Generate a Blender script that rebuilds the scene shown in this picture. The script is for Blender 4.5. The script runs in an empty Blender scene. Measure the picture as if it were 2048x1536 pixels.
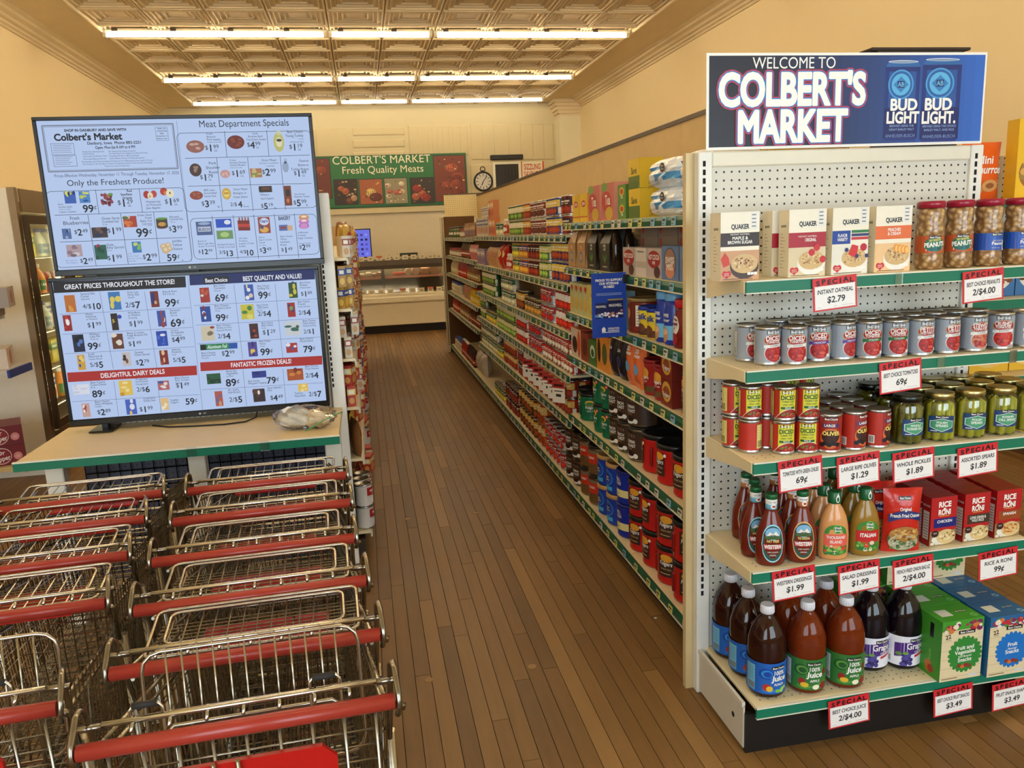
import bpy, bmesh, math, random
import numpy as np
from mathutils import Matrix, Vector
random.seed(7)
R = math.radians
scene = bpy.context.scene
COL = scene.collection

# ------------------------------------------------------------ camera
cam_d = bpy.data.cameras.new('camera')
cam_d.sensor_width = 36.0
cam_d.lens = 1570.0 / 2048 * 36
cam_d.clip_start = 0.02
cam = bpy.data.objects.new('camera', cam_d)
COL.objects.link(cam)
F_PX, EYE = 1570.0, 1.59
_X2 = (293*293 + 12.9*293 + F_PX**2) / (302 - .0428*293)
_ey = Vector((-302, 293, -F_PX)).normalized()
_v2 = Vector((_X2, 293 + .0428*(_X2 + 302), -F_PX))
_ex = (_v2 - _ey*_v2.dot(_ey)).normalized()
_ez = _ex.cross(_ey)
CR = Matrix((_ex, _ey, _ez))
cam.matrix_world = Matrix.Translation((0, 0, EYE)) @ CR.to_4x4()
scene.camera = cam

def at(x, y, axis, val):
    """the place a pixel of the photograph shows on the plane axis = val"""
    d = CR @ Vector((x - 1024, -(y - 768), -F_PX))
    t = (val - (0, 0, EYE)[axis]) / d[axis]
    return Vector((0, 0, EYE)) + d*t

# ------------------------------------------------------------ world, daylight, exposure
world = bpy.data.worlds.new('daylight')
scene.world = world
world.use_nodes = True
wb = world.node_tree.nodes['Background']
wb.inputs[0].default_value = (0.74, 0.86, 1.0, 1)
wb.inputs[1].default_value = 8.5
scene.view_settings.view_transform = 'Standard'
scene.view_settings.look = 'None'
scene.view_settings.gamma = 1
scene.view_settings.use_curve_mapping = False
scene.view_settings.exposure = 0.25
TUBE_POWER = 30.0
TUBE_COL = (1.0, 0.82, 0.56)
for wx in (-1.75, 2.45):                       # light portals in the two shop windows behind the camera
    ld = bpy.data.lights.new('window_portal', 'AREA')
    ld.shape = 'RECTANGLE'; ld.size = 2.9; ld.size_y = 2.3
    ld.cycles.is_portal = True
    lo = bpy.data.objects.new('window_portal', ld)
    lo.location = (wx, -2.42, 1.85); lo.rotation_euler = (R(90), 0, 0)
    COL.objects.link(lo)

# ------------------------------------------------------------ colour and materials
def lin(c):
    if isinstance(c, str):
        c = c.lstrip('#'); c = [int(c[i:i+2], 16) for i in (0, 2, 4)]
    out = []
    for v in c[:3]:
        v = v/255.0
        out.append(v/12.92 if v <= .04045 else ((v + .055)/1.055)**2.4)
    return tuple(out) + (1.0,)

def new_mat(name):
    m = bpy.data.materials.new(name); m.use_nodes = True
    nt = m.node_tree
    b = nt.nodes['Principled BSDF']
    return m, nt, b

def node(nt, kind, **kw):
    n = nt.nodes.new(kind)
    for k, v in kw.items():
        if k.startswith('in_'):
            key = k[3:]
            key = int(key) if key.isdigit() else key.replace('_', ' ')
            n.inputs[key].default_value = v
        else:
            setattr(n, k, v)
    return n

def col_mat(name, rough=.5, metal=0., coat=0., noise=.06, scale=60., bump=0., bscale=200., spec=.5, trans=0., ior=1.45):
    """paint, print, plastic or metal in the colour stored on each face, with slight mottling"""
    m, nt, b = new_mat(name)
    a = node(nt, 'ShaderNodeVertexColor', layer_name='Col')
    tc = node(nt, 'ShaderNodeTexCoord')
    nz = node(nt, 'ShaderNodeTexNoise', in_Scale=scale, in_Detail=3.)
    mr = node(nt, 'ShaderNodeMapRange', in_3=1-noise, in_4=1+noise)
    mx = node(nt, 'ShaderNodeMix', data_type='RGBA', blend_type='MULTIPLY', in_0=1.)
    L = nt.links.new
    L(tc.outputs['Object'], nz.inputs['Vector'])
    L(nz.outputs[0], mr.inputs[0])
    L(a.outputs[0], mx.inputs[6]); L(mr.outputs[0], mx.inputs[7])
    L(mx.outputs[2], b.inputs['Base Color'])
    b.inputs['Roughness'].default_value = rough
    b.inputs['Metallic'].default_value = metal
    b.inputs['Coat Weight'].default_value = coat
    b.inputs['Coat Roughness'].default_value = .08
    b.inputs['Specular IOR Level'].default_value = spec
    b.inputs['Transmission Weight'].default_value = trans
    b.inputs['IOR'].default_value = ior
    if bump:
        n2 = node(nt, 'ShaderNodeTexNoise', in_Scale=bscale, in_Detail=2.)
        bp = node(nt, 'ShaderNodeBump', in_Strength=bump, in_Distance=.002)
        L(tc.outputs['Object'], n2.inputs['Vector'])
        L(n2.outputs[0], bp.inputs['Height']); L(bp.outputs[0], b.inputs['Normal'])
    return m

def emit_mat(name, strength):
    m, nt, b = new_mat(name)
    a = node(nt, 'ShaderNodeVertexColor', layer_name='Col')
    nt.links.new(a.outputs[0], b.inputs['Emission Color'])
    b.inputs['Emission Strength'].default_value = strength
    b.inputs['Base Color'].default_value = (.012, .012, .014, 1)
    b.inputs['Roughness'].default_value = .4; b.inputs['Specular IOR Level'].default_value = .2
    return m

def clear_mat(name, tint, gloss=.12, rough=.06, fk=.9):
    """thin clear plastic or glass wall: see-through with a fresnel sheen"""
    m, nt, b = new_mat(name)
    nt.nodes.remove(b)
    out = nt.nodes['Material Output']
    t = node(nt, 'ShaderNodeBsdfTransparent'); t.inputs[0].default_value = tint
    g = node(nt, 'ShaderNodeBsdfGlossy'); g.inputs['Roughness'].default_value = rough
    fr = node(nt, 'ShaderNodeFresnel', in_IOR=1.45)
    ma = node(nt, 'ShaderNodeMath', operation='MULTIPLY_ADD', in_1=fk, in_2=gloss*.25)
    ms = node(nt, 'ShaderNodeMixShader')
    L = nt.links.new
    L(fr.outputs[0], ma.inputs[0]); L(ma.outputs[0], ms.inputs[0])
    L(t.outputs[0], ms.inputs[1]); L(g.outputs[0], ms.inputs[2]); L(ms.outputs[0], out.inputs[0])
    return m

MT = {}
MT['paint'] = col_mat('painted_metal', .42, noise=.05, scale=18)
MT['print'] = col_mat('printed_card', .42, noise=.04, scale=40)
MT['matte'] = col_mat('matte_surface', .8, noise=.07, scale=12, bump=.15, bscale=90)
MT['plastic'] = col_mat('glossy_plastic', .28, noise=.04, scale=20)
MT['foil'] = col_mat('crinkled_film', .22, noise=.10, scale=25, bump=.9, bscale=38)
MT['metal'] = col_mat('chromed_wire', .22, metal=1., noise=.25, scale=60)
MT['tin'] = col_mat('tinplate', .30, metal=1., noise=.06, scale=60)
MT['steel'] = col_mat('brushed_steel', .38, metal=1., noise=.10, scale=14)
MT['liquid'] = col_mat('bottled_liquid', .06, noise=.02, scale=8, trans=.55, ior=1.34)
MT['dark_liquid'] = col_mat('dark_bottled_liquid', .06, noise=.02, scale=8)
MT['sauce'] = col_mat('sauce_bottle', .12, noise=.08, scale=50)
MT['nuts'] = col_mat('packed_nuts', .45, noise=.35, scale=90, bump=1.0, bscale=60)
MT['wall'] = col_mat('plaster_paint', .75, noise=.035, scale=1.3, bump=.12, bscale=60)
MT['tin_ceiling'] = col_mat('painted_pressed_tin', .72, noise=.05, scale=4, spec=.3)
MT['screen'] = emit_mat('lcd_screen', .72)
MT['clear'] = clear_mat('clear_plastic', (.97, .97, .95, 1))
MT['glass'] = clear_mat('cooler_glass', (.93, .95, .93, 1), gloss=.2, fk=.45)
MT['brine'] = clear_mat('brine_glass', (.92, .90, .62, 1), gloss=.3)
MT['rubber'] = col_mat('rubber', .7)

m, nt, b = new_mat('lit_tube'); MT['tube'] = m
b.inputs['Emission Color'].default_value = TUBE_COL + (1,); b.inputs['Emission Strength'].default_value = TUBE_POWER
m, nt, b = new_mat('lit_cool_tube'); MT['cool_tube'] = m
b.inputs['Emission Color'].default_value = (1.0, .93, .80, 1); b.inputs['Emission Strength'].default_value = TUBE_POWER*.45
m, nt, b = new_mat('cooler_lamp'); MT['case_and_fill_lamp'] = m
b.inputs['Emission Color'].default_value = (1.0, .90, .55, 1); b.inputs['Emission Strength'].default_value = 16.

def peg_mat(name, base, pitch=.0254, r=.0042, axes=(0, 2)):
    """perforated steel back panel: round punched holes on a one inch grid"""
    m, nt, b = new_mat(name)
    L = nt.links.new
    tc = node(nt, 'ShaderNodeTexCoord')
    sp = node(nt, 'ShaderNodeSeparateXYZ'); L(tc.outputs['Object'], sp.inputs[0])
    ds = []
    for ax in axes:
        d = node(nt, 'ShaderNodeMath', operation='DIVIDE', in_1=pitch); L(sp.outputs[ax], d.inputs[0])
        f = node(nt, 'ShaderNodeMath', operation='FRACT'); L(d.outputs[0], f.inputs[0])
        s = node(nt, 'ShaderNodeMath', operation='SUBTRACT', in_1=.5); L(f.outputs[0], s.inputs[0])
        q = node(nt, 'ShaderNodeMath', operation='MULTIPLY'); L(s.outputs[0], q.inputs[0]); L(s.outputs[0], q.inputs[1])
        ds.append(q)
    ad = node(nt, 'ShaderNodeMath', operation='ADD'); L(ds[0].outputs[0], ad.inputs[0]); L(ds[1].outputs[0], ad.inputs[1])
    lt = node(nt, 'ShaderNodeMath', operation='LESS_THAN', in_1=(r/pitch)**2); L(ad.outputs[0], lt.inputs[0])
    nz = node(nt, 'ShaderNodeTexNoise', in_Scale=9., in_Detail=3.); L(tc.outputs['Object'], nz.inputs['Vector'])
    mr = node(nt, 'ShaderNodeMapRange', in_3=.94, in_4=1.05); L(nz.outputs[0], mr.inputs[0])
    mu = node(nt, 'ShaderNodeMix', data_type='RGBA', blend_type='MULTIPLY', in_0=1.)
    mu.inputs[6].default_value = lin(base); L(mr.outputs[0], mu.inputs[7])
    mx = node(nt, 'ShaderNodeMix', data_type='RGBA'); L(lt.outputs[0], mx.inputs[0])
    L(mu.outputs[2], mx.inputs[6]); mx.inputs[7].default_value = (.008, .008, .008, 1)
    L(mx.outputs[2], b.inputs['Base Color']); b.inputs['Roughness'].default_value = .5
    return m
MT['peg'] = peg_mat('perforated_back_panel', (210, 204, 190), r=.0034)
MT['peg_shade'] = peg_mat('shade_toned_back_panel', (56, 60, 76))  # shade below the TV shelf put into the panel's dark blue-grey colour
MT['peg_small'] = peg_mat('pegboard', (226, 206, 150), pitch=.0254, r=.0035)
MT['peg_aisle'] = peg_mat('perforated_aisle_panel', (205, 190, 160), axes=(1, 2))

def plank_mat():
    """worn hardwood strip: tone differs from board to board, grain runs along the board"""
    m, nt, b = new_mat('hardwood_strip'); L = nt.links.new
    oi = node(nt, 'ShaderNodeObjectInfo'); at_ = node(nt, 'ShaderNodeVertexColor', layer_name='Col')
    tc = node(nt, 'ShaderNodeTexCoord')
    mp = node(nt, 'ShaderNodeMapping'); mp.inputs['Scale'].default_value = (34, 2.2, 1)
    L(tc.outputs['Object'], mp.inputs[0])
    ofs = node(nt, 'ShaderNodeVectorMath', operation='ADD'); L(mp.outputs[0], ofs.inputs[0])
    sc = node(nt, 'ShaderNodeVectorMath', operation='SCALE', in_3=37.); L(oi.outputs['Location'], sc.inputs[0]); L(sc.outputs[0], ofs.inputs[1])
    gr = node(nt, 'ShaderNodeTexNoise', in_Scale=1., in_Detail=5., in_Roughness=.6); L(ofs.outputs[0], gr.inputs['Vector'])
    geo = node(nt, 'ShaderNodeNewGeometry')
    wear = node(nt, 'ShaderNodeTexNoise', in_Scale=1.6, in_Detail=4.); L(geo.outputs['Position'], wear.inputs['Vector'])
    add = node(nt, 'ShaderNodeMath', operation='ADD'); L(at_.outputs[0], add.inputs[0])
    g2 = node(nt, 'ShaderNodeMapRange', in_3=-.16, in_4=.16); L(gr.outputs[0], g2.inputs[0])
    w2 = node(nt, 'ShaderNodeMapRange', in_3=-.18, in_4=.18); L(wear.outputs[0], w2.inputs[0])
    a2 = node(nt, 'ShaderNodeMath', operation='ADD'); L(g2.outputs[0], a2.inputs[0]); L(w2.outputs[0], a2.inputs[1])
    L(a2.outputs[0], add.inputs[1])
    rp = node(nt, 'ShaderNodeValToRGB'); L(add.outputs[0], rp.inputs[0])
    e = rp.color_ramp.elements
    e[0].position = .0; e[0].color = lin((84, 58, 29))
    e[1].position = 1.; e[1].color = lin((160, 121, 70))
    x = e.new(.45); x.color = lin((122, 88, 46))
    L(rp.outputs[0], b.inputs['Base Color'])
    rr = node(nt, 'ShaderNodeMapRange', in_3=.34, in_4=.56); L(wear.outputs[0], rr.inputs[0]); L(rr.outputs[0], b.inputs['Roughness'])
    b.inputs['Specular IOR Level'].default_value = .35
    bp = node(nt, 'ShaderNodeBump', in_Strength=.12, in_Distance=.001); L(gr.outputs[0], bp.inputs['Height']); L(bp.outputs[0], b.inputs['Normal'])
    return m
MT['plank'] = plank_mat()

# ------------------------------------------------------------ mesh building
class MB:
    """collects faces with a colour and a material each, then links them as one mesh object"""
    def __init__(s, mat='paint', col=(200, 200, 200)):
        s.v, s.f, s.c, s.m, s.sm = [], [], [], [], []
        s.mats = []; s.mat = mat; s.col = col
    def mi(s, mat):
        mat = mat or s.mat
        if mat not in s.mats: s.mats.append(mat)
        return s.mats.index(mat)
    def face(s, pts, col=None, mat=None, smooth=False):
        n = len(s.v); s.v.extend([tuple(p) for p in pts]); s.f.append(tuple(range(n, n+len(pts))))
        s.c.append(lin(col or s.col)); s.m.append(s.mi(mat)); s.sm.append(smooth)
    def idx(s, verts, faces, col=None, mat=None, smooth=False):
        n = len(s.v); s.v.extend([tuple(p) for p in verts]); c = lin(col or s.col); k = s.mi(mat)
        for f in faces:
            s.f.append(tuple(i+n for i in f)); s.c.append(c); s.m.append(k); s.sm.append(smooth)
    def box(s, x0, x1, y0, y1, z0, z1, col=None, mat=None, cols=None):
        V = [(x0,y0,z0),(x1,y0,z0),(x1,y1,z0),(x0,y1,z0),(x0,y0,z1),(x1,y0,z1),(x1,y1,z1),(x0,y1,z1)]
        Fs = [(0,1,5,4),(1,2,6,5),(2,3,7,6),(3,0,4,7),(4,5,6,7),(3,2,1,0)]
        n = len(s.v); s.v.extend(V); k = s.mi(mat)
        for i, f in enumerate(Fs):
            s.f.append(tuple(j+n for j in f)); s.c.append(lin((cols[i] if cols and cols[i] else None) or col or s.col)); s.m.append(k); s.sm.append(False)
        return s
    def bbox(s, x0, x1, y0, y1, z0, z1, b=.003, col=None, mat=None):
        """box with chamfered edges"""
        bm = bmesh.new(); bmesh.ops.create_cube(bm, size=1)
        for v in bm.verts:
            v.co = ((x0+x1)/2 + v.co.x*(x1-x0), (y0+y1)/2 + v.co.y*(y1-y0), (z0+z1)/2 + v.co.z*(z1-z0))
        bmesh.ops.bevel(bm, geom=bm.edges[:], offset=b, segments=1, affect='EDGES')
        bm.verts.index_update()
        s.idx([v.co[:] for v in bm.verts], [[v.index for v in f.verts] for f in bm.faces], col, mat); bm.free()
        return s
    def prism(s, prof, axis, a0, a1, col=None, mat=None, smooth=False):
        """profile of 2D points swept along an axis (0 x, 1 y, 2 z)"""
        o = [i for i in range(3) if i != axis]
        def P(p, a):
            q = [0, 0, 0]; q[o[0]] = p[0]; q[o[1]] = p[1]; q[axis] = a; return q
        n = len(prof)
        V = [P(p, a0) for p in prof] + [P(p, a1) for p in prof]
        s.idx(V, [(i, (i+1) % n, n+(i+1) % n, n+i) for i in range(n)], col, mat, smooth)
        s.idx([P(p, a0) for p in prof], [tuple(range(n))], col, mat)
        s.idx([P(p, a1) for p in prof], [tuple(range(n))[::-1]], col, mat)
        return s
    def lathe(s, prof, n=20, c=(0, 0, 0), cols=None, mats=None, col=None, mat=None, smooth=True, sq=0., capb=True, capt=True):
        """profile [(r, z)...] turned about z; cols/mats per ring segment; sq > 0 squares the section"""
        pts = []
        for (r, z) in prof:
            for i in range(n):
                a = 2*math.pi*(i+.5)/n
                k = 1.
                if sq:
                    ca, sa = abs(math.cos(a)), abs(math.sin(a))
                    k = 1 + sq*(1/max(ca, sa) - 1)
                pts.append((c[0]+r*k*math.cos(a), c[1]+r*k*math.sin(a), c[2]+z))
        b = len(s.v); s.v.extend(pts)
        for j in range(len(prof)-1):
            cc = lin((cols[j] if cols else None) or col or s.col); mm = s.mi((mats[j] if mats else None) or mat)
            for i in range(n):
                k = (i+1) % n
                s.f.append((b+j*n+i, b+j*n+k, b+(j+1)*n+k, b+(j+1)*n+i)); s.c.append(cc); s.m.append(mm); s.sm.append(smooth)
        if capb and prof[0][0] > 1e-6:
            s.f.append(tuple(b+i for i in range(n))[::-1]); s.c.append(lin((cols[0] if cols else None) or col or s.col)); s.m.append(s.mi((mats[0] if mats else None) or mat)); s.sm.append(False)
        if capt and prof[-1][0] > 1e-6:
            j = len(prof)-1
            s.f.append(tuple(b+j*n+i for i in range(n))); s.c.append(lin((cols[-1] if cols else None) or col or s.col)); s.m.append(s.mi((mats[-1] if mats else None) or mat)); s.sm.append(False)
        return s
    def tube(s, pts, r, n=6, col=None, mat=None, closed=False, caps=True):
        pts = [Vector(p) for p in pts]; m = len(pts)
        b = len(s.v); up = None
        for i, p in enumerate(pts):
            if closed: t = (pts[(i+1) % m] - pts[i-1]).normalized()
            else:
                t = (pts[min(i+1, m-1)] - pts[max(i-1, 0)]).normalized()
            if up is None: up = Vector((0, 0, 1)) if abs(t.z) < .9 else Vector((1, 0, 0))
            sd = t.cross(up)
            if sd.length < 1e-5: sd = t.orthogonal()
            sd.normalize(); up = sd.cross(t).normalized()
            for k in range(n):
                a = 2*math.pi*k/n
                q = p + (sd*math.cos(a) + up*math.sin(a))*r
                s.v.append((q.x, q.y, q.z))
        cc = lin(col or s.col); mm = s.mi(mat)
        for i in range(m if closed else m-1):
            i2 = (i+1) % m
            for k in range(n):
                k2 = (k+1) % n
                s.f.append((b+i*n+k, b+i*n+k2, b+i2*n+k2, b+i2*n+k)); s.c.append(cc); s.m.append(mm); s.sm.append(n > 4)
        if caps and not closed:
            s.f.append(tuple(b+k for k in range(n))[::-1]); s.c.append(cc); s.m.append(mm); s.sm.append(False)
            s.f.append(tuple(b+(m-1)*n+k for k in range(n))); s.c.append(cc); s.m.append(mm); s.sm.append(False)
        return s
    def cylx(s, p0, p1, r, n=12, col=None, mat=None):
        return s.tube([p0, p1], r, n, col, mat)
    def add(s, o, M=None):
        """take over another builder's faces, moved by M"""
        b = len(s.v)
        s.v.extend([tuple(M @ Vector(p)) for p in o.v] if M is not None else o.v)
        rm = [s.mi(k) for k in o.mats]
        s.f.extend([tuple(i+b for i in f) for f in o.f]); s.c.extend(o.c); s.m.extend([rm[k] for k in o.m]); s.sm.extend(o.sm)
        return s
    def mesh(s, name):
        me = bpy.data.meshes.new(name)
        me.from_pydata(s.v, [], s.f)
        for k in s.mats: me.materials.append(MT[k])
        me.polygons.foreach_set('material_index', np.array(s.m, dtype=np.int32))
        me.polygons.foreach_set('use_smooth', np.array(s.sm, dtype=bool))
        ca = me.color_attributes.new('Col', 'FLOAT_COLOR', 'CORNER')
        lt = np.array([len(f) for f in s.f])
        ca.data.foreach_set('color', np.repeat(np.array(s.c, dtype=np.float32), lt, axis=0).ravel())
        me.update()
        return me
    def build(s, name, parent=None, loc=None, rz=0, **tags):
        return link(name, s.mesh(name), parent, loc, rz, **tags)

def link(name, data, parent=None, loc=None, rz=0, label=None, cat=None, group=None, kind=None):
    o = bpy.data.objects.new(name, data); COL.objects.link(o)
    if parent is not None: o.parent = parent
    if loc is not None: o.location = loc
    if rz: o.rotation_euler = (0, 0, rz)
    return tag(o, label, cat, group, kind)

def tag(o, label=None, cat=None, group=None, kind=None):
    if label: o['label'] = label
    if cat: o['category'] = cat
    if group: o['group'] = group
    if kind: o['kind'] = kind
    return o

def thing(name, loc, rz=0, label=None, cat=None, group=None):
    return link(name, None, None, loc, rz, label, cat, group)

def place(tpl, loc, rz, label, cat, group=None, tilt=0.):
    """tpl = (name, mesh) for a thing of one mesh, or (name, [(part, mesh, [(sub, mesh)])]) for one with parts"""
    name, d = tpl
    if not isinstance(d, list):
        o = link(name, d, None, loc, rz, label, cat, group)
    else:
        o = thing(name, loc, rz, label, cat, group)
        for it in d:
            p = link(it[0], it[1], o)
            for sb in (it[2] if len(it) > 2 else []): link(sb[0], sb[1], p)
    if tilt: o.rotation_euler = (tilt, 0, rz)
    return o

def structure(o): o['kind'] = 'structure'; return o

# ------------------------------------------------------------ lettering and flat print
CHARS = "ABCDEFGHIJKLMNOPQRSTUVWXYZabcdefghijklmnopqrstuvwxyz0123456789$/.,!'&%¢-:()#"
SETS = {'reg': 0.0, 'bold': .020, 'black': .036}
GL = {}; ADV = {}; FOLDED = {}
def load_glyphs():
    objs = []
    def mk(body, off):
        cu = bpy.data.curves.new('g', 'FONT'); cu.body = body; cu.size = 1; cu.offset = off
        cu.resolution_u = 4; cu.fill_mode = 'FRONT'; cu.dimensions = '2D'
        o = bpy.data.objects.new('g', cu); COL.objects.link(o); objs.append(o); return o
    hh = mk('HH', 0); todo = []
    for ch in CHARS:
        todo.append(('adv', ch, mk('H'+ch+'H', 0)))
        for k, off in SETS.items():
            todo.append((k, ch, mk(ch, off)))
    bpy.context.view_layer.update()
    dg = bpy.context.evaluated_depsgraph_get()
    def grab(o):
        ev = o.evaluated_get(dg); me = ev.to_mesh()
        n = len(me.vertices); co = np.zeros(n*3, dtype=np.float32); me.vertices.foreach_get('co', co)
        me.calc_loop_triangles(); t = np.zeros(len(me.loop_triangles)*3, dtype=np.int32); me.loop_triangles.foreach_get('vertices', t)
        ev.to_mesh_clear(); return co.reshape(-1, 3)[:, :2].copy(), t.reshape(-1, 3)
    c0 = grab(hh)[0]; w0 = c0[:, 0].max() - c0[:, 0].min()
    for k, ch, o in todo:
        co, t = grab(o)
        if k == 'adv': ADV[ch] = float(co[:, 0].max() - co[:, 0].min() - w0)
        else: GL[(k, ch)] = (co, t)
    for o in objs:
        cu = o.data; bpy.data.objects.remove(o); bpy.data.curves.remove(cu)
    ADV[' '] = .28
    for (k, ch), (co, t) in list(GL.items()):          # a thickened outline that folds over itself falls back to the plain one
        if k == 'reg' or not len(t): continue
        lo, hi = co.min(0), co.max(0)
        gx, gy = np.meshgrid(np.linspace(lo[0], hi[0], 40), np.linspace(lo[1], hi[1], 40)); n = np.zeros(gx.shape, int)
        for a, b, c in co[t]:
            e = [(q[0]-p[0])*(gy-p[1]) - (q[1]-p[1])*(gx-p[0]) for p, q in ((a, b), (b, c), (c, a))]
            n += ((e[0] > 1e-7) & (e[1] > 1e-7) & (e[2] > 1e-7)) | ((e[0] < -1e-7) & (e[1] < -1e-7) & (e[2] < -1e-7))
        if n.max() > 1: FOLDED[(k, ch)] = SETS[k]
load_glyphs()
_h = GL[('reg', 'H')][0]; CAP = float(_h[:, 1].max())

class PR:
    """flat print laid out in (u right, v up); layers stack by hairs so nothing fights"""
    def __init__(s, mat='print', step=.00012):
        s.items = []; s.mat = mat; s.layer = 0; s.step = step; s.bb = []
    def over(s, P, e=1e-6):
        """layer just above everything already printed under this outline"""
        P = np.asarray(P, float); x0, y0 = P.min(0)-e; x1, y1 = P.max(0)+e
        l = 1+max([b[4] for b in s.bb if b[0] < x1 and b[2] > x0 and b[1] < y1 and b[3] > y0], default=0)
        s.bb.append((x0, y0, x1, y1, l)); return l
    def strip(s, u0, u1, lo, hi, col, n=1):
        """area between lo(u) and hi(u)"""
        s.layer += 1
        V = []; Fq = []
        for i in range(n+1):
            u = u0 + (u1-u0)*i/n
            V += [(u, lo(u) if callable(lo) else lo), (u, hi(u) if callable(hi) else hi)]
            if i: k = 2*i; Fq.append((k-2, k, k+1, k-1))
        s.items.append((np.array(V, dtype=float), Fq, lin(col), s.over(V))); return s
    def rect(s, u0, v0, u1, v1, col, n=1): return s.strip(u0, u1, v0, v1, col, n)
    def ell(s, cu, cv, ru, rv, col, n=14):
        def h(u): return rv*math.sqrt(max(0, 1 - ((u-cu)/ru)**2))
        s.layer += 1
        V = []; Fq = []
        for i in range(n+1):
            u = cu - ru*math.cos(math.pi*i/n); V += [(u, cv-h(u)), (u, cv+h(u))]
            if i: k = 2*i; Fq.append((k-2, k, k+1, k-1))
        s.items.append((np.array(V, dtype=float), Fq, lin(col), s.over(V))); return s
    def poly(s, pts, col):
        s.layer += 1
        s.items.append((np.array(pts, dtype=float), [tuple(range(len(pts)))], lin(col), s.over(pts))); return s
    def line(s, a, b, w, col):
        a = np.array(a, float); b = np.array(b, float); d = b-a; L = np.hypot(*d)
        if L < 1e-9: return s
        nrm = np.array((-d[1], d[0]))/L*w/2
        return s.poly([a-nrm, b-nrm, b+nrm, a+nrm], col)
    def frame(s, u0, v0, u1, v1, w, col):
        for a, b in (((u0, v0), (u1, v0)), ((u1, v0), (u1, v1)), ((u1, v1), (u0, v1)), ((u0, v1), (u0, v0))): s.line(a, b, w, col); s.layer -= 1
        s.layer += 1; return s
    def rring(s, u0, v0, u1, v1, r, w, col):
        s.layer += 1
        def loop(d):
            pts = []
            for cx, cy, a0 in ((u1-r, v1-r, 0), (u0+r, v1-r, 90), (u0+r, v0+r, 180), (u1-r, v0+r, 270)):
                for k in range(5):
                    a = R(a0+22.5*k); pts.append((cx+(r-d)*math.cos(a), cy+(r-d)*math.sin(a)))
            return pts
        o, i = loop(0), loop(w); n = len(o)
        s.items.append((np.array(o+i, dtype=float), [(k, (k+1) % n, n+(k+1) % n, n+k) for k in range(n)], lin(col), 2)); return s
    def width(s, txt, h, sx=1., ls=0.):
        return sum(ADV.get(c, .3)+ls for c in txt)*h/CAP*sx
    def text(s, txt, u, v, h, col, al='c', st='reg', sx=1., maxw=None, ls=0., slant=0., rot=0.):
        """v is the baseline, h the height of a capital"""
        w = s.width(txt, h, sx, ls)
        if maxw and w > maxw: sx *= maxw/w; w = maxw
        k = h/CAP; x = {'c': -w/2, 'l': 0, 'r': -w}[al]
        ca, sa = math.cos(rot), math.sin(rot); new = []
        for ch in txt:
            off = FOLDED.get((st, ch), 0)
            for j, (dx, dy) in enumerate(((0, 0),) if not off else ((1, 0), (-1, 0), (0, 1), (0, -1), (.7, .7), (-.7, .7), (.7, -.7), (-.7, -.7))):
                g = GL.get(('reg' if off else st, ch))
                if g is None: continue
                P = (g[0]+np.array((dx*off, dy*off)))*k; P = np.column_stack([P[:, 0]*sx + P[:, 1]*slant + x, P[:, 1]])
                new.append((np.column_stack([P[:, 0]*ca - P[:, 1]*sa + u, P[:, 0]*sa + P[:, 1]*ca + v]), g[1], j*.35))
            x += (ADV.get(ch, .3)+ls)*k*sx
        if new:
            l = s.over(np.vstack([q[0] for q in new]))
            for P, t, j in new: s.items.append((P, t, lin(col), l+1.5+j))
        return s
    def into(s, mb, fn):
        """fn(u array, v array, lift array) -> xyz"""
        k = mb.mi(s.mat)
        for V, Fq, c, ly in s.items:
            n = len(mb.v)
            P = fn(V[:, 0], V[:, 1], np.full(len(V), ly*s.step))
            mb.v.extend(map(tuple, P))
            for f in Fq:
                mb.f.append(tuple(int(i)+n for i in f)); mb.c.append(c); mb.m.append(k); mb.sm.append(False)
        return mb
    def plane(s, mb, y=0., ox=0., oz=0.):
        """upright, facing -y"""
        return s.into(mb, lambda u, v, l: np.column_stack([u+ox, y-l, v+oz]))
    def side(s, mb, x, oy=0., oz=0., sgn=-1):
        """upright, facing -x (sgn -1) or +x"""
        return s.into(mb, lambda u, v, l: np.column_stack([x+sgn*l, sgn*u+oy, v+oz]))
    def wrap(s, mb, r, oz=0., lift=.0006):
        """round a cylinder, u = 0 facing -y"""
        def fn(u, v, l):
            a = u/r; q = r+l+lift
            return np.column_stack([q*np.sin(a), -q*np.cos(a), v+oz])
        return s.into(mb, fn)
# ============================================================ THE ROOM
XL, XR, YB, YF, ZC = -3.35, 4.2, 15.2, -2.5, 3.99
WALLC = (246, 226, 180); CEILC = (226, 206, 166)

# ---- floor: narrow hardwood strips running down the aisle
fl = structure(MB('matte', (52, 35, 20)).box(XL, XR, YF, YB, -.06, -.012).build('floor'))
PW = .058
planks = []
rng = random.Random(3)
nx = int((XR-XL)/PW)
for i in range(nx):
    x = XL + PW*i; y = YF - rng.random()*1.0
    while y < YB:
        Lp = rng.choice((.6, .9, 1.2, 1.5, 1.9, 2.3)); y1 = min(y+Lp, YB)
        y0 = max(y, YF)
        if y1 - y0 > .05:
            t = rng.gauss(.46, .085); t = .74 if rng.random() < .06 else t
            planks.append((x, y0, y1, min(.92, max(.12, t))))
        y += Lp
def plank_rank(p):
    x, y0, y1, t = p; yc = (y0+y1)/2
    seen = (-.12 < x < 1.16 and y1 > 1.9 and y0 < 13.3) or (1.16 <= x < 2.4 and 1.45 < yc < 2.15)
    return yc if seen else 1000+yc
planks.sort(key=plank_rank)
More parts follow.
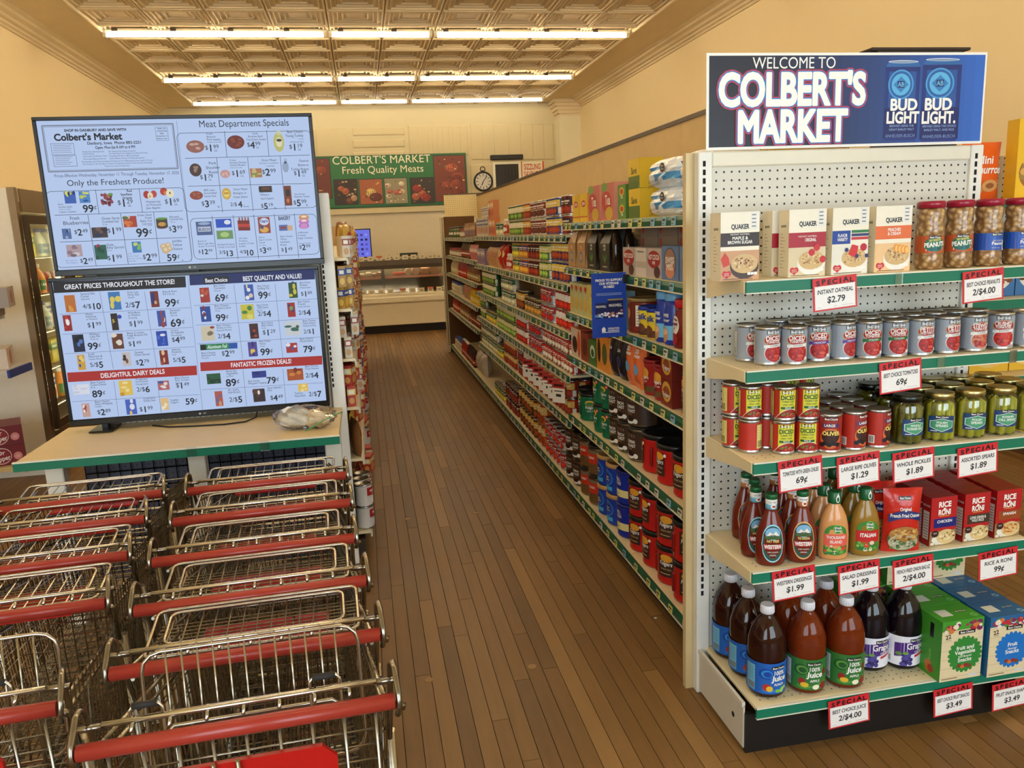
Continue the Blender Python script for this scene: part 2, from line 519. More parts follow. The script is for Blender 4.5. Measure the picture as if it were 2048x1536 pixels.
def plank_faces(mb, L, t, x0=0., y0=None):
    y0 = -L/2 if y0 is None else y0
    n0 = len(mb.f)
    e = .00035; h = .0
    x1 = x0+PW-e; x0 = x0+e; ya, yb = y0+e, y0+L-e; b = .0008
    V = [(x0, ya, -.012), (x1, ya, -.012), (x1, yb, -.012), (x0, yb, -.012), (x0+b, ya+b, h), (x1-b, ya+b, h), (x1-b, yb-b, h), (x0+b, yb-b, h)]
    mb.idx(V, [(0,1,5,4),(1,2,6,5),(2,3,7,6),(3,0,4,7),(4,5,6,7)])
    for k in range(n0, len(mb.f)): mb.c[k] = (t, t, t, 1)
for p in planks[:300]:
    mb = MB('plank'); plank_faces(mb, p[2]-p[1], p[3], -PW/2)
    mb.build('plank', fl, (p[0]+PW/2, (p[1]+p[2])/2, 0))
mb = MB('plank')
for p in planks[300:]: plank_faces(mb, p[2]-p[1], p[3], p[0], p[1])
mb.build('floor_strips', fl, kind='stuff')
# round wooden plugs let into the boards
for px_, py_ in ((1064, 1333), (858, 1360), (950, 1026), (815, 1038)):
    q = at(px_, py_, 2, 0)
    mb = MB('plank'); mb.lathe([(.017, -.004), (.017, .0008), (.015, .0012)], 14)
    mb.c = [(.85, .85, .85, 1)]*len(mb.c); mb.build('plug', fl, (q.x, q.y, 0))

# ---- ceiling: pressed tin panels between plain borders
ce = structure(MB('tin_ceiling', CEILC).box(XL, XR, YF, YB, ZC+.012, ZC+.05).build('ceiling'))
TS = .612; TX0 = -2.63
def tin_tile():
    mb = MB('tin_ceiling', CEILC); h = TS/2
    rings = [(h-.001, -.022), (h-.009, -.046), (h-.020, -.046), (h-.026, -.032), (h-.050, -.032), (h-.054, -.042), (h-.064, -.042), (h-.070, -.022), (h-.098, -.021), (h-.103, -.030),
             (h-.112, -.030), (h-.118, -.008), (h-.152, -.007), (h-.158, -.020), (h-.172, -.020), (h-.180, -.004), (h-.205, -.003), (h-.210, -.012)]
    V = []
    for (a, z) in rings: V += [(-a, -a, z), (a, -a, z), (a, a, z), (-a, a, z)]
    Fc = []
    for j in range(len(rings)-1):
        for i in range(4):
            k = (i+1) % 4; Fc.append((4*j+k, 4*j+i, 4*j+4+i, 4*j+4+k))
    j = 4*(len(rings)-1); Fc.append((j+3, j+2, j+1, j))
    mb.idx(V, Fc)
    return mb.mesh('tin_panel')
tm = tin_tile()
for j in range(29):
    for i in range(10):
        link('tin_panel', tm, ce, (TX0+TS*(i+.5), YB-.02-TS*(j+.5), ZC))
mb = MB('tin_ceiling', CEILC)
for (a, b_) in ((XL, TX0), (TX0+10*TS, XR)): mb.box(a, b_, YF, YB, ZC-.042, ZC+.012)
mb.build('plain_border', ce)
for xb in (TX0, TX0+10*TS):
    MB('tin_ceiling', CEILC).tube([(xb, YF, ZC-.046), (xb, YB, ZC-.046)], .020, 8).build('border_bead', ce)
MB('tin_ceiling', (186, 170, 138)).box(XL, XR, YB-.04, YB, ZC-.05, ZC).build('border_bead', ce)

# ---- walls
structure(MB('wall', WALLC).box(XL-.2, XL, YF, YB, 0, ZC).build('wall_left'))
structure(MB('wall', WALLC).box(XR, XR+.2, YF, YB, 0, ZC).build('wall_right'))
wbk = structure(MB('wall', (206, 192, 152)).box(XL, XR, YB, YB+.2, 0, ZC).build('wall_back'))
mb = MB('wall', WALLC)
for x0, x1, z0, z1 in ((XL, XR, 0, .7), (XL, XR, 3.0, ZC), (XL, -3.2, .7, 3.), (-.3, 1.0, .7, 3.), (3.9, XR, .7, 3.)): mb.box(x0, x1, YF-.15, YF, z0, z1)
structure(mb.build('wall_front'))
for n, xc in ((1, -1.75), (2, 2.45)):
    w = structure(thing('window_%d' % n, (xc, YF, .7)))
    mb = MB('paint', (230, 228, 220))
    for x in (-1.45, -.02, 1.41): mb.box(x, x+.04, -.1, -.04, 0, 2.3)
    for z in (0, 2.26): mb.box(-1.45, 1.45, -.1, -.04, z, z+.04)
    mb.build('window_frame', w)
    for x in (-1.41, .02): MB('glass').box(x, x+1.39, -.075, -.068, .04, 2.26).build('pane', w)
def cornice(side):
    w = XL if side < 0 else XR
    pr = [(0, 3.80), (.02, 3.80), (.02, 3.825), (.045, 3.835), (.05, 3.855), (.085, 3.865), (.10, 3.89), (.15, 3.905), (.165, 3.925), (.205, 3.935), (.215, 3.955), (.24, 3.958), (.24, ZC), (0, ZC)]
    pr = [(w - side*a, z) for a, z in pr]
    return structure(MB('tin_ceiling', CEILC).prism(pr, 1, YF, YB).build('trim_1' if side < 0 else 'trim_2'))
cornice(-1); cornice(1)
# pilaster in the back right corner with its moulded cap
p = structure(MB('wall', (232, 222, 186)).box(3.80, XR, 14.86, YB, 0, 3.66).build('trim_3'))
mb = MB('tin_ceiling', CEILC)
for k, (g, z0, z1) in enumerate(((.0, 3.66, 3.70), (.03, 3.70, 3.76), (.06, 3.76, 3.82), (.10, 3.82, 3.88), (.14, 3.88, 3.94), (.16, 3.94, ZC))): mb.box(3.80-g, XR, 14.86-g, YB, z0, z1)
mb.build('moulded_cap', p)
# tin panels on the back wall: upright and lying ones, each a little proud
def bpanel(px0, px1, py0, py1):
    a = at(px0, py1, 1, YB); b = at(px1, py0, 1, YB)
    mb = MB('wall', (208, 192, 150))
    x0, x1, z0, z1 = a.x, b.x, a.z, b.z; g = .022
    V = [(x0, YB, z0), (x1, YB, z0), (x1, YB, z1), (x0, YB, z1), (x0+g, YB-.016, z0+g), (x1-g, YB-.016, z0+g), (x1-g, YB-.016, z1-g), (x0+g, YB-.016, z1-g)]
    mb.idx(V, [(4,5,6,7),(0,1,5,4),(1,2,6,5),(2,3,7,6),(3,0,4,7)])
    mb.build('wall_panel', wbk)
zx = lambda v: 620+v/4.096
zy = lambda v: 220+v/4.096
vs = [60, 150, 215, 300]
for i in range(3): bpanel(zx(vs[i]), zx(vs[i+1]), zy(142), zy(392))
for y0, y1 in ((135, 215), (235, 315), (335, 395)): bpanel(zx(350), zx(775), zy(y0), zy(y1))
vs = [815, 885, 915, 970, 1000, 1045, 1085, 1140, 1170, 1230, 1290]
for i in range(10): bpanel(zx(vs[i]), zx(vs[i+1]), zy(122), zy(372))
vs = [1320, 1412, 1507, 1625, 1725, 1825, 1915, 1995]
for i in range(7): bpanel(zx(vs[i]), zx(vs[i+1]), zy(112), zy(412))
for i in range(7): bpanel(zx(vs[i]), zx(vs[i+1]), zy(440), zy(700))
for i in range(8): bpanel(zx(-560+76*i), zx(-560+76*(i+1)), zy(150), zy(395))
structure(MB('wall', (216, 202, 164)).box(-1.6, 1.92, YB-.09, YB, 2.02, 2.12).build('trim_4'))
structure(MB('paint', (222, 210, 182)).box(-1.6, 1.92, YB-.02, YB, 0, 2.02).build('wall_back_lower_panel'))
# baseboards
structure(MB('paint', (96, 70, 45)).box(XL, XL+.02, YF, YB, 0, .14).build('baseboard_left'))
structure(MB('paint', (96, 70, 45)).box(XR-.02, XR, YF, YB, 0, .14).build('baseboard_right'))

# ---- fluorescent strips: rows of an eight, a four and an eight foot tube
def strip_light(x0, L, y, label, cool=False, group=None):
    t = thing('fluorescent_light', (x0, y, 3.962), 0, label, 'ceiling light', group)
    hz = -.036
    mb = MB('paint', (226, 218, 196)); mb.prism([(-.05, 0), (.05, 0), (.055, hz+.015), (.03, hz), (-.03, hz), (-.055, hz+.015)], 0, .005, L-.005); mb.build('housing', t)
    MB('cool_tube' if cool else 'tube').tube([(.05, 0, hz-.024), (L-.05, 0, hz-.024)], .019, 12, caps=True).build('tube', t)
    for x in (.03, L-.03):
        mb = MB('plastic', (214, 200, 170)); mb.bbox(x-.02, x+.02, -.022, .022, hz-.05, hz+.002, .004); mb.build('socket', t)
    for k in range(int(L/TS)+1):
        x = .15+k*TS
        if x < L-.05: MB('paint', (60, 50, 38)).box(x-.03, x+.03, -.058, -.05, -.03, -.002).build('bracket', t)
rows = [(9.91, 'nearest visible row'), (12.56, 'middle row'), (14.60, 'row nearest the back wall')]
segs = [(-2.64, 2.44, 'left eight-foot'), (-.2, 1.22, 'short middle'), (1.02, 2.44, 'right eight-foot')]
for j, (y, rn) in enumerate(rows):
    for x0, L, sn in segs:
        strip_light(x0, L, y, '%s fluorescent tube of the %s on the tin ceiling' % (sn, rn), j == 2, 'fluorescent ceiling tubes')
for y in (7.25, 4.6, 1.9):
    for x0, L, sn in segs:
        strip_light(x0, L, y, 'fluorescent tube on the tin ceiling over the front of the shop', False, 'fluorescent tubes above the camera')
# ============================================================ BACK OF THE SHOP
def homog(quad, w, h):
    """photo quad (TL, TR, BR, BL) of a flat print -> (u, v) in metres, v up from the bottom edge"""
    A = []; B = []
    for (x, y), (u, v) in zip(quad, ((0, h), (w, h), (w, 0), (0, 0))):
        A.append([x, y, 1, 0, 0, 0, -u*x, -u*y]); B.append(u)
        A.append([0, 0, 0, x, y, 1, -v*x, -v*y]); B.append(v)
    q = np.linalg.solve(np.array(A, float), np.array(B, float))
    def f(x, y):
        d = q[6]*x + q[7]*y + 1
        return ((q[0]*x+q[1]*y+q[2])/d, (q[3]*x+q[4]*y+q[5])/d)
    return f

# ---- green meat banner hung on the back wall (photo crop 620,220 at 4.096x)
bw, bh = 3.06, .93
t = thing('meat_banner', (-1.02, YB-.10, 2.13), 0, 'green banner advertising fresh meats with grill photos, on the back wall', 'banner')
MB('print', (28, 92, 44)).box(0, bw, 0, .008, 0, bh).build('cloth', t)
H = homog([(-122, 408), (1275, 366), (1290, 745), (-100, 800)], bw, bh)
pr = PR('print'); g1 = (36, 110, 56)
pr.rect(.03, .03, bw-.03, bh-.03, g1)
rr = random.Random(5)
def meat_photo(x0, y0, x1, y1, base, tones, n, s0, s1):
    a = H(x0, y1); b = H(x1, y0)
    pr.rect(a[0]-.012, a[1]-.012, b[0]+.012, b[1]+.012, (20, 46, 26)); pr.rect(a[0], a[1], b[0], b[1], base)
    w_, h_ = b[0]-a[0], b[1]-a[1]
    for k in range(n):                       # steaks and chops with grill marks
        s = rr.uniform(s0, s1); sx = s*rr.uniform(1.0, 1.5); c = rr.choice(tones[:4]); cu = rr.uniform(a[0]+sx, b[0]-sx); cv = rr.uniform(a[1]+s, b[1]-s)
        pr.ell(cu, cv, sx, s, tuple(int(v*.72) for v in c), 14); pr.ell(cu-.08*sx, cv+.1*s, sx*.9, s*.84, c, 14); pr.ell(cu-.25*sx, cv+.3*s, sx*.45, s*.35, tuple(min(255, int(v*1.18)) for v in c), 10)
        for q in range(4): d = (-.5+.33*q)*sx; pr.line((cu+d-.12*sx, cv-.5*s), (cu+d+.12*sx, cv+.5*s), .10*s, (58, 26, 18))
    for k in range(n*2+4):                   # garnish
        s = rr.uniform(.012, .026); pr.ell(rr.uniform(a[0]+s, b[0]-s), rr.uniform(a[1]+s, b[1]-s), s, s*.6, rr.choice(tones[2:]+[(206, 180, 120), (110, 120, 60)]), 8)
T_ = [(150, 66, 38), (176, 84, 50), (120, 48, 28), (196, 120, 70), (90, 36, 22), (222, 168, 96), (70, 30, 18)]
meat_photo(-90, 420, 140, 720, (110, 46, 28), T_, 5, .06, .085)
meat_photo(1020, 385, 1262, 730, (122, 54, 32), T_, 8, .075, .12)
meat_photo(183, 570, 362, 762, (52, 34, 24), [(160, 80, 44), (178, 96, 52), (120, 56, 30), (190, 150, 110)], 4, .045, .065)
meat_photo(392, 566, 572, 755, (168, 92, 50), [(134, 56, 34), (196, 124, 62), (226, 190, 110), (110, 44, 28)], 2, .07, .095)
meat_photo(602, 556, 778, 750, (150, 140, 110), [(176, 70, 58), (214, 190, 160), (190, 100, 80), (230, 214, 180), (140, 52, 44)], 7, .035, .05)
meat_photo(816, 552, 1000, 745, (56, 44, 34), [(166, 78, 48), (150, 44, 30), (120, 58, 36), (184, 96, 60)], 4, .055, .075)
u0, v0 = H(165, 462); u1, _ = H(985, 462)
cr = (240, 232, 200)
pr.text("COLBERT'S MARKET", (u0+u1)/2, v0, .135, cr, st='reg', maxw=u1-u0)
u0, v0 = H(208, 532); u1, _ = H(960, 524)
pr.text('Fresh Quality Meats', (u0+u1)/2, v0, .125, cr, st='reg', maxw=u1-u0)
mb = MB('print'); pr.plane(mb, -.0005); mb.build('printed_face', t)

# ---- wall clock
c = at(966, 363, 1, YB)
t = thing('wall_clock', (c.x, YB, c.z-.18), 0, 'round black pocket-watch style clock on the panelled back wall', 'clock')
mb = MB('paint', (30, 26, 22)); ring = []
mb.lathe([(.185, 0), (.185, .05), (.16, .06), (.15, .045)], 28, capb=True, capt=False); cm = mb
cm.v = [(x, -z, y+.18) for x, y, z in cm.v]; cm.f = [f[::-1] for f in cm.f]; cm.build('case', t)
mb = MB('paint', (30, 26, 22)); mb.tube([(.045*math.cos(a), -.02, .405+.045*math.sin(a)) for a in [k*math.pi/8 for k in range(16)]], .009, 6, closed=True)
mb.box(-.02, .02, -.03, -.01, .355, .385); mb.build('hanging_ring', t)
pr = PR('print'); pr.ell(0, .18, .15, .15, (206, 202, 190), 20)
for k in range(12):
    a = k*math.pi/6; pr.line((.105*math.sin(a), .18+.105*math.cos(a)), (.14*math.sin(a), .18+.14*math.cos(a)), .014, (30, 28, 26))
pr.ell(0, .18, .095, .095, (176, 172, 160), 18); pr.ell(0, .18, .088, .088, (206, 202, 190), 18)
mb = MB('print'); pr.plane(mb, -.046); mb.build('dial', t)
for a, L, w in ((R(38), .12, .014), (R(205), .08, .018)):
    pr = PR('print'); pr.line((0, .18), (L*math.sin(a), .18+L*math.cos(a)), w, (20, 18, 16)); mb = MB('print'); pr.plane(mb, -.049); mb.build('hand', t)

# ---- dark service window with a black valance, and the sizzling savings poster
a = at(992, 384, 1, YB); b = at(1036, 328, 1, YB)
w = structure(thing('window_3', (a.x, YB, a.z)))
dx, dz = b.x-a.x, b.z-a.z
mb = MB('paint', (232, 226, 200))
for r_ in ((-.05, 0, 0, dz), (dx, dx+.05, 0, dz), (-.05, dx+.05, dz, dz+.05), (-.05, dx+.05, -.05, 0)): mb.box(r_[0], r_[1], -.04, 0, r_[2], r_[3])
mb.build('window_frame', w)
MB('plastic', (26, 20, 14)).box(0, dx, -.034, -.03, 0, dz).build('dark_pane', w)
for k in range(7): MB('paint', (44, 34, 24)).box(dx*(k+.4)/7, dx*(k+.55)/7, -.037, -.034, 0, dz).build('bar', w)
MB('paint', (26, 20, 16)).bbox(-.09, dx+.09, -.09, 0, dz+.08, dz+.17, .01).build('valance', w)
a = at(1042, 366, 1, YB); b = at(1087, 322, 1, YB)
t = thing('savings_poster', (a.x, YB-.02, a.z), 0, 'white paper poster reading sizzling savings in red, behind the tan board', 'poster')
W, Hh = b.x-a.x, b.z-a.z
MB('print', (232, 222, 190)).box(0, W, 0, .002, 0, Hh).build('sheet', t)
pr = PR('print')
for u in (0, W-.03): pr.rect(u, .02, u+.03, Hh, (204, 84, 52))
pr.text('SIZZLING', W/2, Hh*.62, .10, (196, 74, 44), maxw=W*.72, st='bold'); pr.text('SAVINGS!', W/2, Hh*.28, .10, (196, 74, 44), maxw=W*.72, st='bold')
mb = MB('print'); pr.plane(mb, -.0005); mb.build('lettering', t)

# ---- meat counter
MY = 13.2
t = thing('meat_counter', (0, MY, 0), 0, 'long white refrigerated meat display counter with glass front at the aisle end', 'counter')
mx0, mx1 = -1.5, 2.5
MB('paint', (24, 18, 16)).box(mx0, mx1, .05, .95, 0, .13).build('kick_plate', t)
MB('paint', (236, 226, 200)).bbox(mx0, mx1, 0, .95, .13, .50, .01).build('lower_body', t)
MB('paint', (240, 232, 208)).prism([(-.02, .50), (-.035, .52), (-.035, .59), (-.02, .61), (.95, .61), (.95, .50)], 0, mx0, mx1).build('bumper_rail', t)
MB('paint', (244, 236, 212)).bbox(mx0, mx1, -.005, .95, .612, .655, .006).build('front_ledge', t)
MB('paint', (150, 132, 104)).box(mx0, mx1, .80, .95, .655, 1.17).build('back_wall', t)
MB('paint', (120, 104, 84)).box(mx0, mx1, .05, .80, .655, .68).build('display_deck', t)
MB('steel', (190, 180, 160)).box(mx0, mx1, .22, .80, .905, .93).build('shelf', t)
MB('plastic', (224, 150, 132)).box(mx0, mx1, .205, .222, .895, .935).build('shelf_edge', t)
MB('steel', (110, 98, 82)).prism([(.10, 1.12), (.10, 1.20), (.95, 1.20), (.95, 1.17), (.16, 1.15)], 0, mx0, mx1).build('canopy', t)
MB('paint', (72, 58, 44)).box(mx0, mx1, .09, .105, 1.06, 1.12).build('canopy_fascia', t)
MB('case_and_fill_lamp').tube([(mx0+.1, .3, 1.135), (mx1-.1, .3, 1.135)], .012, 8).build('case_and_fill_lamp', t)  # unseen strip added under the canopy to brighten the meat display
for x in (-.9, .28, 1.5): MB('steel', (90, 80, 66)).box(x, x+.06, .12, .16, .655, 1.12).build('glass_post', t)
MB('glass').prism([(.03, .656), (.036, .656), (.106, 1.06), (.100, 1.06)], 0, mx0, mx1).build('glass_front', t)
def price_card(x, y, z, red, rz=0, who=''):
    mb = MB('print', (238, 230, 200)); mb.box(-.05, .05, 0, .004, 0, .075)
    pr = PR('print')
    if red: pr.rect(-.05, .05, .05, .078, (226, 110, 92))
    pr.frame(-.045, .005, .045, .07, .004, (190, 160, 96))
    pr.rect(-.032, .044, .032, .05, (60, 50, 40)); pr.rect(-.026, .022, .026, .032, (40, 34, 28)); pr.plane(mb, -.0005)
    link('price_card', mb.mesh('price_card'), None, (x, y, z), rz, 'small %sprice card standing %s' % ('red-topped ' if red else 'white ', who), 'price card', 'price cards on the meat counter')
for k, px_ in enumerate((722, 741, 758.5, 776, 793.5, 810.5, 827.5, 844.5, 861, 878, 894)):
    q = at(px_, 518, 1, MY+.12); price_card(q.x, MY+.12, 1.201, k == 2, 0, 'along the top edge of the meat counter')
for px_, rd in ((868, 0), (887, 0)):
    q = at(px_, 505, 1, MY+.34); price_card(q.x, MY+.34, 1.201, rd, 0, 'on the riser right of the scale')
for k, (px_, rd) in enumerate(((727, 0), (743, 0), (763, 0), (781, 0), (806, 1), (825.5, 0), (843.5, 0), (861.5, 1), (879, 0), (895, 1))):
    q = at(px_, 585, 1, MY+.02); price_card(q.x, MY+.012, .656, rd, 0, 'along the lower ledge of the meat counter')
def meat_roll(px0, px1, r, col, lab, y=.3):
    q = at((px0+px1)/2, 548, 1, MY+y)
    mb = MB('matte', col); mb.lathe([(r*.92, 0), (r, .01), (r, .22), (r*.92, .23)], 18)
    mb.v = [(x, z, yy+r) for x, yy, z in mb.v]; mb.f = [f[::-1] for f in mb.f]
    link('deli_meat', mb.mesh('deli_meat'), None, (q.x, MY+y, .931), 0, lab, 'meat', 'deli meats on the upper counter shelf')
meat_roll(811, 823, .055, (206, 164, 132), 'small pale round deli loaf beside the red platter')
meat_roll(824, 840, .068, (214, 158, 128), 'round pink deli ham in the middle of the counter shelf')
meat_roll(858, 880, .088, (206, 150, 126), 'largest round deli ham at the right of the counter shelf')
q = at(850, 548, 1, MY+.3)
mb = MB('matte', (198, 148, 120)); mb.bbox(-.07, .07, 0, .2, 0, .12, .02); link('deli_meat', mb.mesh('deli_meat'), None, (q.x, MY+.3, .931), 0, 'square pressed deli loaf between two round hams', 'meat', 'deli meats on the upper counter shelf')
q = at(893, 548, 1, MY+.3)
mb = MB('matte', (222, 178, 112)); mb.bbox(-.06, .06, 0, .2, 0, .10, .015); link('cheese_block', mb.mesh('cheese_block'), None, (q.x, MY+.3, .931), 0, 'yellow cheese block at the right end of the counter shelf', 'cheese')
q = at(798, 547, 1, MY+.3)
mb = MB('plastic', (226, 106, 88)); mb.lathe([(.05, 0), (.105, .02), (.11, .055), (.1, .06)], 20); link('platter', mb.mesh('platter'), None, (q.x, MY+.4, .931), 0, 'round red platter on the upper counter shelf', 'platter')
for k, px_ in enumerate((724, 737, 748, 760)):
    q = at(px_, 550, 1, MY+.35)
    mb = MB('foil', ((176, 150, 122), (196, 168, 140), (160, 118, 92), (178, 128, 104))[k]); mb.bbox(-.055, .055, -.05, .05, 0, .07+.015*(k % 2), .02)
    link('wrapped_meat', mb.mesh('wrapped_meat'), None, (q.x, MY+.36, .931), 0, ('leftmost wrapped tan meat parcel', 'second wrapped pale meat parcel', 'third wrapped brown meat parcel', 'wrapped pink meat parcel nearest the shelf post')[k]+' on the counter shelf', 'meat', 'wrapped meat parcels')
# small monitor on the counter
a = at(700, 508, 1, MY+.35); b = at(741, 457, 1, MY+.35)
t = thing('counter_monitor', ((a.x+b.x)/2+.0, MY+.35, 1.201), 0, 'small upright monitor with blue flyer screen on the meat counter', 'monitor')
W = .36; z0 = .05; z1 = b.z-1.20
MB('plastic', (22, 20, 22)).bbox(-W/2, W/2, 0, .04, z0, z1, .004).build('housing', t)
for s in (-1, 1):
    mb = MB('plastic', (22, 20, 22)); mb.tube([(s*.12, .02, z0+.02), (s*.14, -.05, .004)], .008, 6); mb.tube([(s*.12, .02, z0+.02), (s*.14, .09, .004)], .008, 6); mb.build('foot', t)
pr = PR('screen'); pr.rect(-W/2+.018, z0+.018, W/2-.018, z1-.018, (112, 118, 236))
for i in range(4):
    for j in range(5): pr.rect(-.145+.075*i, z0+.05+.078*j, -.105+.075*i, z0+.085+.078*j, rr.choice(((60, 60, 150), (30, 30, 70), (90, 80, 190), (150, 150, 245))))
mb = MB('screen'); pr.plane(mb, -.0005); mb.build('screen', t)
# scale
q = at(817, 503, 1, MY+.45)
t = thing('counter_scale', (q.x, MY+.45, 1.201), 0, 'flat grey deli scale with dark display standing on the meat counter', 'scale')
MB('steel', (190, 180, 160)).bbox(-.18, .18, -.02, .2, 0, .03, .006).build('base', t)
MB('paint', (214, 204, 180)).bbox(-.19, .19, 0, .05, .03, .115, .008).build('display_housing', t)
MB('plastic', (46, 48, 40)).box(-.15, .15, -.004, 0, .045, .10).build('display', t)
q = at(778, 508, 1, MY+.2)
t = thing('wire_ornament', (q.x, MY+.2, 1.201), 0, 'small dark twisted wire card holder on the counter top', 'holder')
mb = MB('metal', (60, 48, 36)); mb.lathe([(.045, 0), (.045, .008)], 12); mb.build('base', t)
mb = MB('metal', (60, 48, 36))
for k in range(5): a_ = k*2*math.pi/5; mb.tube([(0, 0, .0), (.04*math.cos(a_), .02*math.sin(a_), .05), (.05*math.cos(a_), .03*math.sin(a_), .03)], .005, 5)
mb.tube([(0, 0, 0), (0, 0, .085)], .004, 5); mb.build('wires', t)
# ============================================================ SHOPPING CARTS
CHR = (150, 143, 130); CRED = (156, 50, 38)
def rrect(w, y0, y1, z0, z1, r=.03, n=4):
    """rounded loop across the cart: width w, from (y0, z0) to (y1, z1)"""
    pts = []; L = math.hypot(y1-y0, z1-z0); fy, fz = (y1-y0)/L, (z1-z0)/L
    for cx, cl, a0 in ((w/2-r, L-r, 0), (-w/2+r, L-r, 90), (-w/2+r, r, 180), (w/2-r, r, 270)):
        for k in range(n):
            a = R(a0+90*k/(n-1)); x = cx+r*math.cos(a); l = cl+r*math.sin(a)
            pts.append((x, y0+fy*l, z0+fz*l))
    return pts
def cart_parts(nested):
    P = []
    HZ = .92; hw = .214
    mb = MB('plastic', CRED); mb.tube([(-hw, 0, HZ), (hw, 0, HZ)], .0118, 14)
    P.append(('handle', mb.mesh('handle')))
    for s in (-1, 1):
        mb = MB('metal', CHR)
        mb.tube([(s*.217, -.002, HZ-.022), (s*.220, -.009, HZ-.004), (s*.220, -.002, HZ+.012), (s*.218, .024, HZ+.038), (s*.216, .034, HZ+.042), (s*.213, .044, HZ+.034), (s*.210, .052, HZ-.02), (s*.205, .09, HZ-.12)], .0046, 7)
        mb.tube([(s*.212, 0, HZ-.006), (s*.228, 0, HZ-.012)], .006, 8); mb.tube([(s*.19, .034, HZ+.014), (s*.224, .034, HZ+.014)], .0052, 6)
        P.append(('handle_bracket', mb.mesh('handle_bracket')))
    mb = MB('metal', (206, 200, 186)); mb.tube([(-.19, .034, HZ+.016), (.19, .034, HZ+.016)], .0044, 7); mb.tube([(-.17, .052, HZ+.008), (.17, .052, HZ+.008)], .0032, 6)
    for k in range(7): mb.tube([(-.15+.05*k, .040, HZ+.018), (-.15+.05*k, .02, HZ+.006)], .003, 5)
    P.append(('rear_rail', mb.mesh('rear_rail')))
    # basket: rear opening y .06, nose y .80; wider and deeper at the rear
    def sx(y): return .20-.055*(y-.06)/.74
    def zt(y): return .895-.165*(y-.06)/.74
    def zb(y): return .42+.10*(y-.06)/.74
    for s in (-1, 1):
        mb = MB('metal', CHR)
        for dz in (0, -.022): mb.tube([(s*sx(.06), .06, zt(.06)+dz), (s*sx(.8), .80, zt(.8)+dz)], .0036, 6)
        for j in range(1, 8):
            f = j/8; mb.tube([(s*(sx(.06)-.02*f), .06, zt(.06)*(1-f)+zb(.06)*f), (s*(sx(.8)-.02*f), .80, zt(.8)*(1-f)+zb(.8)*f)], .0016, 4, caps=False)
        for k in range(27):
            y = .07+.72*k/26; mb.tube([(s*(sx(y)+.004), y, zt(y)+.008), (s*(sx(y)-.02), y, zb(y))], .0015, 4, caps=False)
        P.append(('side_grid', mb.mesh('side_grid')))
    mb = MB('metal', CHR)
    for k in range(19):
        f = -1+2*k/18; mb.tube([(f*(sx(.06)-.02), .06, zb(.06)), (f*(sx(.8)-.02), .80, zb(.8))], .0016, 4, caps=False)
    for k in range(24):
        y = .07+.72*k/23; w = sx(y)-.02; mb.tube([(-w, y, zb(y)), (w, y, zb(y))], .0018, 4, caps=False)
    P.append(('floor_grid', mb.mesh('floor_grid')))
    mb = MB('metal', CHR); w = sx(.8)
    mb.tube([(-w, .80, zb(.8)), (-w, .80, zt(.8)), (w, .80, zt(.8)), (w, .80, zb(.8))], .0036, 6)
    for k in range(1, 11): x = -w+2*w*k/11; mb.tube([(x, .80, zt(.8)), (x*.9, .80, zb(.8))], .0016, 4, caps=False)
    for k in range(7): f = k/6; z = zt(.8)*(1-f)+zb(.8)*f; mb.tube([(-w, .80, z), (w, .80, z)], .0016, 4, caps=False)
    P.append(('nose_grid', mb.mesh('nose_grid')))
    # child seat and rear gate: folded flat when another cart is pushed in, standing when not
    mb = MB('metal', (188, 180, 164))
    if nested:
        mb.tube(rrect(.36, .062, .205, .905, .922, .016), .0034, 6, closed=True)
        mb.tube(rrect(.31, .098, .19, .908, .922, .016), .0030, 6, closed=True)
        for k in range(13): x = -.15+.025*k; mb.tube([(x, .058, .907), (x, .210, .918)], .0015, 4, caps=False)
        P.append(('seat_gate', mb.mesh('seat_gate')))
        mb = MB('metal', CHR)
        for k in range(11): mb.tube([(-.182, .068+.015*k, .888-.0004*k), (.182, .068+.015*k, .888-.0004*k)], .0015, 4, caps=False)
        for x in (-.172, .172, -.06, .06): mb.tube([(x, .07, .886), (x, .225, .882)], .0024, 5)
        P.append(('seat_grid', mb.mesh('seat_grid')))
        mb = MB('plastic', (186, 30, 24)); mb.bbox(-.105, .125, .085, .215, .866, .872, .002); P.append(('seat_flap', mb.mesh('seat_flap')))
    else:
        mb.tube(rrect(.335, .150, .175, .745, .962, .03), .0034, 6, closed=True)
        for k in range(1, 13): x = -.155+.31*k/13; mb.tube([(x, .150, .748), (x, .177, .968)], .0019, 5)
        mb.tube([(-.135, .135, .74), (-.135, .13, .845), (-.12, .128, .86), (.12, .128, .86), (.135, .13, .845), (.135, .135, .74)], .0036, 6)
        P.append(('seat_back', mb.mesh('seat_back')))
        mb = MB('metal', CHR)
        for k in range(15): z = .50+.026*k; mb.tube([(-.185, .045-.02*k/15, z), (.185, .045-.02*k/15, z)], .0019, 5)
        for k in range(9): x = -.185+.37*k/8; mb.tube([(x, .045, .50), (x, .022, .90)], .0028, 5)
        P.append(('rear_gate', mb.mesh('rear_gate')))
        mb = MB('plastic', (176, 24, 18)); mb.prism([(-.10, .66), (-.125, .70), (-.125, .84), (-.105, .862), (.105, .862), (.125, .84), (.125, .70), (.10, .66)], 1, -.004, .004)
        mb.v = [(x, y+.012-(z-.86)*.10, z) for x, y, z in mb.v]
        fl_ = mb.mesh('seat_flap'); sub = []
        mb = MB('metal', (150, 140, 124))
        for x in (-.045, -.012): mb.tube([(x, .0, .868), (x, .028, .66)], .0035, 5)
        P.append(('seat_flap', fl_, [('flap_wire', mb.mesh('flap_wire'))]))
